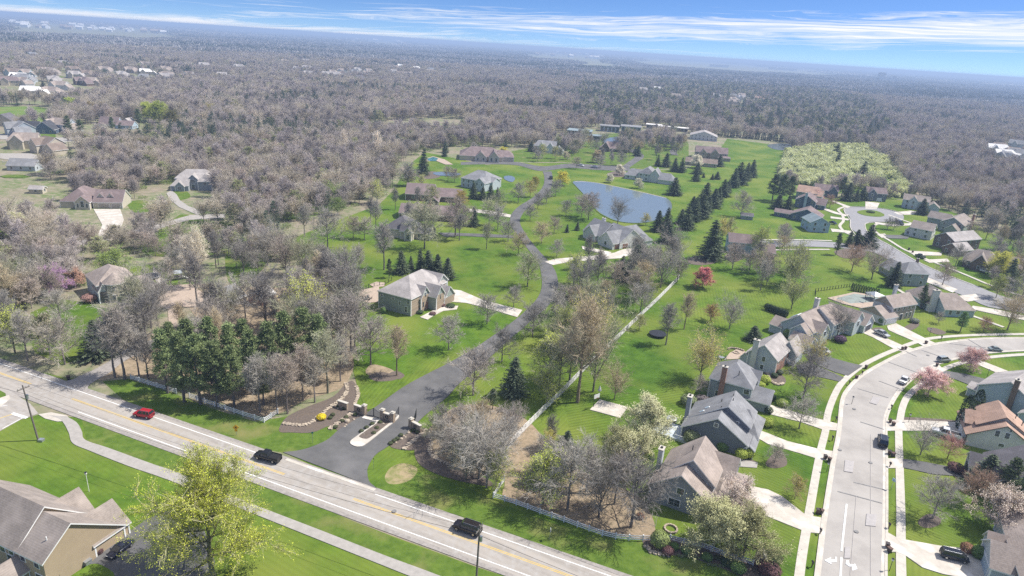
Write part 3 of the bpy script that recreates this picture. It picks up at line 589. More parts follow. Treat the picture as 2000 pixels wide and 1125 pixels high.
    # white corner boards
def wall_T(W, side):
    x0, y0, x1, y1 = W[:4]
    if side == 'y0': return Matrix.Translation((x0, y0, 0)), x1 - x0
    if side == 'y1': return Matrix.Translation((x1, y1, 0)) @ Matrix.Rotation(math.pi, 4, 'Z'), x1 - x0
    if side == 'x0': return Matrix.Translation((x0, y1, 0)) @ Matrix.Rotation(-math.pi / 2, 4, 'Z'), y1 - y0
    return Matrix.Translation((x1, y0, 0)) @ Matrix.Rotation(math.pi / 2, 4, 'Z'), y1 - y0
HS = []
def house(o, ang, wall, roof, wings, label, wins=(), doors=(), chim=(), extra=None, name='house', trim='white', near=True, cat='house', gwall=None, oz=0, nchim='chimney'):
    """wins: (wing, side, t, z, w, h); doors: (wing, side, t, w, h, material); chim: (x, y, top, w, d, material)"""
    x, y = G(o[0], o[1]) if o[1] < 5000 else o
    root = empty(name, (x, y, oz), R(ang), label, cat); HS.append((x, y, ang, wings))
    rm, wm = MB(), MB()
    for W in wings: wing_roof(rm, wm, W)
    if near:
        for W in wings:
            for cx, cy in ((W[0], W[1]), (W[2], W[1]), (W[2], W[3]), (W[0], W[3])):
                za = min(W[4], W[5]) - .2; wm.box(cx - .12, cy - .12, -.3, cx + .12, cy + .12, za, 1)
    wm.build('wall', [M[wall], M[trim]] if near else M[wall], root); rf = rm.build('roof', [M[roof], M[trim]], root)
    for wi, side, t, zc, ww, hh in wins:
        T, L_ = wall_T(wings[wi], side); tt = t if t >= 0 else L_ + t
        f = MB(); f.box(tt - ww / 2 - .12, -.07, zc - hh / 2 - .12, tt + ww / 2 + .12, .1, zc + hh / 2 + .12, 0, T)
        if near:
            fo = f.build('window', M['white'], root); p = MB()
            n_ = 2 if ww > 1.6 else 1
            for k in range(n_):
                a = tt - ww / 2 + k * ww / n_; p.box(a + .03, -.10, zc - hh / 2, a + ww / n_ - .03, .1, zc - .03, 0, T); p.box(a + .03, -.10, zc + .03, a + ww / n_ - .03, .1, zc + hh / 2, 0, T)
            p.build('pane', M['glass'], fo)
        else:
            f.box(tt - ww / 2, -.10, zc - hh / 2, tt + ww / 2, .1, zc + hh / 2, 1, T); f.build('window', [M['white'], M['glass']], root)
    for wi, side, t, ww, hh, dm in doors:
        T, L_ = wall_T(wings[wi], side); tt = t if t >= 0 else L_ + t
        f = MB(); f.box(tt - ww / 2 - .15, -.06, 0, tt + ww / 2 + .15, .1, hh + .15, 1, T)
        for k in range(4 if ww > 2 else 1):
            n_ = 4 if ww > 2 else 1
            f.box(tt - ww / 2, -.09, .03 + k * hh / n_, tt + ww / 2, .1, (k + 1) * hh / n_ - .04, 0, T)
        f.build('garage_door' if ww > 2 else 'door', [M[dm], M['white']], root)
    for cx, cy, ct, cw, cd, cm in chim:
        c = MB(); c.box(cx - cw / 2, cy - cd / 2, -.3, cx + cw / 2, cy + cd / 2, ct); c.box(cx - cw / 2 - .12, cy - cd / 2 - .12, ct, cx + cw / 2 + .12, cy + cd / 2 + .12, ct + .18, 1); c.box(cx - .2, cy - .2, ct + .18, cx + .2, cy + .2, ct + .45, 2)
        c.build('chimney', [M[cm], M['walk'], M['iron']], rf)
    if extra: extra(root, rf)
    return root
def vents(lst, white=False):
    def f(root, rf):
        for x, y, z_ in lst:
            m = MB(); m.tube((x, y, z_ - .6), (x, y, z_ + .55), .09, .09, 6, 0, True); m.build('vent_pipe', M['white' if white else 'iron'], rf)
    return f
def skylights(lst, more=None):
    def f(root, rf):
        for x, y, z_, sx_, sy_, tx, ty in lst:
            m = MB(); T = Matrix.Translation((x, y, z_)) @ Matrix.Rotation(ty, 4, 'Y') @ Matrix.Rotation(tx, 4, 'X'); m.box(-sx_ / 2, -sy_ / 2, 0, sx_ / 2, sy_ / 2, .16, 0, T); m.box(-sx_ / 2 + .08, -sy_ / 2 + .08, .16, sx_ / 2 - .08, sy_ / 2 - .08, .19, 1, T)
            m.build('skylight', [M['white'], M['signb']], rf)
        if more: more(root, rf)
    return f
def row(wi, side, n, L_, z_, w_=1.0, h_=1.4, a=.5): return [(wi, side, L_ * (k + a) / n, z_, w_, h_) for k in range(n)]

house((245, 1051), 68.4, 's_beige', 'r_warm', [(-12.6, 0, 0, 5.8, 5.6, 2.9, 9.1, 'y'), (-12.6, 5.8, -.6, 22, 5.6, 3.2, 9.9, 'y'), (-5, .1, .9, 7.0, 2.8, 2.8, 5.8, 'x'), (-5, 8.2, .5, 13.6, 2.8, 2.8, 5.8, 'x'), (-16.6, 3.9, -12.6, 8.2, 2.7, 2.7, 4.3, 'x')],
      'big beige house with brown-grey roof and blank gable wall at the bottom left',
      wins=[(0, 'x0', -1.6, 4.5, 1.0, 1.5), (0, 'x0', -1.5, 1.7, 1.5, 1.5), (0, 'x0', -4.6, 4.5, 1.0, 1.5), (1, 'x0', -1.4, 4.4, 1.0, 1.0), (1, 'x0', -2.0, 2.9, 1.2, 1.2), (1, 'x0', -3.4, 4.5, 1.1, 1.6), (1, 'x0', -5.2, 4.5, 1.1, 1.6), (4, 'x0', 2.1, 1.4, 2.2, 1.9)] + row(1, 'x0', 3, 9, 1.5, 1.2, 1.5),
      doors=[(2, 'x1', 3.4, 4.9, 2.2, 'white')], extra=vents([(-10.6, 1.6, 7.2)], True))
house((1265.2, 976), -27, 's_grey', 'r_tan', [(0, 0, 11.3, 4.2, 4.0, 3.7, 7.9, 'y'), (.6, 4.0, 10.9, 13.2, 4.2, 5.4, 9.3, 'y'), (5.5, 8.4, 13.4, 16.8, 3.4, 3.4, 7.3, 'x'), (10.6, 2.2, 13.0, 8.6, 2.7, 2.9, 3.9, 'y'), (13, 11.5, 15.3, 15, 2.5, 2.5, 3.3, 'x', 0, .8)],
      'grey house with tan shingle roof nearest the white roadside fence', wins=[(0, 'y0', 5.7, 4.3, 1.3, 1.2), (0, 'y0', 4.9, 1.5, 2.1, 1.4), (1, 'y0', 8.5, 4.6, .9, .8)], doors=[(2, 'x1', 4, 4.9, 2.2, 'white')],
      chim=[(-.6, 8.3, 6.6, .9, 1.5, 's_pale')], extra=vents([(5.2, 8.6, 8.7)]))
house((1458.5, 877.8), -27, 's_slate', 'r_grey', [(-13.8, -3.5, .2, .9, 3.0, 3.2, 7.5, 'y'), (-13.6, .9, -.4, 8.8, 3.2, 5.2, 8.7, 'y'), (-5, 1.4, 1.5, 10.8, 2.9, 2.9, 6.5, 'x', 0, 3), (-.2, -3.2, 1.6, 2.0, 2.4, 2.4, 3.1, 'y')],
      'dark slate blue house with grey roof, second house back from the white fence', wins=[(0, 'y0', 7, 5.6, .8, .8), (0, 'y0', 3.2, 1.6, 1.8, 1.4), (1, 'y0', 10.4, 5.0, .8, .9), (3, 'x1', 2, 1.5, .8, 1.2)], doors=[(2, 'x1', 6, 4.9, 2.2, 'white')],
      chim=[(-14.2, 2.3, 7.6, .9, 1.5, 's_grey')], extra=skylights([(-10.2, 3.2, 5.5, 1.1, .5, 0, -.66), (-11.0, 1.8, 4.95, 1.1, .5, 0, -.66)], vents([(-7.6, 4.6, 7.4), (-5.5, 6.3, 8.6), (-5.2, 4.3, 8.5), (-7, 1.2, 7.4)])))
house((1464.9, 778.6), -27, 's_teal', 'r_grey', [(-9.6, -5.0, .4, 4.9, 5.5, 5.5, 9.0, 'y', 4.2, 3), (-1, -5.3, 4.9, 1.9, 2.7, 2.7, 4.8, 'x'), (-2.5, 1.2, 1.0, 4.6, 5.3, 5.3, 6.9, 'x')],
      'grey-green two-storey house with hipped grey roof and a brick chimney', wins=[(0, 'y0', 8.9, 4.0, 1.3, 1.2), (0, 'y0', 2.4, 1.6, 1.4, 1.3)], doors=[(1, 'x1', 3.6, 4.6, 2.1, 'white')], chim=[(-6.6, -5.35, 9.2, 1.2, .8, 'redbrick')], extra=vents([(-3.4, -3.2, 7.6)]))
house((1512.9, 730.6), -38, 's_pale', 'r_light', [(-7.6, -1.2, .2, 10.8, 4.8, 4.8, 8.0, 'y'), (-3, 9.5, 2.2, 16, 3.0, 3.4, 6.8, 'y'), (-9.6, -.8, -7.4, 5, 2.5, 2.5, 4, 'y')],
      'white two-storey house with light tan roof and red brick front facing the driveways', wins=[(0, 'y0', 4.3, 3.8, .9, 1.3), (0, 'y0', 4.2, 1.4, .9, 1.2), (0, 'x1', 2, 3.6, .9, 1.3), (0, 'x1', 5, 3.6, .9, 1.3), (0, 'x1', 8, 3.6, .9, 1.3), (0, 'x1', 8.5, 1.5, 1.4, 1.4)],
      chim=[(-5.9, -1.6, 8.7, 1.5, .9, 's_white')], extra=lambda r_, f_: (lambda m: (m.box(.2, -1.1, -.3, .26, 10.7, 4.4), m.build('brick_front', M['redbrick'], r_)))(MB()))
house((1577.5, 682.3), -47, 's_pale', 'r_tan', [(-6.3, 0, -.9, 6, 4.6, 4.6, 7.0, 'y'), (-10.6, 3, -.7, 14, 4.6, 4.8, 8.6, 'y'), (-9.5, 13.5, .9, 24, 5.3, 5.3, 8.9, 'y', 0, 3.5), (-6, 22.5, 3.6, 29, 5, 5, 7.6, 'x'), (-2, 28, 4.9, 35, 3, 3, 5.8, 'x'), (-4.5, -3.4, 1.4, 1.4, 3, 3, 4.7, 'x'), (-14, 2.8, -10.4, 9, 2.9, 2.9, 4.9, 'x'), (-3, 4.6, 1.2, 9.2, 4.9, 4.9, 7.1, 'x')],
      'rambling pale house with many tan gables, a skylight and a white chimney', wins=[(0, 'y0', 2, 3.4, .8, 1.1), (2, 'x1', 3, 3.6, 1.2, 1.5), (2, 'x1', 6.5, 3.6, 1.2, 1.5), (7, 'x1', 2.3, 3.9, 1.4, 1.4), (3, 'x1', 3, 3.6, 1.3, 1.6), (1, 'y0', 8.2, 3, 1, 1.2)],
      doors=[(4, 'x1', 3.5, 4.6, 2.2, 's_charcoal')], chim=[(-8.4, 20.5, 9.2, 1.3, 1.3, 's_white')], extra=skylights([(-7.9, 5.6, 6.9, 2.6, 2.6, 0, -.66)]))
house((1749.3, 632), 27, 's_sand', 'r_tan', [(-.7, 1.8, 11.3, 8.9, 5.5, 5.5, 8.2, 'x'), (-5.9, .3, .2, 9.5, 2.7, 2.7, 5.3, 'x')], 'tan-fronted two-storey house with five upper windows and a white double garage',
      wins=[(0, 'y0', t, 4.4, .95, 1.5) for t in (1.2, 3.2, 6, 8.6, 10.4)] + [(0, 'y0', t, 1.6, .95, 1.6) for t in (2.4, 8.2, 10.2)], doors=[(1, 'y0', 3.2, 4.9, 2.2, 'white'), (0, 'y0', 5.4, 1.3, 2.2, 's_charcoal')], chim=[(9.6, 9.2, 9.6, 1.3, .8, 's_pale')],
      extra=lambda r_, f_: (lambda m: (m.box(-.74, 1.9, -.3, -.70, 8.8, 5.2), m.box(-5.94, .35, -.3, -5.90, 9.4, 2.5), m.build('side_wall_cladding', M['s_white'], r_)))(MB()))
house((1898.7, 618.7), 4, 's_blue', 'r_tan', [(-11.4, -.9, -.5, 10, 3, 3, 7.0, 'x', 0, 4.2), (-14.2, 4, -4, 17, 3, 3, 7.2, 'y', 3.5, 4)], 'low blue-grey house with a broad hipped tan roof and tall pale chimney on the bend',
      wins=[(0, 'y0', 5.0, 1.7, 1.3, 1.1), (0, 'y0', 2.2, 1.6, 1.0, 1.5), (1, 'y0', 1.6, 1.6, .9, 1.6), (1, 'y0', 3, 1.6, .9, 1.6)], chim=[(-12.9, 3.6, 8.0, 2.3, .9, 's_white')])
house((1908, 787), -51, 's_blue', 'r_light', [(-1.2, 1.5, 11, 14, 4.6, 4.8, 8.2, 'y'), (9.6, -3, 17, 7, 3, 3, 5.4, 'y'), (-3.4, 2.2, -1.2, 7, 2.6, 2.6, 3.5, 'x')], 'large pale blue house with three skylights and a dark brick chimney on the right edge',
      wins=[(0, 'y0', 11, 2.0, 1.1, .9)], chim=[(6.4, .95, 9.3, 1.1, .9, 's_brown')], extra=skylights([(7.6, 6.3, 6.7, .7, .9, 0, .58), (7.8, 8.3, 6.6, .7, .9, 0, .58), (7.8, 11, 6.6, .7, .9, 0, .58)]))
house((1888.4, 870.5), -23, 's_white', 'r_orange', [(-.6, .3, 12.8, 11.6, 3, 3, 7.1, 'y'), (1.4, 2.9, 11.6, 11.2, 4.8, 4.4, 8.0, 'y'), (-.5, 4.0, 4.4, 9.2, 4.2, 4.2, 6.3, 'x')], 'white house with an orange-brown shingle roof on the right edge',
      wins=[(0, 'y0', 5.4, 4.6, .9, 1.4), (0, 'y0', 7.3, 4.6, .9, 1.4), (0, 'y0', 6.8, 2.0, 1.1, .7), (0, 'y0', 7.6, 6.0, .5, .5), (2, 'x0', 2.6, 3.4, .9, 1.1)], doors=[(0, 'x0', 3, 4.8, 2.1, 'white')], trim='s_brown', extra=vents([(8.2, 10, 7.7), (8.8, 6, 7.3), (9.6, 3.6, 6.9)]))
house((1890.6, 935.4), -28, 's_teal', 'r_dark', [(3, -4, 17, 8, 3.2, 3.2, 8, 'y', 0, 0), (-.3, .2, 5, 5.2, 3.2, 3.2, 5.2, 'x'), (1.6, -1.9, 6, .3, 4, 4, 5.6, 'x'), (3.2, -4.2, 7.5, -2.0, 4, 4, 6.2, 'x')], 'teal-grey house with a dark roof and pointed dormers, just below the orange-roofed house',
      doors=[(1, 'x0', 2.5, 3.9, 2.2, 's_charcoal')], wins=[(3, 'x0', 1.1, 4.3, .7, .9)])
house((1930.7, 1125), -24, 's_pale', 'r_tan', [(-.6, -1.8, 5.2, 5.4, 3.3, 3.3, 6.1, 'x'), (3, -5, 15, 9.5, 4.4, 4.4, 8.4, 'y'), (.2, 5.3, 5, 8.2, 2.8, 2.8, 4.6, 'x'), (3.2, 8, 15, 15, 4.2, 4.2, 7.6, 'y')], 'pale two-storey house with tan roof in the bottom right corner',
      doors=[(0, 'x0', 3.6, 4.8, 2.2, 's_blue')], wins=[(1, 'x0', 10, 3.4, .9, 1.3), (1, 'x0', 12.5, 3.4, 1.2, 1.3)])
# ---- houses of the estate in the middle
house((804.7, 620), -26, 's_green', 'r_light', [(-13, .5, -.8, 20, 6, 6, 10.2, 'y', 7.4, 5), (-5.5, 5.0, -.2, 9.8, 5.0, 5.0, 8.0, 'x'), (-5, 8.9, 2.9, 13.4, 4.9, 4.9, 7.7, 'x'), (-6, 13.5, 2.9, 19.6, 2.8, 2.8, 6, 'x'), (-9, 16, -1.4, 22, 6, 6, 8.6, 'x')],
      'tall stone-fronted house with a steep hipped roof beside the private road', wins=[(0, 'y0', t, z_, w_, h_) for t, z_, w_, h_ in ((1.2, 4.4, .9, .5), (5.6, 4.4, .9, .5), (8.1, 3.4, .6, 1.2), (11.2, 4.6, .7, 1.5), (10.4, 1.9, .8, 1.8))] + [(1, 'x1', 2.4, 5.2, .7, 1.4), (1, 'x1', 1.2, 2.2, .8, 1.6), (2, 'x1', 2.2, 4.0, .6, 1.4), (3, 'x1', 1.4, 2, .7, 1.3)],
      doors=[(1, 'x1', 3.2, 1.7, 2.6, 'redbrick'), (0, 'x0', 14, 4.6, 2.2, 'white')], extra=lambda r_, f_: (lambda m: (m.box(-.8, .6, -.3, -.72, 19.8, 5.6), m.box(-.2, 5.1, -.3, -.12, 9.7, 5), m.box(2.9, 9, -.3, 2.98, 13.3, 4.9), m.box(2.98, 13.6, -.3, 3.04, 19.5, 2.5), m.build('stone_front', M['stone'], r_)))(MB()))
house((1195, 489.4), -53, 's_white', 'r_grey', [(-9.6, .9, -.6, 9, 3.1, 3.1, 7.1, 'y'), (-12, 4.5, 0, 18.5, 3.2, 3.2, 8.2, 'x'), (-22.6, 3.6, -11.5, 16, 3.2, 3.2, 8.0, 'x'), (-21, 2.2, -13.6, 9, 3.1, 3.1, 6.7, 'y'), (-12, 14, -3.4, 25, 3, 3, 7.4, 'y', 0, 3.5), (-3, 17.5, 1.4, 23, 2.8, 2.8, 4.6, 'x', 0, 1.5)],
      'white farmhouse-style house with grey roof and two brown garage doors in front of the pond', doors=[(0, 'x1', 2.6, 2.9, 2.2, 'wooddoor'), (1, 'x1', 3.3, 3.1, 2.2, 'wooddoor')], wins=[(0, 'y0', 4.4, 1.9, 1.3, 1.5), (1, 'x1', 10.5, 1.9, .8, 1.6)] + [(2, 'y0', t, 1.6, 1.3, 1.8) for t in (1, 3.5, 6, 8.5)],
      chim=[(-19.5, 12.6, 8.3, 1.6, 1.0, 's_white')])
def turret(root, rf):
    m = MB(); n = 12; cx, cy, r_ = .3, 4.6, 2.7
    m.prism([(cx + r_ * math.cos(2 * math.pi * k / n), cy + r_ * math.sin(2 * math.pi * k / n)) for k in range(n)], -.3, 6.0); m.build('turret', M['s_cream'], root)
    c = MB(); r2 = 3.2
    for k in range(n): a, b = 2 * math.pi * k / n, 2 * math.pi * (k + 1) / n; c.slab([(cx + r2 * math.cos(a), cy + r2 * math.sin(a), 5.9), (cx + r2 * math.cos(b), cy + r2 * math.sin(b), 5.9), (cx - .6, cy + .4, 8.6)], .2)
    c.build('turret_roof', [M['r_tan'], M['white']], root)
    for a in (-1.9, -1.1, -.35, .35):
        for z_ in (1.8, 4.6):
            T = Matrix.Translation((cx + r_ * .98 * math.cos(a), cy + r_ * .98 * math.sin(a), z_)) @ Matrix.Rotation(a, 4, 'Z'); f = MB(); f.box(-.05, -.42, -.75, .1, .42, .75, 0, T); f.box(-.05, -.33, -.66, .13, .33, .66, 1, T); f.build('window', [M['white'], M['glass']], root)
    f = MB(); f.box(-1.0, -.05, 0, 1.0, .2, 3.6, 0, Matrix.Translation((1.2, 1.35, 0)) @ Matrix.Rotation(R(90), 4, 'Z')); f.build('entrance_arch', M['glass'], root)
house((193.3, 591), -45, 's_pale', 'r_tan', [(-12.5, .2, -.5, 11, 5.5, 5.5, 9.0, 'x', 4.5, 4.5), (-4.6, .1, 1.2, 2.6, 4.2, 4.2, 6.2, 'x'), (-3, 7, 3.0, 16, 3, 3, 6.4, 'y', 0, 3)], 'stone house with a round turret and grey-brown hip roofs above the pines', wins=[(2, 'x1', 2, 1.7, 1, 1.4), (2, 'x1', 5, 1.7, 1, 1.4)], extra=turret)
house((195.2, 409.3), 14, 's_cream', 'r_purple', [(-3, 2, 8.6, 14.5, 3.1, 3.1, 7.4, 'x'), (-16.5, 3, -4, 21, 3.2, 3.2, 7.8, 'y', 5, 6), (-9.4, -.4, -3.8, 7, 3.6, 3.6, 6.2, 'y'), (-1.8, 4.4, .8, 10, 5.0, 5.0, 6.6, 'y'), (2.2, 4.4, 4.8, 10, 5.0, 5.0, 6.6, 'y')], 'cream house with brown-purple roof, two dormers and a wide pale driveway',
      doors=[(0, 'y0', 4.2, 4.4, 2.1, 's_sand'), (0, 'y0', 9, 3.4, 2.1, 's_sand')], wins=[(3, 'y0', 1.3, 4.4, .9, 1.1), (4, 'y0', 1.3, 4.4, .9, 1.1), (2, 'y0', 2.8, 2.4, 1.3, 2.6), (2, 'y0', 1.0, 1.8, .8, 1.8), (2, 'y0', 4.6, 1.8, .8, 1.8)])
house((343.2, 372.7), 15, 's_grey', 'r_light', [(-2, -.5, 6.2, 8, 3, 3, 6, 'x', 3, 0), (-1, 6, 17, 18, 5.5, 5.5, 9, 'x', 4.5, 4.5), (5, 3.4, 10.6, 12, 5, 5, 7.8, 'y'), (10.5, 1, 17.2, 13, 5, 5, 8, 'y', 3, 0), (.2, -1.6, 4.4, 3, 2.9, 2.9, 5, 'y')], 'grey two-storey house with light hip roofs deep in the bare wood on the left',
      wins=[(4, 'y0', 2.1, 1.7, 1.8, 1.5), (2, 'y0', 2.8, 4.4, 2, 1.6), (3, 'y0', 3.3, 3.8, 1.4, 1.5), (2, 'y0', 2.8, 1.4, 1.6, 2.2)], chim=[(17.4, 10, 10.4, .9, 1.5, 'palebrick')])
house((806.6, 473.2), -10, 's_cream', 'r_dark', [(-14.5, 4, -1.5, 16, 4, 4, 8.4, 'y', 5, 4), (-6.5, 2.4, -1, 9, 4, 4, 7.6, 'x'), (-2, 5, 5.6, 13, 3, 3, 6, 'x'), (-4, .8, -1.2, 4, 4.2, 4.2, 6, 'y')], 'house with a dark slate-grey roof and white columns among bare trees in the mid lawn', wins=[(3, 'y0', 1.4, 2, 1.3, 2.6), (0, 'y0', 4, 1.8, 1, 1.5), (2, 'y0', 3, 1.6, 1.2, 1.4)])
house((793.8, 387.9), 2, 's_brown', 'r_purple', [(0, -3.5, 14.4, 14, 3.6, 3.6, 7.6, 'x'), (14, -3, 29, 10, 3, 3, 6.2, 'x'), (13, -15, 18, -2, 3, 3, 5, 'y')], 'long brown-roofed house with white trim gable, behind its brown-roofed wing', wins=[(0, 'y0', 4, 1.7, 1.2, 1.3), (0, 'y0', 9, 1.7, 1.2, 1.3)])
house((781, 425), 0, 's_brown', 'r_purple', [(0, -2, 26, 12, 3, 3, 6, 'x'), (2, -4, 12, 8, 3, 3, 6.4, 'y')], 'low brown-roofed house with a front gable, closest to the tall double-trunk tree')
house((902.6, 366.6), -28, 's_pale', 'r_grey', [(-2, 2, 15, 19, 5.5, 5.5, 9.8, 'x', 6, 6), (9, -1, 15.6, 6, 5, 5, 7.6, 'y'), (14, 6, 17, 14, 5, 5, 7, 'x')], 'grey two-storey house with steep hip roof by the small left pond', wins=row(0, 'y0', 3, 10, 4, 1.1, 1.5) + row(1, 'y0', 2, 6.5, 4, 1, 1.4) + row(0, 'y0', 3, 10, 1.5, 1.1, 1.4))
house((900.4, 313.3), 4, 's_cream', 'r_purple', [(-1, 2, 30, 25, 3.5, 3.5, 8.6, 'x', 8, 8), (10, -1, 18, 12, 3.5, 3.5, 7, 'y'), (20, -2, 27, 10, 4, 4, 7.8, 'y'), (27, 5, 38, 22, 3.5, 3.5, 7, 'x', 0, 4)], 'large cream mansion with brown hipped roofs and a small pool on its left', wins=row(1, 'y0', 2, 8, 1.8, 1.2, 1.8) + row(2, 'y0', 2, 7, 2, 1.4, 2.4))
def simple(o, ang, wall, roof, wings, label, nw=3, **k):
    W = []
    for i, q in enumerate(wings[:2]):
        for sd, Ls in (('y0', q[2] - q[0]), ('x0', q[3] - q[1]), ('x1', q[3] - q[1])):
            n = max(1, int(Ls / 3.6)) if sd == 'y0' else max(1, int(Ls / 5)); z_s = (1.6, 4.2) if min(q[4], q[5]) > 4.4 else (1.6,)
            for z_ in z_s: W += row(i, sd, n, Ls, z_, 1.0, 1.35)
    return house(o, ang, wall, roof, wings, label, wins=W, near=False, **k)
simple((1046, 297), -8, 's_white', 'r_grey', [(-2, 0, 16, 14, 5.4, 5.4, 9, 'x', 3, 0), (2, -2, 7, 8, 5, 5, 8.4, 'y'), (9, -1, 14, 8, 5.2, 5.2, 8.4, 'y'), (15, -2, 22, 6, 3, 3, 6.6, 'y')], 'white house with three steep grey gables at the edge of the grey wood')
simple((1170, 294), -15, 's_brown', 'r_purple', [(0, 0, 24, 15, 3, 3, 7.6, 'x', 5, 5), (2, -3, 9, 8, 3.4, 3.4, 8, 'y')], 'brown brick house with dark hip roof below the flat-roofed houses')
simple((1245, 352), -20, 's_white', 'r_grey', [(0, 0, 11, 14, 5.2, 5.2, 8.8, 'y', 3, 3), (-9, 0, 1, 11, 3, 3, 6.6, 'x', 3, 0), (8, -1, 14, 9, 5.4, 5.4, 8.8, 'y'), (14, -2.5, 24, 8, 3, 3, 6.6, 'x', 0, 3)], 'white house with grey hip roofs and a tall bright gable above the pond')
simple((1372, 310), -10, 's_sand', 'r_purple', [(-6, 2, 20, 15, 5.5, 5.5, 9.6, 'x'), (-3, -1, 3, 8, 5, 5, 8.2, 'y'), (6, -1, 13, 8, 5, 5, 8.6, 'y'), (12, -4, 22, 3, 2.8, 2.8, 3.8, 'x', 2, 2)], 'tan house with porch and three dormer gables at the lawn corner')
simple((1338, 322), -12, 's_sand', 'r_brown', [(0, 0, 24, 9, 3, 3, 5.8, 'x')], 'long low brown outbuilding behind a white blossoming tree')
simple((1347, 272), -14, 's_white', 'r_light', [(0, 0, 27, 22, 4.5, 4.5, 9, 'y')], 'big white barn-like building with pale low-pitched roof', cat='barn', name='barn')
def flat(o, ang, boxes, label, wall='s_brown', roof='r_dark'):
    x, y = G(*o); root = empty('flat_roof_house', (x, y, 0), R(ang), label, 'house'); wm, rm = MB(), MB(); HS.append((x, y, ang, [])); HS.append((x + 20, y + 2, ang, [])); HS.append((x + 36, y, ang, []))
    for x0, y0, x1, y1, h in boxes:
        wm.box(x0, y0, -.3, x1, y1, h); rm.box(x0 - 1, y0 - 1, h, x1 + 1, y1 + 1, h + .45)
        n = max(2, int((x1 - x0) / 4))
        for k in range(n):
            a = x0 + (k + .5) * (x1 - x0) / n; m = MB(); m.box(a - 1.3, y0 - .08, .6, a + 1.3, y0 + .1, h - .6); m.build('window', M['glass'], root)
    wm.build('wall', M[wall], root); rm.build('roof', M[roof], root)
flat((1108, 267), -10, [(0, 0, 22, 18, 6.0), (8, -8, 32, 4, 3.6)], 'modern flat-roofed brown house with dark overhanging roofs at the wood edge', roof='r_steel')
flat((1172, 256), -8, [(0, 0, 20, 14, 5.5), (22, -4, 42, 14, 7.0)], 'modern flat-roofed pale house with a dark glazed block beyond the small pond', wall='s_pale', roof='r_grey')
flat((1262, 251), -14, [(0, 0, 16, 10, 4.5), (14, -4, 36, 6, 4.0), (34, 0, 46, 10, 3.6)], 'modern house with long bright white flat roofs among bare trees', wall='s_sand', roof='r_white')
# ---- cul-de-sac
simple((1579.4, 452.7), 0, 's_sky', 'r_steel', [(0, 0, 10, 11, 5.1, 5.1, 7.8, 'y')], 'plain light blue two-storey house with blue-grey roof')
simple((1543, 428.4), -30, 's_navy', 'r_purple', [(0, 0, 15, 11, 3.4, 3.4, 7, 'y'), (-9, 2, .2, 8, 2.6, 2.6, 4, 'x')], 'navy house with brown roof and a white sunroom on its left')
simple((1551, 404), -30, 's_navy', 'r_purple', [(0, 0, 11, 12, 4.8, 4.8, 8.2, 'y'), (10, 4, 16, 13, 3, 3, 6, 'x')], 'dark blue house with a tall pale blue chimney behind the navy house', chim=[(5.5, -.5, 9.2, 1.4, .9, 's_blue')])
simple((1553, 388), -30, 's_teal', 'r_orange', [(0, 0, 12, 12, 5, 5, 8.2, 'x'), (9, -1, 15, 8, 4, 4, 7, 'x')], 'greenish house with a salmon-orange roof at the back of the cul-de-sac')
simple((1590, 382), -12, 's_slate', 'r_purple', [(0, 0, 14, 9, 4.4, 4.4, 7.4, 'x'), (8, -2, 13, 6, 4.4, 4.4, 7.6, 'y')], 'slate house with arched gable beside a pink flowering tree')
simple((1690.4, 391.1), -8, 's_slate', 'r_purple', [(0, 0, 12, 9, 5.3, 5.3, 8.2, 'x'), (.2, -1.4, 5.4, 7, 5.3, 5.3, 8, 'y')], 'dark slate house with white-framed windows and an open garage at the cul-de-sac head', doors=[(0, 'y0', 8, 3.6, 2.1, 'white')])
simple((1760.5, 405.1), -28, 's_pale', 'r_warm', [(0, 0, 14, 9, 5.5, 5.5, 8.2, 'x'), (3, -1, 8, 6, 5.3, 5.3, 8, 'y'), (13, 0, 20, 8, 2.8, 2.8, 5.4, 'y')], 'white two-storey house with brick centre gable by the bare wood')
simple((1773.6, 461), -40, 's_white', 'r_warm', [(0, 0, 10, 10, 5, 5, 7.8, 'x', 0, 0), (-2.2, 1, 1, 8, 2.8, 2.8, 4, 'y')], 'white house with front garage facing the cul-de-sac')
simple((1833, 449), -45, 's_green', 'r_warm', [(0, 0, 11, 19, 5, 5, 8.2, 'y'), (-8, 6, 2, 14, 5, 5, 7.8, 'x'), (4, -7, 10, 1, 3, 3, 5.6, 'y')], 'large grey-green house with red chimney and white pergola', chim=[(11.4, 14, 9.4, 1, 1.6, 'redbrick')])
simple((1820, 480), -65, 's_brown', 'r_light', [(0, 0, 10, 20, 5.4, 5.4, 8.2, 'y'), (9, -6, 17, 4, 3, 3, 5.6, 'y')], 'dark-fronted house with long tan roof and two columnar shrubs at its door')
simple((1878, 520), -35, 's_brown', 'r_warm', [(0, 0, 13, 12, 3.4, 3.4, 7.8, 'x', 4, 4), (3, -3, 9, 6, 3.6, 3.6, 7.4, 'y'), (12, 2, 26, 13, 3, 3, 7, 'x', 3, 5)], 'brown brick house with steep gable next to the yellow willow')
simple((1760.5, 558.1), 4, 's_teal', 'r_grey', [(0, 0, 10, 9.5, 5.5, 5.5, 8.6, 'x', 4, 3), (1, 8, 9, 18, 3, 3, 6, 'y')], 'grey-green two-storey house with hip roof seen from behind by the dark spruce', chim=[(8.8, 7, 9.4, .8, .8, 's_brown')])
simple((1421, 493), -8, 's_blue', 'r_purple', [(0, 0, 12.5, 9, 5.2, 5.2, 8, 'x'), (12.5, -4, 19, 6, 2.9, 2.9, 5.6, 'x')], 'pale blue house with brown roof half hidden by bare trees')
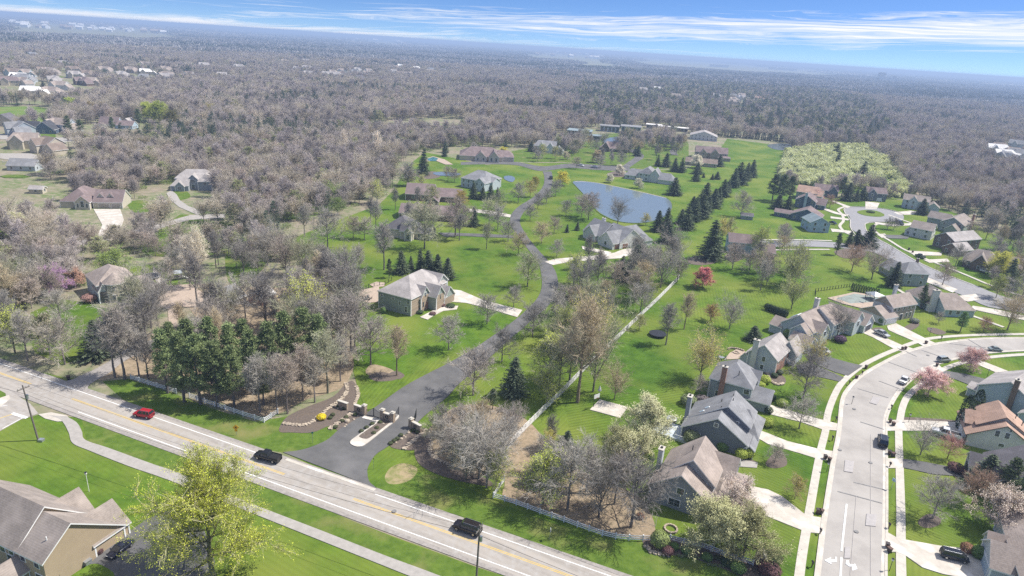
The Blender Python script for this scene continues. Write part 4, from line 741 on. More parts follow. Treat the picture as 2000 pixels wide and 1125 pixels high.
simple((1447, 428), -10, 's_grey', 'r_dark', [(0, 0, 6, 4, 2.3, 2.3, 3.4, 'x')], 'small grey garden shed on the far lawn', cat='shed', name='shed')
# ---- left background
simple((68, 264), 12, 's_navy', 'r_black', [(-4, 8, 9, 20, 3.2, 3.2, 8.4, 'y'), (-14, 10, -2, 20, 3, 3, 7.8, 'x')], 'dark blue house with black roof and white trimmed gable in the left wood')
simple((188, 250), 5, 's_sky', 'r_purple', [(0, 4, 14, 14, 3, 3, 8, 'x'), (14, 2, 26, 12, 3, 3, 6, 'x')], 'light blue cottage with brown roof behind the left wood')
simple((236, 249), 5, 's_cream', 'r_light', [(0, 0, 9, 9, 3, 3, 7.4, 'y')], 'small cream cottage with steep gable next to the light blue cottage')
simple((-14, 246), 10, 's_cream', 'r_dark', [(0, 0, 14, 12, 4, 4, 9, 'y')], 'cream house cut by the left edge above the dark blue house')
simple((318, 241), 3, 's_sand', 'r_brown', [(0, 0, 24, 10, 2.8, 2.8, 5, 'x'), (17, -3, 25, 7, 2.8, 2.8, 5.4, 'y')], 'low brown ranch house under the big yellow-green tree')
simple((14, 333), 8, 's_pale', 'r_grey', [(0, 0, 14, 10, 3, 3, 6, 'x')], 'pale grey house with white fence at the left edge wood')
simple((57, 378), 8, 's_cream', 'r_light', [(0, 0, 6, 4, 2.4, 2.4, 3.6, 'x')], 'tiny cream shed alone in the left wood', cat='shed', name='shed')
simple((486, 592), -20, 'redbrick', 'r_white', [(0, 0, 5, 6, 2.6, 2.6, 4.6, 'y')], 'small red shed with white roof among bare trees', cat='shed', name='shed')
simple((398, 594), -25, 's_brown', 'r_grey', [(0, 0, 9, 8, 2.6, 2.6, 5.4, 'y')], 'brown garage with grey gable roof at the end of the paver court', cat='garage', name='garage')
far = [(22, 148, 's_blue', 'r_brown', 'blue-sided house with brown roof'), (36, 158, 'redbrick', 'r_white', 'red and blue house with white roof'), (20, 167, 's_cream', 'r_purple', 'low house with brown hip roof'), (78, 144, 's_brown', 'r_brown', 'tudor-like brown house with two bright gables'),
       (100, 163, 's_cream', 'r_light', 'small cream house left of the blue spruce'), (140, 142, 's_cream', 'r_brown', 'broad house with stacked brown roofs'), (143, 153, 's_cream', 'r_light', 'bright small-gabled house below the stacked-roof house'), (165, 150, 's_sand', 'r_brown', 'tan house in the middle of the far left row'),
       (200, 142, 's_cream', 'r_tan', 'cream house with tall gable and blue annex'), (250, 142, 's_sand', 'r_tan', 'wide house with tan hip roof'), (285, 147, 's_cream', 'r_white', 'pale roofed house right of the tan hip roof'), (233, 152, 's_sand', 'r_light', 'low pale house behind thin trees'),
       (320, 140, 's_sand', 'r_tan', 'tan house half hidden by trees'), (328, 153, 's_sand', 'r_tan', 'peach house with a gable among trees'), (62, 112, 's_pale', 'r_grey', 'pale house farthest back behind the conifers'), (60, 188, 's_cream', 'r_white', 'cream house screened by bare trees'), (95, 188, 's_cream', 'r_tan', 'tan house screened by the grey wood'),
       (155, 166, 's_brown', 'r_purple', 'house with dark roof in the trees'), (400, 132, 's_cream', 'r_light', 'white house with pointed roof in the far wood'), (465, 135, 's_cream', 'r_light', 'light house with many gables in the far wood'),
       (575, 122, 's_navy', 'r_dark', 'dark blue-roofed house on the far rise'), (552, 123, 's_pale', 'r_tan', 'pale house left of the dark-roofed one'), (596, 122, 's_cream', 'r_light', 'cream house right of the dark-roofed one'), (625, 124, 's_sand', 'r_dark', 'dark gabled house on the far rise'),
       (600, 137, 's_cream', 'r_light', 'long cream house on the second far row'), (640, 150, 's_cream', 'r_light', 'bright cream house in front of the far row'), (655, 151, 's_white', 'r_light', 'white garage wing by the bright cream house'), (690, 145, 's_pale', 'r_grey', 'grey house in the far row'),
       (705, 158, 's_brown', 'r_dark', 'dark A-frame roofed house'), (725, 148, 's_sand', 'r_tan', 'sandy house by the far road'), (780, 132, 's_cream', 'r_white', 'twin-gabled far cream house'), (815, 137, 's_white', 'r_white', 'white house right of the twin gables'), (840, 143, 's_sand', 'r_tan', 'small peach-coloured far house'),
       (1400, 192, 's_cream', 'r_light', 'cream house among mixed trees beyond the barn'), (1435, 200, 's_cream', 'r_tan', 'tan house among mixed trees'), (1480, 198, 's_sand', 'r_orange', 'orange-roofed house among mixed trees'), (1285, 178, 's_white', 'r_white', 'white house behind the conifers'), (1258, 180, 's_pale', 'r_light', 'pale house behind the conifers'),
       (1775, 192, 's_white', 'r_white', 'lone white house in the blue far wood'), (1950, 300, 's_pale', 'r_white', 'white house at the right edge of the wood'), (1985, 290, 's_pale', 'r_grey', 'grey house at the right edge wood'), (1965, 312, 's_white', 'r_white', 'white-roofed house near the right edge'),
       (1320, 193, 's_cream', 'r_tan', 'hidden tan house beyond the flat roofs'), (1560, 115, 's_white', 'r_white', 'long white building on the right horizon')]
rr = random.Random(5)
for px, py, wl_, rf_, lab in far:
    s_f = 1.0; a = rr.uniform(-40, 30); wd, dp = rr.uniform(15, 21), rr.uniform(11, 14)
    house((px, py), a, wl_, rf_, [(-wd / 2, 0, wd / 2, dp, 5.8, 5.8, 9.8, 'x', 0, 3), (-wd / 2 + rr.uniform(1, 4), -3, -wd / 2 + 9, 8, 5.5, 5.5, 9.2, 'y'), (wd / 2 - 2, -1, wd / 2 + 7, 8, 3.4, 3.4, 7, 'y')], lab, near=False,
          wins=row(0, 'y0', 4, wd, 4.2, 1.2, 1.5) if py > 140 and px < 420 else ())

q = random.Random(21)
for (xa, xb, ya, yb, n, lab, grp) in ((0, 250, 118, 178, 9, 'tan-roofed house among bare trees of the far left estate', 'far left estate houses among trees'), (250, 440, 128, 170, 6, 'pale gabled house half hidden in the far left wood', 'half hidden far left houses'),
      (545, 720, 119, 150, 9, 'bright house on the far rise behind the big wood', 'houses on the far rise'), (720, 870, 128, 150, 7, 'small bright house right of the far rise', 'houses right of the far rise'), (1395, 1510, 186, 205, 5, 'cream house among the mixed trees beyond the barn', 'houses beyond the barn'),
      (1940, 2000, 285, 318, 4, 'pale house in the gap of the wood at the right edge', 'houses at the right edge wood'), (0, 130, 225, 330, 4, 'pale house among trees at the left edge', 'houses at the left edge')):
    for k in range(n):
        px, py = q.uniform(xa, xb), q.uniform(ya, yb); a = q.uniform(-40, 30); wd, dp = q.uniform(14, 20), q.uniform(10, 14)
        h_ = house((px, py), a, q.choice(['s_cream', 's_sand', 's_white', 's_pale']), q.choice(['r_tan', 'r_light', 'r_brown', 'r_tan', 'r_grey']), [(-wd / 2, 0, wd / 2, dp, 5.6, 5.6, 9.6, 'x', 3, 0), (-wd / 2 + 2, -3, -wd / 2 + 9, 8, 5.4, 5.4, 9, 'y'), (wd / 2 - 2, -1, wd / 2 + 7, 8, 3.3, 3.3, 6.8, 'y')], lab, near=False); h_['group'] = grp
for px, py, w_, h_ in ((40, 150, 40, 6), (110, 172, 50, 5), (190, 155, 60, 5), (260, 157, 60, 5), (110, 150, 30, 4), (310, 160, 40, 4), (570, 129, 60, 4), (620, 142, 70, 4), (690, 152, 50, 4), (790, 141, 60, 3), (1470, 206, 60, 4), (1960, 318, 50, 5), (330, 262, 60, 6), (470, 260, 40, 4), (30, 345, 60, 6)):
    sheet('meadow', [(px - w_ / 2, py), (px - w_ / 4, py - h_ / 2), (px + w_ / 4, py - h_ / 2), (px + w_ / 2, py + 1), (px + w_ / 4, py + h_ / 2), (px - w_ / 3, py + h_ / 2)], Z(), M['verge'])

# ---------------------------------------------------------------- trees
def skeleton(seed, h, rad, base, n1, style='round', lean=0):
    "returns limb tubes [(a, b, ra, rb)] and twig origins [(point, direction, length)]"
    rd = random.Random(seed); limbs, tips = [], []
    tr = .015 * h + .06
    def grow(p, d, ln, r0, lvl, maxl):
        seg = 3 if lvl < 2 else 2; q = p; dd = d.copy()
        for k in range(seg):
            dd = (dd + Vector((rd.uniform(-1, 1), rd.uniform(-1, 1), rd.uniform(-.3, .9))) * (.13 if lvl < 2 else .2)).normalized()
            e = q + dd * ln / seg; ra = r0 * (1 - .7 * k / seg); rb = r0 * (1 - .7 * (k + 1) / seg)
            limbs.append((q, e, ra, rb, lvl))
            if lvl < maxl:
                for j in range(3 if lvl == 1 else 2):
                    t = rd.random(); b = q.lerp(e, t); ax = dd.orthogonal().normalized(); ax.rotate(Matrix.Rotation(rd.uniform(0, 6.283), 3, dd))
                    nd = (dd * math.cos(.75) + ax * math.sin(.75)); grow(b, nd.normalized(), ln * rd.uniform(.38, .6), rb * .55, lvl + 1, maxl)
            for j in range({0: 0, 1: 1, 2: 3, 3: 3}.get(lvl, 3)):
                tips.append((q.lerp(e, rd.random()), dd.copy(), ln * .5 + .35))
            q = e
        tips.append((q, dd.copy(), ln * .5 + .3))
    top = h * (.78 if style != 'vase' else .55)
    P = [Vector((0, 0, -.3))]
    for k in range(1, 6): P.append(Vector((rd.uniform(-.05, .05) * k * .4 * h * .06 + lean * k / 5, rd.uniform(-.05, .05) * h * .12, top * k / 5)))
    for k in range(5): limbs.append((P[k], P[k + 1], tr * (1 - .17 * k), tr * (1 - .17 * (k + 1)), 0))
    for i in range(n1):
        t = (i + .5) / n1; z = base * h + (top - base * h) * t; s = z / top * 5; k = min(4, int(s)); b = P[k].lerp(P[k + 1], s - k)
        a = i * 2.4 + rd.uniform(-.5, .5)
        if style == 'round': up = .25 + .9 * t; ln = rad * (1.05 - .35 * t) * rd.uniform(.8, 1.1)
        elif style == 'tall': up = 1.0 + .9 * t; ln = rad * (1.0 - .25 * t) * rd.uniform(.8, 1.15)
        elif style == 'vase': up = 1.1 + .9 * t; ln = h * .62 * rd.uniform(.75, 1.05); b = P[k].lerp(P[k + 1], s - k) * Vector((1, 1, 1)).length / 1.732
        else: up = .3; ln = rad
        d = Vector((math.cos(a), math.sin(a), up)).normalized()
        if style == 'vase': d = Vector((math.cos(a) * rad / h * 1.8, math.sin(a) * rad / h * 1.8, 1)).normalized()
        grow(b, d, ln, tr * .5 * (1 - .4 * t), 1, 3)
    grow(P[-1], Vector((0, 0, 1)), h * .2, tr * .3, 1, 3)
    return limbs, tips
def tree_meshes(name, seed, h, rad, base, n1, style, twig_w=.035, leaf=0, leaf_s=.16, leafm='leaf', ntw=1, lod=3, mats=None):
    rd = random.Random(seed + 99); limbs, tips = skeleton(seed, h, rad, base, n1, style)
    tm, cm = MB(), MB()
    for a, b, ra, rb, lv in limbs:
        if lv <= 1: tm.tube(a, b, max(ra, .045), max(rb, .03), 5 if lv == 0 else 3)
        elif lod > 1: cm.tube(a, b, max(ra, .02), max(rb, .014), 3, 0)
    for p, d, ln in tips:
        for _ in range(ntw):
            v = (d + Vector((rd.gauss(0, .6), rd.gauss(0, .6), rd.gauss(.1, .5)))).normalized(); e = p + v * ln * rd.uniform(.5, 1.2)
            s = v.cross(Vector((rd.gauss(0, 1), rd.gauss(0, 1), rd.gauss(0, 1)))).normalized() * twig_w
            cm.poly([p - s, p + s, e])
            m = p.lerp(e, .45); v2 = (v + Vector((rd.gauss(0, .8), rd.gauss(0, .8), rd.gauss(0, .6)))).normalized(); e2 = m + v2 * ln * .5
            cm.poly([m - s * .7, m + s * .7, e2])
            for _l in range(leaf if leaf >= 1 else (1 if rd.random() < leaf else 0)):
                c = p.lerp(e, rd.uniform(.3, 1.0)) + Vector((rd.gauss(0, .12), rd.gauss(0, .12), rd.gauss(0, .12)))
                x = Vector((rd.gauss(0, 1), rd.gauss(0, 1), rd.gauss(0, 1))).normalized() * leaf_s; y = x.orthogonal().normalized() * leaf_s * rd.uniform(.6, 1)
                cm.poly([c - x, c + y, c + x, c - y], 1)
    return tm.mesh(name + '_trunk', [M['bark']]), cm.mesh(name + '_crown', [M['twig'], M[leafm]])
def leaf_tri(cm, rd, c, s, mi=0, dirv=None):
    x = (dirv if dirv else Vector((rd.gauss(0, 1), rd.gauss(0, 1), rd.gauss(0, .6)))).normalized() * s; y = x.cross(Vector((rd.gauss(0, 1), rd.gauss(0, 1), rd.gauss(0, 1)))).normalized() * s * .38
    cm.poly([c - x * .4 - y, c - x * .4 + y, c + x], mi)
def spruce_meshes(name, seed, h, rad, lod=1.0, base=.05, slim=1.0):
    rd = random.Random(seed); tm, cm = MB(), MB(); tm.tube((0, 0, -.3), (0, 0, h * .97), .02 * h + .05, .02, 6)
    lv = int(22 * lod + 4)
    for i in range(lv):
        t = (i + rd.random() * .5) / lv; z = h * (base + (1 - base) * t); r = rad * (1 - t) ** .82 * rd.uniform(.82, 1.1) + .12
        nb = max(4, int((6 + 10 * (1 - t)) * lod)); a0 = rd.random() * 6
        for k in range(nb):
            a = a0 + 6.283 * k / nb + rd.uniform(-.25, .25); rr_ = r * rd.uniform(.62, 1.18); dz = -.28 * rr_
            d = Vector((math.cos(a), math.sin(a), 0)); n_ = max(3, int(rr_ / .34 * (.5 + .5 * lod)))
            for j in range(n_):
                s = (j + 1) / n_; c = Vector((d.x * rr_ * s, d.y * rr_ * s, z + dz * s + .12 * rr_ * s * s))
                for q in (-1, 1):
                    dv = (d * .8 + Vector((-d.y, d.x, 0)) * q * .75 + Vector((0, 0, rd.uniform(-.5, .1)))); leaf_tri(cm, rd, c, rd.uniform(.30, .50) * (1.25 - .4 * s) / (.6 + .4 * lod), 0, dv)
                if rd.random() < .5: leaf_tri(cm, rd, c, .3, 0, Vector((d.x, d.y, .6)))
    for k in range(6): leaf_tri(cm, rd, Vector((0, 0, h * (.93 + .01 * k))), .4, 0, Vector((rd.uniform(-.4, .4), rd.uniform(-.4, .4), 1)))
    return tm.mesh(name + '_trunk', [M['bark']]), cm.mesh(name + '_crown', [M['needle']])
def pine_meshes(name, seed, h, rad, lod=1.0):
    rd = random.Random(seed); tm, cm = MB(), MB(); tm.tube((0, 0, -.3), (rd.uniform(-.4, .4), rd.uniform(-.4, .4), h * .93), .016 * h + .08, .04, 7)
    lv = int(15 * lod + 3)
    for i in range(lv):
        t = (i + rd.random() * .6) / lv; z = h * (.24 + .76 * t); r = rad * (1.15 * (1 - t) ** .7 * (.55 + .45 * min(1, t * 5))) * rd.uniform(.75, 1.15)
        for k in range(rd.randint(4, 6)):
            a = rd.uniform(0, 6.283); rr_ = r * rd.uniform(.55, 1.1); e = Vector((math.cos(a) * rr_, math.sin(a) * rr_, z + rr_ * rd.uniform(.0, .4)))
            tm.tube((0, 0, z), e, .05, .015, 3)
            for j in range(int(5 * (.5 + .5 * lod))):
                c = Vector((0, 0, z)).lerp(e, rd.uniform(.45, 1.05)) + Vector((rd.gauss(0, .3), rd.gauss(0, .3), rd.gauss(.1, .18)))
                for q in range(int(14 * lod) + 4):
                    v = Vector((rd.gauss(0, 1), rd.gauss(0, 1), rd.gauss(.35, .8))); leaf_tri(cm, rd, c + v * .26, rd.uniform(.2, .34), 0, v)
    return tm.mesh(name + '_trunk', [M['bark']]), cm.mesh(name + '_crown', [M['needle']])
def bush_mesh(name, seed, h, rad, n, m, s=.16, shape='ball'):
    rd = random.Random(seed); cm = MB()
    for i in range(n):
        v = Vector((rd.gauss(0, 1), rd.gauss(0, 1), rd.gauss(0, 1))).normalized()
        r = rd.uniform(.72, 1.0) ** .5 * (1 + .12 * noise.noise(v * 2.2 + Vector((seed, 0, 0))))
        if shape == 'ball': c = Vector((v.x * rad * r, v.y * rad * r, h * .5 + v.z * h * .5 * r)); c.z = max(c.z, .05)
        elif shape == 'column': t = rd.random(); q = rad * min(1, (1 - t) * 2.6 + .06) ** .6 * (.8 + .2 * rd.random()) * (.75 + .25 * min(1, t * 6)); a = rd.uniform(0, 6.283); c = Vector((math.cos(a) * q, math.sin(a) * q, h * t))
        tg = v.cross(Vector((rd.gauss(0, 1), rd.gauss(0, 1), rd.gauss(0, 1)))).normalized(); x_ = tg * s * rd.uniform(.7, 1.4); y_ = (v.cross(tg) + v * rd.uniform(-.5, .8)).normalized() * s * .75; cm.poly([c - x_ * .5 - y_ * .4, c + x_, c - x_ * .3 + y_])
    return cm.mesh(name, [M[m]])
KT = {}
def kind(k, mk, n=3): KT[k] = [mk(i) for i in range(n)]
# key: (trunk mesh, crown mesh, nominal height)
kind('round', lambda i: (*tree_meshes('round', 10 + i, 9, 4.2, .2, 13, 'round', .019), 9), 4)
kind('tall', lambda i: (*tree_meshes('tall', 30 + i, 16, 4.6, .32, 15, 'tall', .024), 16), 4)
kind('vase', lambda i: (*tree_meshes('vase', 50 + i, 11, 4.0, .1, 11, 'vase', .021), 11), 3)
kind('bud', lambda i: (*tree_meshes('bud', 70 + i, 9, 4.0, .2, 13, 'round', .018, 1, .085), 9), 2)
kind('vbud', lambda i: (*tree_meshes('vbud', 80 + i, 11, 4.0, .12, 11, 'vase', .02, 1, .085), 11), 2)
kind('blossom', lambda i: (*tree_meshes('blossom', 90 + i, 8, 3.4, .14, 13, 'round', .018, 5, .085, 'petal'), 8), 3)
kind('cream', lambda i: (*tree_meshes('cream', 95 + i, 8, 3.4, .12, 13, 'round', .018, 4, .07, 'petal'), 8), 2)
kind('weep', lambda i: (*tree_meshes('weep', 110 + i, 7, 3.6, .25, 13, 'round', .018, 4, .08, 'petal'), 7), 2)
kind('leafy', lambda i: (*tree_meshes('leafy', 120 + i, 14, 5.6, .16, 18, 'round', .018, 13, .064), 14), 2)
kind('spruce', lambda i: (*spruce_meshes('spruce', 140 + i, 10, 2.9), 10), 3)
kind('pine', lambda i: (*pine_meshes('pine', 150 + i, 16, 4.0), 16), 3)
TINT = {'grey': (.94, .96, .97), 'pale': (1.12, 1.12, 1.08), 'dark': (.66, .67, .70), 'pink': (1.0, .93, .89), 'buff': (1.16, 1.06, .82), 'lilac': (.94, .92, .93), 'olive': (.92, 1.0, .78), 'brown': (1.0, .78, .66)}
CTR = [0]
def tree(px, py, h, k, label, tint='grey', rx=1.0, group=None, name=None, cat='tree', world=None, lt=None):
    x, y = world or G(px, py); CTR[0] += 1; i = CTR[0]
    tm, cm, nh = KT[k][i % len(KT[k])]; s = h / nh
    nm = name or {'spruce': 'spruce_tree', 'pine': 'pine_tree', 'blossom': 'blossoming_tree', 'cream': 'blossoming_tree', 'weep': 'weeping_tree', 'leafy': 'leafy_tree', 'bud': 'budding_tree', 'vbud': 'budding_tree'}.get(k, 'bare_tree')
    if k == 'spruce': s *= (.78, 1.0, 1.16, .88, 1.08)[i % 5]; rx *= (1.3, 1.05, 1.42)[i % 3]
    root = empty(nm, (x, y, 0), (i * 2.39996) % 6.283, label, cat, group); root.scale = (s * rx, s * rx, s)
    if k == 'spruce': root.rotation_euler[0] = .03 * ((i % 3) - 1); root.rotation_euler[1] = .03 * ((i % 4) - 1.5)
    t = TINT[tint] if isinstance(tint, str) else tint
    for me, n_ in ((tm, 'trunk'), (cm, 'crown')):
        o = bpy.data.objects.new(n_, me); COL.objects.link(o); o.parent = root; o.color = (*((lt or t) if n_ == 'crown' else t), 1)
    return root
NEAR = [
 (119, 631, 9.5, 'round', 'bare spreading tree on the lawn in front of the turret house', 'grey'), (127, 712, 12, 'round', 'bare tree with thick pale trunk by the road verge left of the gravel lane', 'pale'),
 (55, 705, 13, 'tall', 'thin bare tree at the wood corner above the road verge', 'grey'), (30, 690, 11, 'bud', 'greenish budding tree at the wood edge above the road verge', 'olive'),
 (225, 737, 17, 'tall', 'tall bare tree right beside the gravel lane mouth', 'grey'), (244, 741, 19, 'tall', 'tallest bare tree at the left end of the white roadside fence', 'lilac'), (272, 735, 12, 'tall', 'slim bare tree just behind the left end of the white roadside fence', 'grey'), (290, 742, 12, 'tall', 'slim bare tree leaning over the broken left part of the white fence', 'dark'),
 (272, 655, 17, 'tall', 'tall grey-green bare tree right of the turret house', 'olive'), (296, 640, 15, 'vase', 'bare vase-shaped tree between turret house and paver court', 'grey'), (112, 590, 9, 'tall', 'thin bare tree left of the turret house', 'pink'),
 (562, 808, 14, 'tall', 'tall pink-grey bare tree in the mulch bed left of the gate', 'pink'), (592, 782, 14, 'tall', 'bare tree with reddish litter behind it in the grove left of the gate', 'pink'), (640, 768, 16, 'tall', 'greenish-grey bare tree at the right end of the pine grove', 'olive'), (615, 786, 12, 'tall', 'thin pale bare tree in the grove left of the gate', 'pale'),
 (541, 800, 13, 'tall', 'bare tree behind the corner of the white roadside fence', 'grey'), (508, 806, 14, 'tall', 'bare tree rising behind the right end of the white roadside fence', 'grey'), (665, 745, 12, 'tall', 'bare tree at the top of the curved planting bed', 'grey'), (575, 740, 16, 'tall', 'bare buff-topped tree inside the pine grove', 'buff'),
 (724, 713, 12.5, 'round', 'bare lilac-grey tree in an oval mulch bed above the gate lawn', 'lilac'), (775, 734, 13.5, 'tall', 'bare tree with budding buff crown in a round mulch ring above the gate lawn', 'buff'), (876, 684, 9.5, 'round', 'bare round tree on the lawn below the stone-fronted house', 'grey'), (951, 633, 9, 'round', 'bare round tree at the private road near the stone-fronted house driveway', 'grey'),
 (676, 660, 14, 'tall', 'thin tall bare tree left of the stone-fronted house', 'dark'), (693, 677, 13, 'tall', 'thin bare tree on grass left of the two lawn trees', 'grey'), (980, 706, 9, 'round', 'bare tree on the right side of the private road opposite the stone-fronted house', 'dark'), (924, 772, 12, 'round', 'bare round tree leaning over the private road above the right gate', 'lilac'),
 (1040, 658, 10, 'round', 'dark bare tree at the bend of the private road', 'dark'), (1092, 618, 10, 'round', 'bare tree right of the private road bend', 'grey'), (1003, 601, 7, 'round', 'small bare tree where the stone-fronted house driveway meets the road', 'grey'),
 (950, 952, 13, 'vase', 'huge multi-stemmed bare tree by the corner of the white fence', 'grey'), (935, 935, 12, 'vase', 'bare many-stemmed thicket tree left of the white fence corner', 'grey'), (900, 905, 9, 'vase', 'grey twiggy tree in the thicket right of the gate', 'lilac'), (865, 880, 7, 'round', 'low grey twiggy tree nearest the right gate wall', 'grey'),
 (975, 900, 9, 'round', 'bare tree in the middle of the entrance thicket', 'grey'), (1000, 860, 8, 'round', 'grey bare tree at the top of the entrance thicket', 'lilac'), (900, 850, 7, 'round', 'low lilac-grey bush-like tree at the upper edge of the entrance thicket', 'lilac'),
 (1108, 995, 13.5, 'round', 'leftmost bare tree in the litter bed behind the white fence', 'grey'), (1169, 1011, 12, 'vase', 'middle bare tree in the litter bed behind the white fence', 'dark'), (1232, 1030, 14, 'round', 'dark forked bare tree at the right end of the litter bed by the grey house', 'dark'), (1200, 985, 11, 'tall', 'bare pinkish tree between the fence trees and the cream budding tree', 'pink'),
 (1060, 985, 11, 'bud', 'olive tangled tree behind the white fence near the dark cedar', 'olive'), (1145, 960, 11, 'tall', 'grey bare tree behind the middle fence tree', 'grey'),
 (1128, 786, 26, 'tall', 'very tall buff bare tree astride the long weathered fence', 'buff', 1.0), (1158, 765, 20, 'vase', 'second tall bare tree on the right of the long weathered fence', 'olive', .75), (1092, 754, 13, 'round', 'bare green-grey tree left of the very tall fence tree', 'olive'), (1112, 745, 15, 'tall', 'bare tree just behind the very tall fence tree', 'grey'), (1068, 790, 9, 'bud', 'small budding tree under the very tall fence tree', 'olive'),
 (1200, 780, 8, 'vase', 'low twiggy tree by the basketball post', 'buff'), (1070, 740, 12, 'bud', 'budding yellow-green tree left of the tall fence trees', 'olive'), (1150, 690, 14, 'vbud', 'yellow-green budding tree between private road and weathered fence', 'buff'), (1100, 675, 11, 'bud', 'pale budding tree on the slope right of the private road', 'olive'),
 (1300, 674, 13, 'tall', 'bare tree beside the dark round trampoline', 'grey'), (1336, 643, 12, 'tall', 'bare tree up the lawn right of the weathered fence', 'buff'), (1424, 643, 9.5, 'vase', 'bare fan-shaped tree in the middle of the back lawns', 'grey'), (1250, 612, 10, 'round', 'bare tree touching the weathered fence halfway up', 'grey'), (1248, 645, 5, 'bud', 'small cream budding tree by the weathered fence', 'pale'),
 (1367, 742, 12, 'vbud', 'budding vase-shaped tree behind the dark slate blue house', 'buff'), (1366, 772, 5, 'round', 'twiggy grey bush under the budding vase-shaped tree', 'lilac'), (1545, 604, 11, 'vbud', 'budding tree behind the rambling pale house', 'olive'), (1540, 562, 15, 'vbud', 'tall yellow-green budding tree below the straight grey road', 'olive'),
 (1568, 778, 12, 'round', 'dense twiggy bare tree in front of the brick-fronted white house', 'dark'), (1580, 722, 9, 'vbud', 'buff budding tree over the dark asphalt driveways', 'buff'), (1560, 838, 8, 'round', 'bare tree beside the concrete driveway of the grey-green house', 'grey'), (1635, 657, 10, 'vase', 'bare tree by the dark purple shrub in front of the rambling house', 'grey'),
 (1967, 645, 13, 'vase', 'large forked bare tree on the verge at the right edge', 'buff'), (1797, 889, 7, 'vase', 'small bare tree on the grass beside the dark gravelly driveway', 'grey'), (1850, 896, 5.5, 'round', 'small reddish bare tree by the white pickup', (1.2, .8, .8)), (1821, 1013, 9, 'round', 'bare spreading tree in the kidney-shaped mulch bed', 'grey'), (1552, 975, 5, 'bud', 'small rust-green tree on the lawn below the sidewalk', 'buff'), (1512, 905, 4.5, 'round', 'small pale twiggy tree by the yellow-green round shrubs', 'pale'),
 (1898, 985, 7.5, 'round', 'reddish-brown bare tree beside the dark-roofed house', 'brown'), (1920, 648, 5, 'round', 'small reddish bare tree in front of the low blue-grey house', (1.1, .7, .62)), (1832, 632, 4, 'round', 'low bare bush-like tree by the tall pale chimney', 'grey'),
 (640, 486, 15, 'round', 'large bare tree on the left edge of the striped lawn', 'grey'), (595, 462, 13, 'tall', 'bare tree at the wood edge by the pale litter patch', 'grey'), (750, 527, 18, 'tall', 'tall bare tree in front of the dark-roofed column house', 'grey'), (701, 536, 11, 'tall', 'thin pale bare tree on the striped lawn near the spruce row', 'pale'),
 (690, 466, 9, 'round', 'small bare tree left of the paved terrace', 'pink'), (712, 468, 9, 'round', 'small bare tree by the paved terrace', 'pale'), (829, 486, 18, 'round', 'large double-trunked bare tree right of the dark-roofed column house', 'olive'), (889, 463, 16, 'round', 'bare tree with orange-tipped crown on the striped lawn', 'pink'), (897, 470, 12, 'tall', 'bare tree directly right of the orange-tipped crown tree', 'dark'),
 (950, 487, 11, 'tall', 'bare narrow tree alone on the right of the striped lawn', 'olive'), (992, 472, 9, 'round', 'bare tree at the left kerb of the curving road', 'grey'), (972, 448, 10, 'round', 'bare tree right of the small dark spruce', 'grey'), (796, 363, 13, 'round', 'bare round tree on grass at the big wood edge', 'grey'), (1012, 498, 9, 'round', 'bare tree on the left side of the curve below the asphalt driveway', 'buff'),
 (1030, 560, 12, 'round', 'bare green-grey tree on the inner side of the road curve', 'olive'), (1087, 503, 7, 'round', 'small bare tree above the farmhouse driveway', 'grey'), (1057, 476, 9, 'round', 'bare tree on the lawn left of the farmhouse', 'buff'), (1082, 456, 7.5, 'round', 'small pinkish bare tree left of the farmhouse', 'pink'), (1105, 422, 8, 'round', 'bare tree on the grass left of the pond', 'grey'),
 (1035, 431, 8, 'round', 'bare tree right of the road where it bends to the pond', 'grey'), (1067, 397, 8, 'round', 'bare tree between road and pond', 'grey'), (1085, 384, 9, 'round', 'bare tree below the yellow willow by the pond corner', 'grey'), (1050, 408, 8, 'round', 'dark bare tree at the road bend near the pond', 'dark'), (1012, 395, 10, 'round', 'bare tree left of the upper private road', 'grey'),
 (1035, 385, 9, 'bud', 'orange-green budding tree left of the upper private road', 'buff'), (1120, 557, 11, 'bud', 'budding tree below the farmhouse driveway', 'olive'), (1174, 524, 5.5, 'round', 'small bare tree on the lawn below the farmhouse driveway', 'pink'), (1206, 437, 12, 'vase', 'dark bare tree standing against the pond', 'dark'), (1149, 430, 13, 'round', 'large bare tree at the near bank left of the pond', 'pink'), (1136, 424, 11, 'round', 'bare lilac tree at the pond left bank', 'lilac'),
 (1290, 562, 15, 'vase', 'dense grey bare tree at the top end of the weathered fence', 'grey'), (1265, 545, 12, 'round', 'dense lilac-grey tree left of the weathered fence top', 'lilac'), (1322, 552, 11, 'vase', 'dense bare tree right of the weathered fence top', 'lilac'), (1240, 590, 11, 'round', 'bare tree below the spruces on the road side of the weathered fence', 'pink'), (1200, 565, 10, 'round', 'pinkish bare tree beside the budding tree in the middle ground', 'pink'),
 (1447, 424, 13, 'round', 'big bare round tree on the far lawn by the grey shed', 'lilac'), (1480, 500, 12, 'bud', 'green-grey tree in front of the pale blue house', 'olive'), (1430, 505, 6, 'round', 'small brown bare tree on the left of the pale blue house', 'brown'), (1495, 547, 11, 'round', 'bare tree in the litter bed of the back lawns', 'pink'), (1462, 535, 9, 'round', 'bare lilac tree near the magenta tree', 'lilac'), (1530, 475, 9, 'round', 'bare round tree at the straight grey road', 'pink'),
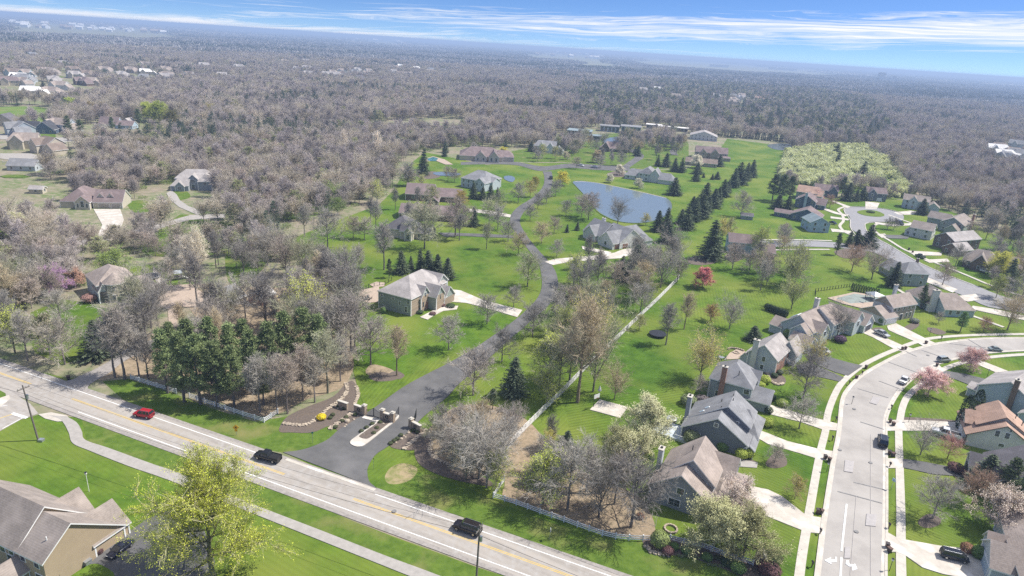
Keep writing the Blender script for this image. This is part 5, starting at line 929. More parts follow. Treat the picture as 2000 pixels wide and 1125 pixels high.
 (1663, 530, 11, 'round', 'dense brown bare tree below the three spruces', 'brown'), (1702, 546, 13, 'vase', 'bare pinkish tree right of the dense brown tree', 'pink'), (1840, 558, 9, 'round', 'bare tree on the verge below the parked cars of the upper street', 'pink'), (1866, 519, 9, 'round', 'bare tree in front of the brown brick house', 'grey'), (1895, 463, 8, 'round', 'reddish bare tree by the grey-green house', 'pink'), (1620, 407, 8, 'round', 'reddish bare tree at the cul-de-sac left lawn', 'brown'), (1733, 448, 6, 'round', 'thin bare tree near the traffic island', 'grey'), (1745, 449, 6, 'round', 'thin bare tree on the lawn across from the dark car', 'dark'),
 (1978, 490, 11, 'round', 'dark bare tree at the far right lawn', 'dark'), (1990, 600, 12, 'round', 'bare tree at the right edge by the dark conifer', 'grey'), (386, 600, 17, 'tall', 'tall dark bare tree on the paver court', 'dark'), (336, 572, 12, 'tall', 'bare tree between trampoline and paver court', 'pale'), (392, 562, 20, 'tall', 'big white-limbed sycamore behind the paver court', (1.9, 1.9, 1.75), .8), (372, 567, 18, 'tall', 'second white-limbed sycamore left of the big one', (1.8, 1.8, 1.7), .8),
 (735, 312, 19, 'tall', 'white-branched sycamore standing out of the big wood', (2.0, 1.95, 1.85), .9), (672, 305, 18, 'tall', 'thin white-branched sycamore left of the bigger one in the wood', (1.9, 1.85, 1.75), .7), (1125, 330, 8, 'round', 'bare tree over the parked car on the upper road', 'pink'), (1172, 328, 9, 'round', 'bare tree right of the second parked car on the upper road', 'grey'), (1212, 324, 10, 'round', 'bare tree at the corner of the upper road', 'grey'),
 (925, 300, 8, 'round', 'bare rounded tree in front of the cream mansion', 'grey'), (875, 352, 8, 'round', 'bare tree left of the small left pond house', 'pink'), (888, 356, 8, 'round', 'pinkish bare tree at the bank of the small left pond', 'pink')]
for r_ in NEAR: tree(*r_)
NEAR2 = [
 (416, 1130, 20.5, 'leafy', 'huge yellow-green leafing maple at the bottom left', 'olive', 1.2, (1.06, 1.1, .75)), (1262, 872, 11, 'cream', 'round cream-blossomed tree beside the concrete court', 'olive', 1.1, (.86, .88, .62)), (1232, 925, 9, 'cream', 'cream-blossomed tree nearest the grey house patio', 'olive', 1.1, (.86, .88, .62)), (1202, 905, 8, 'cream', 'left cream-blossomed tree below the concrete court', 'olive', 1.0, (.84, .86, .58)),
 (1392, 1072, 9, 'cream', 'olive cream-budding tree at the lower wall of the grey house', 'olive', 1.35, (.72, .74, .46)), (1450, 1088, 9, 'cream', 'olive cream-budding tree closest to the white fence end', 'olive', 1.35, (.72, .74, .46)), (1432, 1012, 7, 'weep', 'pale pink weeping cherry by the grey house driveway', 'lilac', 1.0, (1.0, .88, .90)), (1950, 1035, 7.5, 'weep', 'pink-white weeping cherry above the bottom right house', 'pink', 1.15, (1.0, .90, .92)),
 (1893, 723, 5.8, 'weep', 'pink cherry tree on the verge at the pale driveway', 'brown', 1.15, (1.12, .80, .86)), (1812, 771, 6, 'weep', 'pink cherry tree nearest the sidewalk bend', 'brown', 1.25, (1.1, .76, .83)), (1371, 562, 7.5, 'blossom', 'round magenta flowering tree on the back lawn', 'brown', 1.15, (1.1, .48, .62)), (1594, 392, 6, 'weep', 'small pink flowering tree at the slate house', 'brown', 1.1, (1.1, .72, .80)),
 (1387, 628, 5.5, 'bud', 'small orange-budding tree on the back lawn', 'brown', 1.1, (.95, .65, .7)), (1875, 648, 7, 'pine', 'green airy pine on the lawn of the low blue-grey house', 'olive', 1.3, (2.0, 2.3, 1.2)), (1948, 540, 10.5, 'leafy', 'yellow weeping willow on the upper right street', 'buff', 1.35, (.95, .90, .65)), (1098, 362, 8, 'leafy', 'bright yellow tree at the pond corner', 'buff', 1.3, (1.2, 1.05, .55)),
 (1045, 365, 6, 'leafy', 'small orange-yellow tree left of the upper road', 'buff', 1.2, (.95, .82, .7)), (983, 307, 7, 'leafy', 'yellow tree beside the cream mansion', 'buff', 1.3, (1.1, 1.0, .6)), (1261, 440, 5.5, 'bud', 'small yellow-budding tree on the near pond bank', 'buff', 1.2, (1.15, 1.1, .8)), (900, 403, 7.5, 'leafy', 'orange-brown leafing tree behind the long brown house', 'brown', 1.1, (.85, .62, .7)),
 (312, 240, 17, 'leafy', 'big bright yellow-green tree in the left wood', 'olive', 1.3, (.72, .80, .62)), (335, 252, 14, 'leafy', 'tan-green tree in front of the big bright yellow-green tree', 'buff', 1.2, (.72, .68, .75)), (290, 236, 15, 'leafy', 'left bright green tree by the ranch house', 'olive', 1.2, (.72, .80, .6)), (412, 232, 12, 'leafy', 'tan leafing tree in the left wood', 'buff', 1.3, (.8, .7, .75)), (463, 228, 13, 'leafy', 'second tan leafing tree deeper in the left wood', 'buff', 1.2, (.78, .7, .75)), (140, 220, 12, 'leafy', 'bright green tree at the meadow edge', 'olive', 1.2, (.65, .78, .5)), (178, 228, 12, 'leafy', 'peach-brown leafing tree at the meadow edge', 'brown', 1.2, (.85, .65, .8)),
 (1210, 342, 6.5, 'blossom', 'white-blossomed tree in the brown bed above the pond', 'pale', 1.15, (1.05, 1.0, .95)), (1191, 357, 5.5, 'blossom', 'small white-blossomed tree at the far pond bank', 'pale', 1.1, (1.1, 1.1, 1.05)), (1246, 368, 6, 'blossom', 'white-blossomed tree below the house above the pond', 'pale', 1.1, (1.15, 1.15, 1.1)), (1360, 328, 9, 'blossom', 'large white-blossomed tree by the long brown outbuilding', 'pale', 1.2, (1.15, 1.12, 1.05)), (1165, 318, 9, 'blossom', 'cream blossoming tree at the upper road', 'buff', 1.1, (.95, .85, .7)), (1105, 312, 6, 'blossom', 'pale cream tree left of the upper road trees', 'buff', 1.0, (.9, .85, .7)),
 (35, 465, 9, 'blossom', 'pale yellow-white flowering tree at the left edge', 'olive', 1.2, (.95, 1.0, .6)), (6, 462, 8, 'blossom', 'pale yellow flowering tree cut by the left edge', 'olive', 1.1, (.95, 1.0, .55)), (105, 575, 8, 'weep', 'purple flowering redbud in the left wood', 'lilac', 1.0, (.62, .38, .75)), (655, 400, 10, 'vbud', 'fresh green tree at the lawn edge of the big wood', 'olive', 1.2, (.72, .92, .6)), (660, 420, 8, 'bud', 'light green budding tree by the wood edge', 'olive', 1.2, (.72, .92, .6)),
 (150, 560, 5, 'weep', 'rusty budding shrub-tree on the left of the turret house', 'brown', 1.1, (.75, .48, .42)), (232, 540, 9, 'bud', 'fresh green tree behind the turret house', 'olive', 1.3, (.62, .80, .5)), (210, 535, 7, 'bud', 'light green tree left behind the turret house', 'olive', 1.3, (.62, .80, .5))]
for px, py, h, k, lab, tn, rx, lt in NEAR2: tree(px, py, h, k, lab, tn, rx, lt=lt)
CON = [
 (190, 700, 9.5, 'spruce', 'dark spruce at the right edge of the turret house lawn', 1.1), (243, 640, 9, 'pine', 'sunlit green pine in front of the turret house', .95), (215, 672, 8, 'spruce', 'green spruce behind the lane mouth', 1.1),
 (328, 768, 16, 'pine', 'leftmost tall white pine in the roadside grove', 1.0), (360, 785, 17, 'pine', 'white pine at the front left of the roadside grove', 1.0), (392, 790, 17, 'pine', 'white pine above the middle of the left white fence', 1.0), (375, 745, 16, 'pine', 'white pine behind the front left pair of the grove', 1.0), (425, 795, 16, 'pine', 'front middle white pine of the grove', 1.05), (415, 750, 17, 'pine', 'rear middle white pine of the grove', 1.0),
 (458, 795, 15, 'pine', 'white pine right of the grove middle', 1.0), (455, 755, 16, 'pine', 'rear white pine right of the grove middle', 1.0), (495, 770, 16, 'pine', 'white pine with sunlit crown in the grove', 1.0), (480, 735, 15, 'pine', 'white pine furthest back in the grove', 1.0), (530, 760, 17, 'pine', 'tall white pine in the right part of the grove', 1.05), (560, 745, 18, 'pine', 'bluish white pine towering in the right part of the grove', 1.05), (595, 735, 18, 'pine', 'highest bluish white pine at the right end of the grove', 1.1), (625, 732, 16, 'pine', 'rightmost white pine of the grove', 1.0), (515, 790, 11, 'pine', 'small white pine in front of the grove near the fence corner', 1.0), (340, 735, 14, 'pine', 'rear left white pine of the grove', .95),
 (1002, 772, 12, 'spruce', 'dark spruce on the lawn right of the private road', 1.0), (962, 800, 5.5, 'pine', 'small silvery pine in the lawn above the thicket', 1.2), (1100, 905, 10, 'spruce', 'dark cedar rising behind the entrance thicket', 1.0), (1075, 930, 7, 'spruce', 'dark evergreen left of the cedar', 1.3), (1050, 945, 6, 'spruce', 'dark low evergreen behind the white fence corner', 1.4), (1472, 665, 5.5, 'spruce', 'dark round evergreen beside the rambling house back lawn', 1.7),
 (1797, 603, 9, 'pine', 'dark pine between the tan-fronted and the low blue-grey house', .9), (1960, 975, 9.5, 'pine', 'dark pine in front of the dark-roofed house', 1.3), (1985, 1000, 9, 'pine', 'second dark pine at the right edge', 1.2), (1920, 955, 7, 'spruce', 'green evergreen beside the dark roof dormers', 1.4),
 (760, 543, 7, 'pine', 'first low fir of the row behind the stone-fronted house', .9), (785, 534, 8, 'spruce', 'second fir of the row behind the stone-fronted house', 1.0), (803, 527, 7, 'spruce', 'slim third fir of the row behind the stone-fronted house', .8), (822, 530, 8.5, 'spruce', 'fourth fir of the row behind the stone-fronted house', 1.0), (838, 533, 7.5, 'spruce', 'fifth fir of the row behind the stone-fronted house', 1.1), (855, 536, 9, 'spruce', 'tallest fir of the row behind the stone-fronted house', 1.1), (874, 545, 7.5, 'spruce', 'last fir at the right end of the row behind the stone-fronted house', 1.4),
 (925, 442, 10, 'spruce', 'dark spruce by the concrete drive', 1.0), (826, 342, 17, 'spruce', 'tall thin conifer at the left of the small left pond', .75), (925, 388, 8, 'spruce', 'leftmost of the conifers below the small pond house', 1.2), (942, 390, 8, 'spruce', 'middle conifer below the small pond house', 1.2), (958, 388, 7, 'spruce', 'right conifer below the small pond house', 1.2), (972, 384, 7, 'spruce', 'rightmost conifer below the small pond house', 1.1),
 (1107, 454, 4, 'spruce', 'small dark cedar left of the farmhouse', .8), (1127, 450, 4, 'spruce', 'small cedar touching the farmhouse corner', .9), (1213, 543, 10, 'spruce', 'dark spruce right of the farmhouse driveway', 1.2), (1238, 537, 11, 'spruce', 'taller spruce beside the dense bare trees', 1.2), (1225, 552, 8, 'spruce', 'low spruce in front of the spruce pair', 1.2), (1388, 506, 17, 'spruce', 'big lone spruce on the back lawn', 1.25),
 (1285, 452, 9, 'spruce', 'first spruce of the long row by the pond', 1.0), (1304, 474, 12, 'spruce', 'near left spruce of the long row', 1.3), (1300, 452, 11, 'spruce', 'spruce at the near pond corner', 1.1), (1330, 437, 10, 'spruce', 'spruce in the long row right of the pond corner', 1.2), (1342, 448, 11, 'spruce', 'front spruce in the long row behind the russet tree', 1.2), (1355, 432, 11, 'spruce', 'spruce in the lower third of the long row', 1.2), (1352, 414, 10, 'spruce', 'spruce at the pond side of the long row', 1.2), (1370, 425, 12, 'spruce', 'tall spruce in the lower middle of the long row', 1.2), (1382, 415, 12, 'spruce', 'spruce in the middle of the long row', 1.2), (1393, 405, 11, 'spruce', 'spruce just above the middle of the long row', 1.2), (1376, 398, 11, 'spruce', 'spruce on the left of the middle of the long row', 1.2), (1402, 396, 11, 'spruce', 'spruce in the upper middle of the long row', 1.2), (1412, 384, 10, 'spruce', 'spruce near the top of the long row', 1.2), (1420, 376, 10, 'spruce', 'topmost spruce of the long row', 1.2),
 (1433, 366, 13, 'spruce', 'large spruce left in the clump at the far lawn', 1.2), (1443, 360, 13, 'spruce', 'large spruce in the middle of the far lawn clump', 1.2), (1456, 352, 12, 'spruce', 'spruce upper middle of the far lawn clump', 1.2), (1468, 346, 12, 'spruce', 'spruce at the top right of the far lawn clump', 1.2), (1460, 340, 11, 'spruce', 'rear spruce of the far lawn clump', 1.2),
 (1316, 381, 11, 'spruce', 'dark spruce at the far right pond corner', 1.4), (1359, 354, 8, 'spruce', 'round spruce right of the house above the pond', 1.3), (1362, 340, 10, 'spruce', 'spruce below the white-blossomed tree', 1.3), (1374, 347, 3.5, 'spruce', 'tiny spruce on the far lawn', 1.0), (1391, 351, 5.5, 'spruce', 'left of the two small spruces on the far lawn', 1.4), (1400, 350, 5.5, 'spruce', 'right of the two small spruces on the far lawn', 1.4), (1405, 325, 8, 'spruce', 'round spruce by the tan porch house', 1.4),
 (1284, 325, 10, 'spruce', 'left spruce behind the house above the pond', 1.1), (1300, 326, 10, 'spruce', 'right spruce behind the house above the pond', 1.1), (1318, 335, 13, 'spruce', 'tall spruce right of the house above the pond', 1.1), (1331, 337, 11, 'spruce', 'spruce next to the tall one right of the house above the pond', 1.1), (1245, 305, 8, 'spruce', 'dark round spruce in the upper road loop', 1.1), (1240, 300, 7, 'spruce', 'spruce behind the one in the upper road loop', .9), (1100, 293, 11, 'spruce', 'broad conifer right of the triple-gabled white house', 1.3), (1118, 292, 9, 'spruce', 'second conifer right of the triple-gabled white house', 1.3), (1037, 296, 9, 'spruce', 'conifer at the left of the triple-gabled white house', 1.1), (868, 306, 8, 'spruce', 'conifer left of the cream mansion', .9), (870, 298, 11, 'spruce', 'tall conifer touching the cream mansion front', .8),
 (1632, 498, 10, 'pine', 'lone dark pine beside the straight grey road', .9), (1657, 482, 10, 'spruce', 'left spruce of the three at the road corner', 1.2), (1672, 480, 8, 'spruce', 'middle spruce of the three at the road corner', 1.2), (1694, 484, 10, 'spruce', 'right spruce of the three at the road corner', 1.2), (1742, 560, 12, 'spruce', 'blue spruce in front of the grey-green hip-roofed house', 1.1), (1800, 419, 9, 'spruce', 'spruce in front of the white house by the bare wood', 1.2), (1763, 372, 6, 'spruce', 'small round conifer at the sapling slope edge', 1.8), (1967, 565, 13, 'spruce', 'dark leaning conifer at the right edge beside the willow', 1.1), (1972, 478, 12, 'pine', 'dark green pine on the far right lawn', 1.1),
 (1508, 392, 16, 'pine', 'left tall pine left of the cul-de-sac houses', 1.3), (1524, 396, 17, 'pine', 'middle tall pine left of the cul-de-sac houses', 1.3), (1540, 392, 15, 'pine', 'right tall pine left of the cul-de-sac houses', 1.2), (1518, 408, 9, 'spruce', 'low conifer in front of the tall cul-de-sac pines', 1.4), (1538, 412, 8, 'spruce', 'low conifer next to the navy house sunroom', 1.4), (1643, 385, 13, 'pine', 'tall pine behind the cul-de-sac lawns', 1.2), (1655, 392, 11, 'spruce', 'blue-grey spruce behind the cul-de-sac lawns', 1.2), (1672, 393, 10, 'spruce', 'spruce left of the slate house', 1.2), (1683, 391, 9, 'spruce', 'lighter spruce touching the slate house', 1.2), (1682, 350, 12, 'spruce', 'lone dark conifer on the yellow-green sapling slope', 1.1), (1634, 324, 14, 'spruce', 'dark conifer at the top of the sapling slope', 1.1), (1632, 306, 12, 'spruce', 'conifer above the sapling slope', 1.0), (1660, 341, 7, 'spruce', 'small conifer on the sapling slope', 1.0),
 (135, 262, 13, 'pine', 'dark pine beside the dark blue house', 1.2), (160, 275, 14, 'pine', 'green spreading pine below the light blue cottage', 1.2), (272, 248, 14, 'pine', 'dark pine left of the ranch house', 1.2), (366, 245, 13, 'pine', 'dark pine right of the ranch house', 1.0), (85, 170, 9, 'spruce', 'blue spruce in the far left row of houses', 1.4), (10, 120, 14, 'pine', 'dark conifer at the upper left edge', 1.4), (220, 258, 11, 'pine', 'green pine between the two cottages', 1.1), (345, 165, 14, 'pine', 'flat-topped pine in the far left wood', 1.3), (430, 160, 12, 'spruce', 'dark conifer clump in the far left wood', 2.0), (395, 165, 12, 'pine', 'flat-topped pine right of the first far one', 1.2), (3, 600, 12, 'spruce', 'dark spruce at the left edge above the road', 1.3)]
for px, py, h, k, lab, rx in CON:
    q = random.Random(px).uniform(.85, 1.15); g_ = {'pine': (1.7 * q, 1.55 * q, 1.2 * q), 'spruce': (1.35 * q, q * 1.2, q * 1.1)}[k]
    if 320 < px < 640 and 730 < py < 800 and k == 'pine': g_ = (2.2 * q, 1.95 * q, 1.3 * q)
    tree(px, py, h, k, lab, 'dark', rx, lt=g_)

# shrubs
SH = {}
def shrub(px, py, h, r, col, label, shape='ball', name='shrub', group=None, n=1100, world=None, s=.15):
    key = (shape,)
    if key not in SH: SH[key] = [bush_mesh('shrub_' + shape, 7 + i, 1.0 if shape == 'ball' else 4.0, .5 if shape == 'ball' else .6, 1500, 'leafw', .06 if shape == 'ball' else .10, shape) for i in range(2)]
    x, y = world or G(px, py); o = bpy.data.objects.new(name, SH[key][int(px) % 2]); COL.objects.link(o); o.location = (x, y, 0); o.rotation_euler = (0, 0, px % 6)
    o.scale = (r * 2, r * 2, h) if shape == 'ball' else (r / .6, r / .6, h / 4); o.color = (*col, 1); tag(o, label, name.replace('_', ' '), group); return o
M['leafw'] = mat('shrub_leaves', (.95, .95, .95), (.6, .6, .6), 3, 4, .8, tint=True)
GR, YG, DK, RD, RU = (.16, .26, .07), (.42, .50, .08), (.07, .11, .05), (.16, .08, .08), (.30, .15, .09)
for r_ in [(628, 819, 1.3, 1.1, (.95, .75, .03), 'round bright yellow forsythia shrub in the bed left of the gate'), (1287, 1068, 3.2, 1.7, (.30, .36, .12), 'large round green bush overlapping the white fence'), (1303, 1082, 1.5, 1.1, RD, 'dark red shrub right of the large fence bush'), (1316, 1072, 1.2, .9, GR, 'small green shrub behind the white fence bed'),
           (1447, 895, 2.3, 1.4, YG, 'left of two round yellow-green shrubs beside the grey house'), (1460, 893, 2.3, 1.4, YG, 'right of two round yellow-green shrubs beside the grey house'), (1492, 748, 2.2, 1.7, YG, 'big domed yellow-green shrub beside the hipped grey roof'), (1485, 757, 1.6, 1.3, YG, 'lower yellow-green shrub in front of the domed one'), (1500, 807, 1.8, 1.1, DK, 'dark green shrub at the garage corner of the hip-roofed house'), (1498, 832, 2.1, 1.5, YG, 'round bright shrub by the slate blue house driveway'),
           (1527, 793, 1.9, 1.5, (.30, .38, .08), 'round yellow-green shrub beside the tan driveway'), (1508, 782, 1.6, .9, DK, 'small dark shrub by the curved stone edge'), (1512, 737, 1.3, 1.0, DK, 'left dark shrub at the brick front corner'), (1522, 731, 1.3, 1.0, DK, 'right dark shrub at the brick front corner'), (1640, 668, 2.2, 1.9, (.14, .08, .14), 'dark purple round shrub by the rambling house'), (1722, 632, 2.4, 1.4, GR, 'green shrub by the double garage wall'),
           (1865, 920, 1.9, 1.7, RD, 'round dark red shrub on the right lawn'), (1887, 1078, 1.8, 1.2, RU, 'russet shrub in front of the minivan'), (1908, 1090, 2.6, 1.2, GR, 'rounded green shrub at the corner of the bottom right house'), (1505, 1098, 3.0, 1.9, (.22, .30, .09), 'round green bush next to the brick entrance sign'), (1500, 1120, 2.0, 2.0, RD, 'dark reddish bush below the brick entrance sign'), (1340, 1080, 1.2, 1.0, GR, 'low green shrub in the sign bed, left'), (1380, 1093, 1.2, 1.0, GR, 'low green shrub in the middle of the sign bed'), (1420, 1103, 1.4, 1.2, DK, 'dark low shrub near the sign bed end'), (1440, 1115, 1.6, 1.4, GR, 'green shrub at the lower edge of the sign bed'),
           (1350, 865, 3.0, 2.0, (.26, .30, .14), 'olive bush at the lower wall of the slate blue house'), (1410, 880, 2.0, 1.3, GR, 'bright green bush between the grey and slate houses'), (1345, 790, 2.4, 2.2, (.22, .26, .12), 'dull green bush behind the slate blue house chimney'), (1370, 790, 2.4, 2.0, (.20, .17, .17), 'grey twiggy bush at the slate blue house corner'), (1538, 660, 3.2, 1.6, (.26, .36, .08), 'tall bright green bush at the white gable of the rambling house'), (1505, 700, 1.5, 1.2, GR, 'green bush behind the white two-storey house'),
           (1700, 416, 1.5, 2.4, DK, 'dark clipped bush on the traffic island'), (1683, 620, 1.5, 1.2, GR, 'green bush by the open garage'), (1650, 627, 1.2, 1.2, GR, 'low green bush on the entrance walk of the rambling house'), (1785, 630, 1.6, 1.6, (.22, .24, .2), 'low grey-green bush right of the tan-fronted house'), (748, 612, 2.2, 1.0, GR, 'green bush at the left foot of the stone-fronted house'), (820, 612, 1.0, 1.2, DK, 'low dark bush by the stone porch'), (845, 615, 1.0, 1.1, RD, 'low reddish bush in the stone-edged bed'), (880, 600, 1.2, 1.5, DK, 'dark spreading bush in the round bed of the stone-fronted house'), (862, 598, 1.0, 1.4, RD, 'dark red hedge along the stone front'), (806, 602, 3.0, 1.2, RU, 'deep red shrub at the arched stone porch'),
           (175, 590, 2.6, 2.2, (.42, .24, .20), 'rusty pink shrub at the shaded wall of the turret house'), (230, 225, 3.5, 2.6, GR, 'round green bush beside the pale far driveway'), (1250, 1012, 1.0, .8, RU, 'small brown shrub by the fence bed'), (1478, 1010, 1.6, .8, DK, 'small clipped tree-like bush at the driveway corner')]:
    shrub(*r_)
for i, (px, py) in enumerate(((1877, 838), (1897, 826))): shrub(px, py, 9.2, 1.5, (.05, .085, .04), ('left' if i == 0 else 'right') + ' of the two dark columnar arborvitae left of the orange roof', 'column', 'arborvitae')
shrub(1805, 603, 5, 1.6, (.07, .10, .05), 'dark bushy evergreen hugging the pine at the tan-fronted house', 'column', 'arborvitae')
for i in range(11): shrub(1664 + i * 4.9, 567 + i * 1.15, 3.0, .6, (.05, .08, .04), 'narrow arborvitae in the straight row behind the covered pool', 'column', 'arborvitae', 'row of arborvitae behind the pool')
for i in range(7): shrub(1497 + i * 6, 606 + i * 2.2, 2.6, 1.0, (.05, .08, .04), 'dark clipped hedge bush in the row behind the small dark-roofed wing', 'ball', 'hedge_bush', 'hedge row at the rambling house')
for i in range(14): shrub(1382 + i * 12, 262 + i * 1.3, 8, 2.6, (.05, .08, .055), 'dark conifer in the straight far hedge beyond the long lawn', 'column', 'arborvitae', 'far conifer hedge')
for i, (px, py) in enumerate([(655, 836), (668, 824), (676, 817), (706, 844), (716, 837), (727, 830), (736, 838), (742, 827), (730, 848), (763, 868), (770, 863), (776, 859), (783, 852), (662, 795), (672, 800), (694, 812), (808, 842), (815, 846), (1350, 1075), (1400, 1092), (650, 812), (645, 818)]):
    shrub(px, py, .7, .55, (.10, .12, .05), 'low clipped green shrub in the dark entrance beds', 'ball', 'shrub', 'low shrubs in the entrance beds')
for i in range(26):
    a = (i * 37 % 100) / 100; shrub(1318 + a * 120 + (i % 3) * 3, 1076 + a * 34 + (i % 4) * 3, .35, .3, (.22, .26, .12), 'tiny grey-green plant in rows in the dark sign bed', 'ball', 'plant', 'bedding plants by the sign')

# ---------------------------------------------------------------- woodland
rng = np.random.default_rng(11)
def inpoly(px, py, poly):
    x, y = px, py; ins = np.zeros(len(x), bool); n = len(poly)
    for i in range(n):
        x1, y1 = poly[i]; x2, y2 = poly[(i + 1) % n]
        c = ((y1 > y) != (y2 > y)) & (x < (x2 - x1) * (y - y1) / (y2 - y1 + 1e-12) + x1); ins ^= c
    return ins
def world_poly(p): return [G(*q) for q in p]
clear_w = [world_poly(p) for p in CLEAR]
clear_w += [world_poly(p) for p in ([(-200, 243), (-200, 208), (0, 209), (70, 206), (120, 218), (110, 242), (0, 243)], [(205, 217), (262, 219), (262, 228), (205, 227)], [(-200, 275), (0, 262), (100, 270), (190, 266), (262, 262), (262, 268), (190, 275), (100, 280), (-200, 290)],
            [(183, 409), (240, 409), (242, 460), (180, 470)], [(-200, 528), (0, 495), (150, 468), (240, 452), (310, 436), (370, 419), (440, 416), (440, 428), (370, 433), (240, 468), (150, 483), (0, 513), (-200, 545)], [(325, 370), (350, 374), (410, 414), (385, 424), (335, 392)],
            [(350, 425), (420, 440), (455, 452), (450, 480), (380, 490), (310, 480), (320, 450)], [(60, 262), (108, 262), (110, 276), (64, 276)], [(1530, 300), (1545, 270), (1400, 262), (1420, 250), (1560, 262)])]
sapl = world_poly([(1518, 345), (1535, 300), (1580, 288), (1690, 288), (1725, 310), (1770, 365), (1790, 385), (1740, 388), (1700, 372), (1560, 368)])
mixed = world_poly([(1130, 232), (1130, 170), (1300, 160), (1560, 175), (1700, 200), (1740, 260), (1700, 290), (1540, 275), (1420, 255), (1330, 236)])
def cand(r0, r1, cell):
    n = int(math.pi * 0 + 1.75 * r1 * (r1) / (cell * cell)) + 10
    g = np.arange(-.92 * r1, .95 * r1, cell); yy = np.arange(20, r1 * 1.02, cell)
    X, Y = np.meshgrid(g, yy); X = X.ravel() + rng.uniform(-.48, .48, X.size) * cell; Y = Y.ravel() + rng.uniform(-.48, .48, Y.size) * cell
    d = np.hypot(X, Y); k = (d >= r0) & (d < r1) & (np.abs(X) < .88 * Y + 60); return X[k], Y[k]
def keep(X, Y, house_r=True):
    k = np.ones(len(X), bool)
    for p in clear_w: k &= ~inpoly(X, Y, p)
    for hx, hy, a, W in HS:
        k &= (X - hx - 2) ** 2 + (Y - hy - 5) ** 2 > 18 ** 2
        dd = math.hypot(hx, hy)
        if dd >= 620:
            ux, uy = hx / dd, hy / dd; s = (X - hx) * ux + (Y - hy) * uy; t = -(X - hx) * uy + (Y - hy) * ux
            k &= ~((s > -25 - dd * .062) & (s < 12) & (np.abs(t) < 15))
        if 250 < dd < 620:   # an open front yard on the near side of each house
            ux, uy = hx / dd, hy / dd; s = (X - hx) * ux + (Y - hy) * uy; t = -(X - hx) * uy + (Y - hy) * ux
            k &= ~((s > -30 - dd * .07) & (s < 14) & (np.abs(t) < 16))
    rd_ = (np.stack([X, Y], 1) - cS) @ nrm; k &= ~((rd_ > -40) & (rd_ < oN + 7))
    return k
X1, Y1 = cand(120, 620, 6.8); k = keep(X1, Y1); X1, Y1 = X1[k], Y1[k]
X2, Y2 = cand(620, 2300, 8.4); k = keep(X2, Y2) & ~inpoly(X2, Y2, sapl); X2, Y2 = X2[k], Y2[k]
south = ((np.stack([X1, Y1], 1) - cS) @ nrm) > 0; X1, Y1 = X1[south], Y1[south]
def pxy(x, y):
    z = -CH; f = y * CP - z * SP; d = (-(z * CP) - y * SP) / f * F; r = x / f * F; return r * CR - d * SR + 1000, r * SR + d * CR + 562.5
def inview(x, y):
    a, b = pxy(x, y); return -60 < a < 2060 and b < 1250
REG = [([(-500, 740), (-500, 500), (240, 455), (440, 420), (330, 480), (160, 520), (60, 600), (40, 720)], 'bare tree in the thicket above the main road at the left edge', 'trees of the left edge thicket'),
       ([(240, 490), (700, 480), (700, 680), (240, 680)], 'bare grey tree crowded in the wood between the pine grove and the striped lawn', 'trees of the wood behind the pine grove'),
       ([(-500, 500), (-500, 330), (260, 330), (260, 460)], 'bare tree of the wood around the cream house with the wide pale driveway', 'trees around the cream house'),
       ([(260, 330), (860, 330), (700, 500), (260, 500)], 'bare tree of the wood around the grey house on the left, near the striped lawn', 'trees of the middle left wood'),
       ([(1700, 280), (2600, 280), (2600, 520), (1850, 440)], 'bare lilac-grey tree at the near edge of the dense wood behind the cul-de-sac', 'trees behind the cul-de-sac')]
order = np.argsort(np.hypot(X1, Y1)); nind = 0; used = np.zeros(len(X1), bool); bare_have = sum(1 for r_ in NEAR if r_[3] in ('round', 'tall', 'vase'))
FILL = [([(1040, 640), (1090, 560), (1200, 480), (1330, 500), (1320, 540), (1230, 620), (1120, 730), (1060, 760)], 26, (8, 14), 'bare tree scattered between the private road and the weathered fence', 'scattered trees between road and fence'),
        ([(1000, 335), (1000, 290), (1100, 275), (1340, 262), (1340, 300), (1230, 335), (1120, 315)], 46, (8, 13), 'bare tree around the upper loop of the private road', 'trees around the upper private road'),
        ([(1400, 520), (1400, 470), (1480, 450), (1620, 500), (1560, 600), (1480, 570)], 12, (7, 12), 'bare tree on the lawns around the pale blue house', 'trees around the pale blue house'),
        ([(1850, 600), (1880, 560), (1900, 440), (2050, 470), (2060, 640), (1960, 625)], 12, (8, 13), 'bare tree on the lawns at the far right', 'trees of the far right lawns'),
        ([(240, 655), (300, 610), (460, 580), (690, 560), (690, 720), (520, 760), (330, 730)], 24, (11, 17), 'bare tree standing among the pines of the roadside grove', 'bare trees among the pines'),
        ([(760, 480), (700, 430), (790, 350), (900, 400), (1000, 420), (1000, 450), (900, 450)], 16, (8, 13), 'bare tree around the brown-roofed houses', 'trees around the brown-roofed houses'),
        ([(845, 930), (840, 850), (930, 800), (1040, 800), (1090, 870), (1270, 960), (1270, 1035), (1090, 1000), (960, 960)], 20, (4, 8), 'grey bare tree in the dense thicket behind the white fence', 'thicket trees behind the white fence')]
FLN = resample([G(*p) for p in [(951, 927), (1025, 841), (1095, 772), (1155, 710), (1222, 647), (1282, 590), (1326, 545)]], 3)
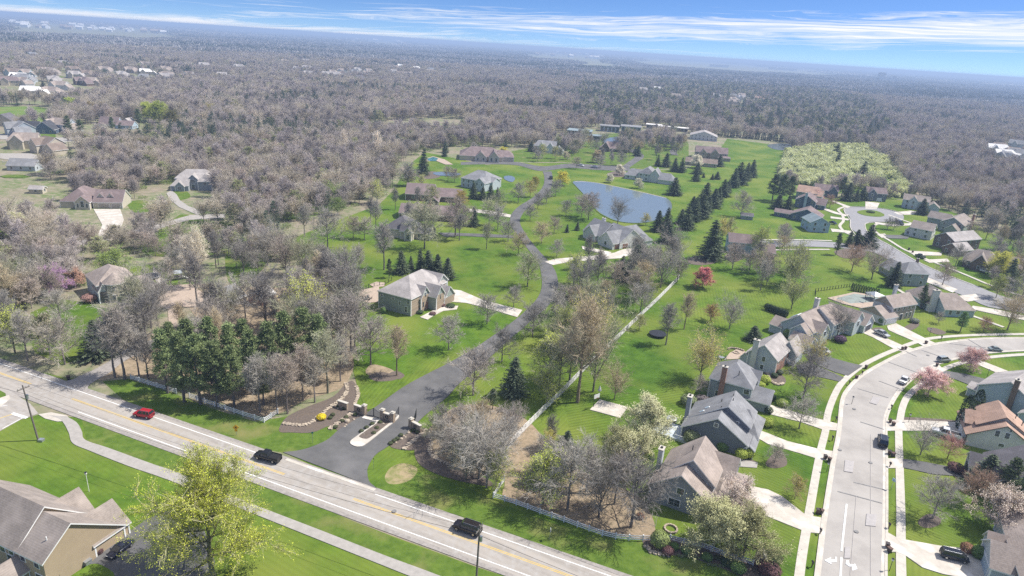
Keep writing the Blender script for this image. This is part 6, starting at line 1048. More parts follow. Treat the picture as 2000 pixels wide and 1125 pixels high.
for poly, n, (h0, h1), l_, g_ in FILL:
    W_ = np.array(world_poly(poly)); lo_, hi_ = W_.min(0), W_.max(0); c_ = 0; tries = 0; q = random.Random(int(poly[0][0]))
    while c_ < n and tries < 4000:
        tries += 1; x, y = q.uniform(lo_[0], hi_[0]), q.uniform(lo_[1], hi_[1])
        if not inpoly(np.array([x]), np.array([y]), [tuple(v) for v in W_])[0]: continue
        if any((x - hx) ** 2 + (y - hy) ** 2 < 15 ** 2 for hx, hy, a, W in HS): continue
        if any(math.hypot(x - mx_, y - my_) < 6.5 for mx_, my_ in mid): continue
        if any(math.hypot(x - fx, y - fy) < 4.2 for fx, fy in FLN): continue
        kd = q.choice(['round', 'tall', 'tall', 'vase', 'round', 'bud']); c_ += 1
        if kd != 'bud': nind += 1
        tree(0, 0, q.uniform(h0, h1), kd, l_, q.choice(['grey', 'olive', 'grey', 'buff', 'dark', 'lilac']), q.uniform(.8, 1.05), g_, world=(x, y), name='bare_tree' if kd != 'bud' else None)
for i in order:
    if nind >= 300 - bare_have: break
    if used[i]: continue
    x, y = float(X1[i]), float(Y1[i])
    if not inview(x, y): continue
    a, b = pxy(x, y); lab = None
    for poly, l_, g_ in REG:
        if inpoly(np.array([a]), np.array([b]), poly)[0]: lab, grp = l_, g_; break
    if not lab: continue
    q = random.Random(int(i) + 3); tn = q.choice(['grey', 'grey', 'lilac', 'pink', 'olive', 'buff', 'dark', 'grey'])
    tree(0, 0, q.uniform(8, 14.5), q.choice(['tall', 'tall', 'round', 'vase']), lab, tn, q.uniform(.75, 1.0), grp, world=(x, y)); used[i] = True; nind += 1
# prototypes for the far woodland, instanced by one object
pc = bpy.data.collections.new('woodland_kinds')
def proto(nm, me, idx):
    o = bpy.data.objects.new('%02d_' % idx + nm, me); pc.objects.link(o); return o
def tinted(nm, src, mul, **k):
    c1 = tuple(a * b for a, b in zip((.56, .51, .445), mul)); return mat(nm, c1, tuple(v * .68 for v in c1), 1.2, 3, .95, rnd=.2)
def join2(t, c, mats):
    me = bpy.data.meshes.new('woodland_tree'); bmm = bmesh.new(); bmm.from_mesh(t); n0 = len(bmm.faces); bmm.from_mesh(c)
    bmm.faces.ensure_lookup_table()
    for f in bmm.faces[n0:]: f.material_index += 1
    bmm.to_mesh(me); bmm.free()
    for m in mats: me.materials.append(m)
    return me
bark_f = mat('bark_far', (.30, .26, .23), (.2, .17, .15), 3, 3, .95)
fw = [tinted('twigs_grey', 0, (1.0, .97, .99)), tinted('twigs_lilac', 0, (.98, .94, 1.0)), tinted('twigs_pink', 0, (1.04, .96, .93)), tinted('twigs_buff', 0, (1.05, 1.02, .92)), tinted('twigs_dark', 0, (.74, .72, .76))]
gl = mat('green_buds', (.26, .31, .075), (.17, .22, .05), .5, 4, .85, rnd=.25); gl2 = mat('tan_buds', (.34, .27, .16), (.25, .20, .11), .5, 4, .85, rnd=.2)
pr = []
for i, (mt, st, hh) in enumerate(((0, 'tall', 13), (1, 'tall', 13.5), (2, 'round', 11), (4, 'tall', 12), (3, 'vase', 12), (0, 'round', 10.5))):
    t, c = tree_meshes('wood', 200 + i, hh, 4.6 if st != 'round' else 5.2, .3 if st == 'tall' else .2, 13, st, .032, lod=2); pr.append(join2(t, c, [bark_f, fw[mt], gl]))
t, c = tree_meshes('wood', 220, 12, 4.8, .2, 11, 'round', .05, .8, .15); pr.append(join2(t, c, [bark_f, fw[3], gl]))
t, c = tree_meshes('wood', 221, 12, 4.6, .2, 11, 'vase', .05, .7, .15); pr.append(join2(t, c, [bark_f, fw[3], gl2]))
t, c = spruce_meshes('wood', 222, 13, 3.3, .55); pr.append(join2(t, c, [bark_f, M['needle']]))
t, c = pine_meshes('wood', 223, 14, 4.6, .5); pr.append(join2(t, c, [bark_f, M['needle']]))
t, c = tree_meshes('wood', 224, 6, 2.6, .05, 9, 'vase', .03, 3, .15); pr.append(join2(t, c, [bark_f, fw[3], mat('sapling_leaves', (.84, .86, .50), (.66, .70, .36), .5, 4, .85, rnd=.15)]))
# groves for the distance: a patch of many small crowns
def grove(seed, size, n, hh, dark=0):
    rd = random.Random(seed); m = MB()
    for i in range(n):
        cx, cy = rd.uniform(-size, size) / 2, rd.uniform(-size, size) / 2; h = hh * rd.uniform(.7, 1.15); r = size / math.sqrt(n) * .72; mi = 1 if rd.random() < .12 + dark else 0
        for j in range(16):
            v = Vector((rd.gauss(0, 1), rd.gauss(0, 1), abs(rd.gauss(0, 1)))).normalized(); c = Vector((cx + v.x * r, cy + v.y * r, h * (.45 + .55 * v.z)))
            leaf_tri(m, rd, c, r * .55, mi, Vector((v.x, v.y, .8)))
    return m
gm = mat('far_crowns', (.46, .43, .40), (.34, .32, .30), .02, 6, .95, rnd=.18); gn_ = mat('far_conifers', (.11, .14, .10), (.08, .10, .08), .02, 4, .95, rnd=.15)
pr.append(grove(1, 130, 150, 13).mesh('grove', [gm, gn_])); pr.append(grove(2, 130, 150, 14, .5).mesh('grove', [gm, gn_]))
def under(seed):
    rd = random.Random(seed); m = MB()
    for i in range(420):
        a, q_ = rd.uniform(0, 6.283), rd.random() ** .5 * 2.6; leaf_tri(m, rd, Vector((math.cos(a) * q_, math.sin(a) * q_, rd.uniform(.1, 2.2) * (1 - q_ / 4))), rd.uniform(.16, .3))
    return m
pr.append(under(5).mesh('understory', [mat('understory_leaves', (.22, .30, .07), (.14, .20, .05), .5, 4, .85, rnd=.25)]))
for i, me in enumerate(pr): proto('woodland_kind', me, i)
def nzv(x, y, s, o=0): return noise.noise(Vector((x / s + o, y / s, o)))
pts, idx, scl, rot = [], [], [], []
def addp(x, y, i, s): pts.append((x, y, 0)); idx.append(i); scl.append(s); rot.append(rng.uniform(0, 6.283))
def choose(x, y):
    n1, n2 = nzv(x, y, 160), nzv(x, y, 300, 9); u_ = rng.random()
    if n1 > .27 and u_ < .62: return 8 if u_ < .3 else 9
    if u_ < .035: return 8 if u_ < .02 else 9
    if u_ < .10 + .16 * max(0, n2): return 6 if u_ < .07 else 7
    return int(rng.choice([0, 1, 2, 3, 4, 5], p=[.26, .20, .10, .14, .22, .08]) if n2 < .1 else rng.choice([0, 1, 2, 3, 4, 5], p=[.18, .14, .22, .12, .22, .12]))
ms, mm = inpoly(X1, Y1, sapl), inpoly(X1, Y1, mixed)
for i in range(len(X1)):
    if used[i]: continue
    x, y = float(X1[i]), float(Y1[i])
    if ms[i] or Y1[i] < 60: continue
    if mm[i] and rng.random() < .55: addp(x, y, int(rng.choice([8, 9, 6])), rng.uniform(.8, 1.35)); continue
    if X1[i] < 20 and rng.random() < .45 and noise.noise(Vector((x / 40, y / 40, 7))) > -.15: addp(x + 3, y + 2, 13, rng.uniform(.6, 1.4))
    if X1[i] < 0 and rng.random() < .10: addp(x, y, 6, rng.uniform(.5, .9)); continue
    addp(x, y, choose(x, y), rng.uniform(.6, .98))
mm2 = inpoly(X2, Y2, mixed)
for i in range(len(X2)):
    x, y = float(X2[i]), float(Y2[i])
    if nzv(x, y, 210, 15) > .46: continue
    if mm2[i] and rng.random() < .55: addp(x, y, int(rng.choice([8, 9, 6, 8])), rng.uniform(.8, 1.35)); continue
    addp(x, y, choose(x, y), rng.uniform(.75, 1.15))
estates = [world_poly(p) for p in ([(0, 68), (0, 40), (340, 60), (340, 82)], [(690, 88), (690, 74), (810, 80), (810, 94)], [(1020, 116), (1020, 100), (1190, 110), (1190, 126)], [(1230, 128), (1240, 112), (1440, 126), (1640, 140), (1640, 152), (1420, 142)], [(540, 118), (680, 122), (860, 135), (860, 152), (720, 166), (620, 158), (540, 140)])]
sx0 = np.array(sapl); g_ = np.array([(a, b) for a in np.arange(sx0[:, 0].min(), sx0[:, 0].max(), 3.4) for b in np.arange(sx0[:, 1].min(), sx0[:, 1].max(), 3.4)]) + 0.0
g_ += rng.uniform(-1.4, 1.4, g_.shape); kk = inpoly(g_[:, 0], g_[:, 1], sapl)
for x, y in g_[kk]:
    if noise.noise(Vector((x / 18, y / 18, 3))) > .28: continue
    addp(float(x), float(y), 10, rng.uniform(.45, .85))
for r0, r1, cell, s in ((2300, 6500, 105, 1.0), (6500, 28000, 420, 3.6)):
    X, Y = cand(r0, r1, cell)
    for x, y in zip(X, Y):
        if noise.noise(Vector((x / 900, y / 900, 4))) > .42 and r0 < 6000: continue
        if any(inpoly(np.array([x]), np.array([y]), p)[0] for p in estates): continue
        addp(float(x), float(y), 11 if noise.noise(Vector((x / 700, y / 420, 2))) < .16 else 12, s * rng.uniform(.9, 1.2) * (1 if s < 2 else 1))
me = bpy.data.meshes.new('woodland'); me.from_pydata(pts, [], [])
for nm, ty, dat in (('kind_id', 'INT', idx), ('turn', 'FLOAT', rot)): at = me.attributes.new(nm, ty, 'POINT'); at.data.foreach_set('value', dat)
at = me.attributes.new('size', 'FLOAT_VECTOR', 'POINT'); at.data.foreach_set('vector', np.array([(a, a, a if a < 2.5 else 1.3) for a in scl]).ravel())
wd = bpy.data.objects.new('woodland', me); COL.objects.link(wd); tag(wd, 'grey leafless woodland with scattered conifers stretching to the horizon', 'woodland', kind='stuff')
gg = bpy.data.node_groups.new('woodland_nodes', 'GeometryNodeTree'); gg.interface.new_socket('Geometry', in_out='INPUT', socket_type='NodeSocketGeometry'); gg.interface.new_socket('Geometry', in_out='OUTPUT', socket_type='NodeSocketGeometry')
gi, go = gg.nodes.new('NodeGroupInput'), gg.nodes.new('NodeGroupOutput'); ip = gg.nodes.new('GeometryNodeInstanceOnPoints'); ci = gg.nodes.new('GeometryNodeCollectionInfo')
ci.inputs[0].default_value = pc; ci.inputs['Separate Children'].default_value = True; ci.inputs['Reset Children'].default_value = True
def nat(nm, ty): n = gg.nodes.new('GeometryNodeInputNamedAttribute'); n.data_type = ty; n.inputs[0].default_value = nm; return n.outputs[0]
cx = gg.nodes.new('ShaderNodeCombineXYZ'); l2 = gg.links.new
l2(gi.outputs[0], ip.inputs['Points']); l2(ci.outputs[0], ip.inputs['Instance']); ip.inputs['Pick Instance'].default_value = True
l2(nat('kind_id', 'INT'), ip.inputs['Instance Index']); l2(nat('turn', 'FLOAT'), cx.inputs[2]); l2(cx.outputs[0], ip.inputs['Rotation']); l2(nat('size', 'FLOAT_VECTOR'), ip.inputs['Scale']); l2(ip.outputs[0], go.inputs[0])
md = wd.modifiers.new('scatter', 'NODES'); md.node_group = gg
print('woodland points', len(pts), 'individual', nind)

# ---------------------------------------------------------------- fences
def rail_fence(pts, label, rails=(.35, .72, 1.1), gap=2.45, m='fence', px=True, cap=1.3, th=.05, w_=.16, name='fence'):
    P = [G(*p) for p in pts] if px else pts
    root = empty(name, (P[0][0], P[0][1], 0), 0, label, 'fence'); ox, oy = P[0]
    for a, b in zip(P, P[1:]):
        L_ = math.dist(a, b); n = max(1, round(L_ / gap)); ang = math.atan2(b[1] - a[1], b[0] - a[0])
        rl = MB(); T = Matrix.Translation((a[0] - ox, a[1] - oy, 0)) @ Matrix.Rotation(ang, 4, 'Z')
        for z in rails: rl.box(0, -th / 2, z - w_ / 2, L_, th / 2, z + w_ / 2, 0, T)
        rl.build('rails', M[m], root)
        for k in range(n + (1 if b == P[-1] else 0)):
            t = k / n; x, y = a[0] + (b[0] - a[0]) * t - ox, a[1] + (b[1] - a[1]) * t - oy
            p = MB(); p.box(x - .08, y - .08, -.2, x + .08, y + .08, cap); p.box(x - .11, y - .11, cap, x + .11, y + .11, cap + .06); p.build('post', M[m], root)
    return root
rail_fence([(256, 741), (290, 752), (325, 763), (345, 769)], 'short left run of white rail fence under the pines')
rail_fence([(370, 777), (400, 788), (440, 801), (475, 813), (498, 820), (516, 826), (543, 808)], 'white three-rail fence below the pine grove, turning back at its right end')
rail_fence([(951, 927), (985, 941), (963, 973), (1008, 987), (1030, 995), (1054, 1004), (1077, 1012), (1101, 1020), (1127, 1030), (1150, 1038), (1176, 1047), (1202, 1053), (1228, 1056), (1255, 1057), (1308, 1056), (1335, 1063), (1362, 1068), (1388, 1077), (1414, 1087), (1443, 1096), (1470, 1105)],
           'long white three-rail fence with a zigzag corner, running to the brick entrance sign')
rail_fence([(951, 927), (975, 898), (1000, 868), (1025, 841), (1060, 806), (1095, 772), (1125, 741), (1155, 710), (1190, 678), (1222, 647), (1250, 620), (1282, 590), (1310, 562), (1326, 545)], 'long weathered pale fence running diagonally up the middle between the estates', m='oldfence', rails=(.3, .62, .94, 1.26, 1.58), th=.12, w_=.25, cap=1.75, gap=2.2)
rail_fence([(1592, 578), (1592, 570), (1664, 560), (1664, 564)], 'black metal fence behind the covered pool', m='iron', rails=(.2, 1.3), gap=1.6, w_=.05, th=.04)
rail_fence([(700, 575), (720, 562), (752, 556), (765, 548)], 'thin dark fence round the terrace of the stone-fronted house', m='iron', rails=(.2, 1.2), gap=2, w_=.05, th=.04)
rail_fence([(300, 525), (320, 545), (335, 562), (380, 548), (430, 535)], 'brown rail fence round the trampoline yard', m='pole', rails=(.5, 1.0), gap=3)
rail_fence([(5, 318), (55, 322)], 'white fence of the pale house at the left edge', gap=3)

# ---------------------------------------------------------------- entrance gate walls
def ang_of(a, b): A, B = G(*a), G(*b); return math.atan2(B[1] - A[1], B[0] - A[0]), math.dist(A, B), A
def wreath(root, x, y, z, ang):
    m = MB(); T = Matrix.Translation((x, y, z)) @ Matrix.Rotation(ang, 4, 'Z')
    for k in range(16):
        a = 2 * math.pi * k / 16; b = 2 * math.pi * (k + 1) / 16; m.tube(T @ Vector((.34 * math.cos(a), 0, .34 * math.sin(a))), T @ Vector((.34 * math.cos(b), 0, .34 * math.sin(b))), .075, .075, 6)
    m.build('wreath', M['black'], root)
def gate_wall(a, b, h, label, pil=(), wr=True, th=.55):
    an, L_, o = ang_of(a, b); root = empty('gate_wall', (o[0], o[1], 0), an, label, 'stone wall')
    m = MB(); m.box(0, -th / 2, -.2, L_, th / 2, h); m.build('wall', M['stone'], root)
    c = MB(); c.box(-.08, -th / 2 - .08, h, L_ + .08, th / 2 + .08, h + .14); c.build('coping', M['walk'], root)
    for t, ph in pil:
        p = MB(); x = t * L_; p.box(x - .42, -.42, -.2, x + .42, .42, ph); p.box(x - .5, -.5, ph, x + .5, .5, ph + .18, 1); p.box(x - .3, -.3, ph + .18, x + .3, .3, ph + .34, 1); p.build('pillar', [M['stone'], M['walk']], root)
    if wr: wreath(root, L_ * .5, -th / 2 - .08, h * .62, 0)
    return root
gate_wall((661, 795), (679, 801), 1.7, 'leftmost short stone wall of the entrance, without wreath', wr=False)
gate_wall((693, 804), (712, 811), 1.8, 'left stone gate wall with dark wreath and pillar', pil=((1.0, 2.5),))
gate_wall((747, 819), (767, 825), 1.8, 'middle stone gate wall with twin pillars on the entrance island', pil=((0, 2.4), (1, 2.4)))
gate_wall((803, 836), (822, 846), 1.8, 'right stone gate wall with dark wreath', pil=((0, 2.3),))
def leaf_gate(a, b, label, h0=1.5, h1=2.1):
    an, L_, o = ang_of(a, b); root = empty('iron_gate', (o[0], o[1], 0), an, label, 'gate'); f = MB()
    f.box(0, -.04, .1, .09, .04, h0); f.box(L_ - .09, -.04, .1, L_, .04, h1); f.box(0, -.03, .15, L_, .03, .25)
    n = 8
    for k in range(n):
        x0, x1 = L_ * k / n, L_ * (k + 1) / n; z0, z1 = (h0 + (h1 - h0) * (q ** 2) for q in (k / n, (k + 1) / n)); f.tube((x0, 0, z0), (x1, 0, z1), .045, .045, 5)
    f.build('frame', M['iron'], root); b_ = MB(); k = .12
    while k < L_:
        b_.tube((k, 0, .15), (k, 0, h0 + (h1 - h0) * (k / L_) ** 2), .02, .02, 4); k += .15
    b_.build('bars', M['iron'], root)
leaf_gate((713, 811), (730, 814), 'left leaf of the closed iron entrance gate', 1.5, 2.2); leaf_gate((746, 819), (730, 814), 'right leaf of the closed iron entrance gate', 1.5, 2.2)
leaf_gate((768, 824), (779, 811), 'open iron gate leaf at the island pillar', 1.6, 2.3); leaf_gate((806, 834), (813, 815), 'open iron gate leaf at the right gate wall', 1.6, 2.3)
an, L_, o = ang_of((713, 812), (746, 820)); s = MB(); s.box(0, -1.4, 0, L_, -.3, .32); s.box(.05, -1.35, .32, L_ - .05, -.35, .34)
b_ = s.build('cattle_grid', M['concrete']); b_.location = (o[0], o[1], 0); b_.rotation_euler = (0, 0, an); b_['kind'] = 'structure'; b_.scale = (1, 1, .75)
# boulders
rnd = random.Random(3)
def boulder(px, py, r, label='small pale rock lying in the entrance beds', group='pale rocks in the entrance beds'):
    bmm = bmesh.new(); bmesh.ops.create_icosphere(bmm, subdivisions=2, radius=r)
    for v in bmm.verts: v.co *= 1 + .28 * noise.noise(v.co * 2.1 / r + Vector((px, py, 0))); v.co.z *= .75
    me = bpy.data.meshes.new('boulder'); bmm.to_mesh(me); bmm.free(); me.materials.append(M['rock']); o = bpy.data.objects.new('boulder', me); COL.objects.link(o)
    x, y = G(px, py); o.location = (x, y, r * .3); tag(o, label, 'rock', group)
boulder(678, 824, .62, 'largest round pale boulder in the left entrance bed', None)
for px, py in ((698, 813), (691, 820), (673, 834), (676, 831), (711, 850), (716, 853), (723, 852), (749, 829), (744, 820), (757, 822), (784, 858), (788, 852), (798, 846), (792, 855), (773, 865), (660, 798), (799, 842)): boulder(px, py, rnd.uniform(.22, .36))
for px, py, l_ in ((1292, 1046, 'pale stone ring fire pit on the grass by the fence'),): 
    x, y = G(1310, 1034); m = MB()
    for k in range(14): a = k * .449; m.box(-.22, -.16, 0, .22, .16, .35, 0, Matrix.Translation((1.1 * math.cos(a), 1.1 * math.sin(a), 0)) @ Matrix.Rotation(a + 1.57, 4, 'Z'))
    o = m.build('stone_ring', M['rock']); o.location = (x, y, 0); tag(o, l_, 'fire pit')

# ---------------------------------------------------------------- vehicles
def loft(sections, mats, mi_fn):
    "sections: list of (x, [(y, z), ...]) with equal counts, mirrored about y = 0"
    mb = MB(); n = len(sections[0][1])
    for x, pr_ in sections:
        for y, z in pr_: mb.v.append((x, y, z))
    for i in range(len(sections) - 1):
        for j in range(n - 1):
            a = i * n + j; mb.f.append((a, a + 1, a + n + 1, a + n)); mb.m.append(mi_fn(i, j))
    mb.f.append(tuple(range(n))); mb.m.append(0); mb.f.append(tuple(range(len(mb.v) - 1, len(mb.v) - 1 - n, -1))); mb.m.append(0)
    return mb
PAINT = {}
def paint(nm, c):
    if nm not in PAINT: PAINT[nm] = mat('paint_' + nm, c, tuple(v * .93 for v in c), .5, 2, .22, spec=.6, metal=.15)
    return PAINT[nm]
def car(a, b, kind, col, label, world=None):
    "a: nose pixel, b: tail pixel on the ground"
    A, B = (G(*a), G(*b)) if not world else world; cx, cy = (A[0] + B[0]) / 2, (A[1] + B[1]) / 2; an = math.atan2(A[1] - B[1], A[0] - B[0])
    spec_ = {'sedan': (4.75, .90, .68, .92, 1.45), 'suv': (4.9, .96, .80, 1.10, 1.78), 'wagon': (4.7, .92, .72, 1.0, 1.60), 'van': (5.1, .98, .74, 1.08, 1.76), 'pickup': (5.8, .98, .85, 1.12, 1.88)}[kind]
    Ln, hw, zs, zb, zt = spec_; h = Ln / 2
    root = empty({'pickup': 'pickup_truck', 'van': 'minivan'}.get(kind, 'car'), (cx, cy, _z[0] + .01), an, label, {'pickup': 'pickup', 'van': 'minivan'}.get(kind, 'car')); P_ = paint(col[0], col[1])
    ks = max(.84, min(1.04, math.dist(A, B) / (Ln * 1.0))); root.scale = (ks,) * 3
    def S(x, w_, top): return (x, [(-w_ * .9, .28), (-w_, .42), (-w_, zs), (-w_ * .96, top), (-w_ * .6, top + .03), (w_ * .6, top + .03), (w_ * .96, top), (w_, zs), (w_, .42), (w_ * .9, .28)])
    hood = zb - .10 if kind != 'pickup' else zb
    body = [S(-h, hw * .86, zb - .14), S(-h + .12, hw * .96, zb - .03), S(-h + .9, hw, zb), S(h * .35, hw, zb), S(h - .9, hw * .98, hood - .02), S(h - .25, hw * .93, hood - .14), S(h, hw * .80, hood - .30)]
    loft(body, 1, lambda i, j: 0).build('body', P_, root, True)
    # glasshouse
    g0, g1, g2, g3 = {'sedan': (-h + .75, -h + 1.55, h * .16, h * .52), 'suv': (-h + .12, -h + .42, h * .22, h * .50), 'wagon': (-h + .15, -h + .8, h * .2, h * .54), 'van': (-h + .1, -h + .4, h * .34, h * .72), 'pickup': (-.55, -.35, h * .28, h * .52)}[kind]
    def Q(x, w_, z): return (x, [(-w_, zb - .02), (-w_ * .97 if z <= zb else -w_ * .84, max(z - .06, zb)), (-w_ * .74, z), (w_ * .74, z), (w_ * .97 if z <= zb else w_ * .84, max(z - .06, zb)), (w_, zb - .02)])
    gl_ = loft([Q(g0, hw * .92, zb), Q(g1, hw * .95, zt), Q((g1 + g2) / 2, hw * .95, zt + .02), Q(g2, hw * .95, zt), Q(g3, hw * .93, zb)], 2, lambda i, j: 0)
    go_ = gl_.build('window', M['carglass'], root, False)
    r_ = MB(); r_.box(g1 - .05, -hw * .72, zt - .01, g2 + .03, hw * .72, zt + .055)
    for t in ((g1 * .35 + g2 * .65), (g1 * .75 + g2 * .25)):
        for s_q in (-1, 1): r_.tube((t, s_q * hw * .945, zb - .02), (t, s_q * hw * .80, zt), .05, .05, 4)
    for s_q in (-1, 1):
        r_.tube((g3, s_q * hw * .92, zb), (g2, s_q * hw * .78, zt), .05, .05, 4); r_.tube((g0, s_q * hw * .92, zb), (g1, s_q * hw * .78, zt), .06, .06, 4)
    r_.build('roof', P_, root)
    if kind in ('suv', 'van'):
        q = MB(); [q.tube((g1, s_q * hw * .66, zt + .12), (g2, s_q * hw * .66, zt + .12), .025, .025, 5) for s_q in (-1, 1)]; q.build('roof_rack', M['steel'], root)
    if kind == 'pickup':
        q = MB(); q.box(-h + .2, -hw * .8, zb - .02, -.75, hw * .8, zb + .06); q.build('cargo_bed', M['tyre'], root)
        q = MB(); [q.box(-h + .08, s_q * hw - .10 * s_q - .05, zb - .05, -.6, s_q * hw - .10 * s_q + .05, zb + .20) for s_q in (-1, 1)]; q.box(-h + .04, -hw * .9, zb - .3, -h + .14, hw * .9, zb + .18); q.build('tailgate', P_, root)
    for x in (-h * .62, h * .63):
        for s_q in (-1, 1):
            w_ = MB(); w_.tube((x, s_q * (hw - .16), .34), (x, s_q * (hw + .03), .34), .34, .34, 14, 0, True); wo_ = w_.build('wheel', M['tyre'], root)
            m = MB(); m.tube((x, s_q * (hw + .03), .34), (x, s_q * (hw + .045), .34), .21, .21, 10, 0, True); m.build('rim', M['rim'], wo_)
    for s_q in (-1, 1):
        m = MB(); m.box(-h + .02, s_q * hw * .66 - .16, zb - .34, -h + .10, s_q * hw * .66 + .16, zb - .12); m.build('tail_lamp', M['lampr'], root)
        m = MB(); m.box(h - .20, s_q * hw * .62 - .18, hood - .36, h - .03, s_q * hw * .62 + .18, hood - .22); m.build('headlight', M['lampw'], root)
        m = MB(); m.box(g3 - .28, s_q * hw - .02 if s_q > 0 else -hw - .2, zb - .02, g3 - .1, hw + .2 if s_q > 0 else -hw + .02, zb + .16); m.build('mirror', P_, root)
    return root
RED, BLK, WHT, SIL, DGY = ('red', (.42, .012, .018)), ('black', (.012, .013, .015)), ('white', (.72, .72, .72)), ('silver', (.45, .46, .47)), ('graphite', (.05, .055, .065))
car((264, 812), (299, 818), 'suv', RED, 'red SUV driving on the main road beside the pines')
car((500, 893), (547, 905), 'pickup', BLK, 'dark pickup truck at the road junction behind the yellow-green maple')
car((885, 1029), (940, 1048), 'suv', ('blackbrown', (.02, .015, .013)), 'black SUV driving on the main road near the utility pole')
car((214, 1097), (258, 1062), 'sedan', ('midnight', (.015, .018, .035)), 'dark blue sedan parked on the asphalt beside the beige house')
car((1773, 739), (1757, 756), 'sedan', WHT, 'small white car parked along the right kerb of the curved street')
car((1853, 706), (1831, 708), 'suv', ('silvergreen', (.38, .41, .41)), 'silver SUV parked beyond the white car near the pink cherry')
car((1956, 687), (1930, 685), 'sedan', ('greygreen', (.28, .33, .33)), 'grey-green sedan parked on the street near the right edge')
car((1722, 857), (1723, 878), 'suv', DGY, 'dark grey car parked at the right kerb opposite the orange-roofed house')
car((1890, 1100), (1834, 1086), 'van', ('ink', (.02, .022, .03)), 'black minivan on the wide pale driveway at the bottom right')
car((1817, 845), (1876, 862), 'pickup', WHT, 'white pickup on the driveway of the orange-roofed house')
car((1735, 662), (1708, 650), 'sedan', SIL, 'silver sedan on the concrete driveway left of the double garage')
car((1621, 694), (1592, 684), 'wagon', ('pearl', (.58, .58, .57)), 'white wagon on the dark asphalt driveway by the rambling house')
car((1633, 440), (1620, 436), 'sedan', ('navyblue', (.03, .045, .08)), 'dark blue car in a cul-de-sac driveway'); car((1764, 442), (1751, 436), 'suv', DGY, 'dark car on the lawn-side drive right of the traffic island')
car((1141, 326), (1128, 324), 'sedan', WHT, 'left of the two white cars on the upper private road'); car((1168, 329), (1154, 327), 'sedan', WHT, 'right of the two white cars on the upper private road')
car((1790, 501), (1803, 506), 'pickup', ('green', (.10, .13, .11)), 'dark pickup at the kerb of the upper street'); car((1932, 535), (1915, 531), 'suv', WHT, 'white car half hidden beneath the willow')
car((1074, 345), (1078, 355), 'suv', ('bronze', (.06, .05, .04)), 'dark car on the private road by the yellow tree'); car((50, 266), (35, 264), 'wagon', WHT, 'white car in front of the dark blue house on the left')

# ---------------------------------------------------------------- poles and wires
def util_pole(base, h, lean, label, arms=True, ya=0):
    x, y = G(*base); root = empty('utility_pole', (x, y, 0), 0, label, 'utility pole'); m = MB(); t = Vector((lean[0], lean[1], h)); m.tube((0, 0, -.3), t, .19, .12, 9, 0, True); m.build('mast', M['pole'], root)
    if arms:
        T = Matrix.Translation(t * .94) @ Matrix.Rotation(ya, 4, 'Z'); a = MB(); a.box(-1.2, -.06, -.08, 1.2, .06, .08, 0, T); a.build('cross_arm', M['pole'], root)
        for q in (-1.05, -.4, .4, 1.05):
            i_ = MB(); c = T @ Vector((q, 0, .08)); i_.tube(c, c + Vector((0, 0, .28)), .06, .04, 6, 0, True); i_.build('insulator', M['steel'], root)
        c = t * .80 + Vector((.32, 0, 0)); tr_ = MB(); tr_.tube(c - Vector((0, 0, .45)), c + Vector((0, 0, .45)), .24, .24, 10, 0, True); tr_.build('transformer', M['steel'], root)
    return Vector((x, y, 0)) + t
ua = math.atan2(u[1], u[0]) + math.pi / 2
t1 = util_pole((75, 860), 12.2, (-1.1, .3), 'leaning wooden utility pole on the grass at the far left', True, ua)
t2 = util_pole((929, 1152), 12.4, (.1, 0), 'utility pole with cross arm and wires in front of the black SUV', True, ua)
m = MB(); m.box(-.4, -.35, 0, .5, .5, .5); o = m.build('utility_box', M['steel']); x, y = G(80, 862); o.location = (x, y, 0); tag(o, 'grey ground box at the foot of the leaning utility pole', 'utility box')
def wire(a, b, sag, label, r=.022, off=(0, 0, 0)):
    a = a + Vector(off); b = b + Vector(off); m = MB(); n = 24; P = []
    for k in range(n + 1): t = k / n; p = a.lerp(b, t); p.z -= sag * 4 * t * (1 - t); P.append(p)
    for p, q in zip(P, P[1:]): m.tube(p, q, r, r, 4)
    tag(m.build('overhead_wire', M['iron']), label, 'wire')
uu = Vector((float(u[0]), float(u[1]), 0)); nn = Vector((-uu.y, uu.x, 0))
wire(t1, t2, 1.4, 'uppermost overhead wire strung between the two utility poles', off=tuple(nn * .9)); wire(t1, t2, 1.6, 'second overhead wire between the two utility poles', off=tuple(nn * -.9)); wire(t1 - Vector((0, 0, 1.9)), t2 - Vector((0, 0, 1.9)), 1.8, 'lowest thick overhead cable between the two utility poles', .035)
wire(t2, t2 + uu * 75, 1.5, 'upper wire leaving the right utility pole', off=tuple(nn * .9)); wire(t2 - Vector((0, 0, 1.9)), t2 - Vector((0, 0, 1.9)) + uu * 75, 1.6, 'thick cable leaving the right utility pole', .035)
wire(t1, t1 - uu * 70, 1.5, 'upper wire leaving the leaning pole', off=tuple(nn * .9)); wire(t1 - Vector((0, 0, 1.9)), t1 - Vector((0, 0, 1.9)) - uu * 70, 1.6, 'thick cable leaving the leaning pole', .035)

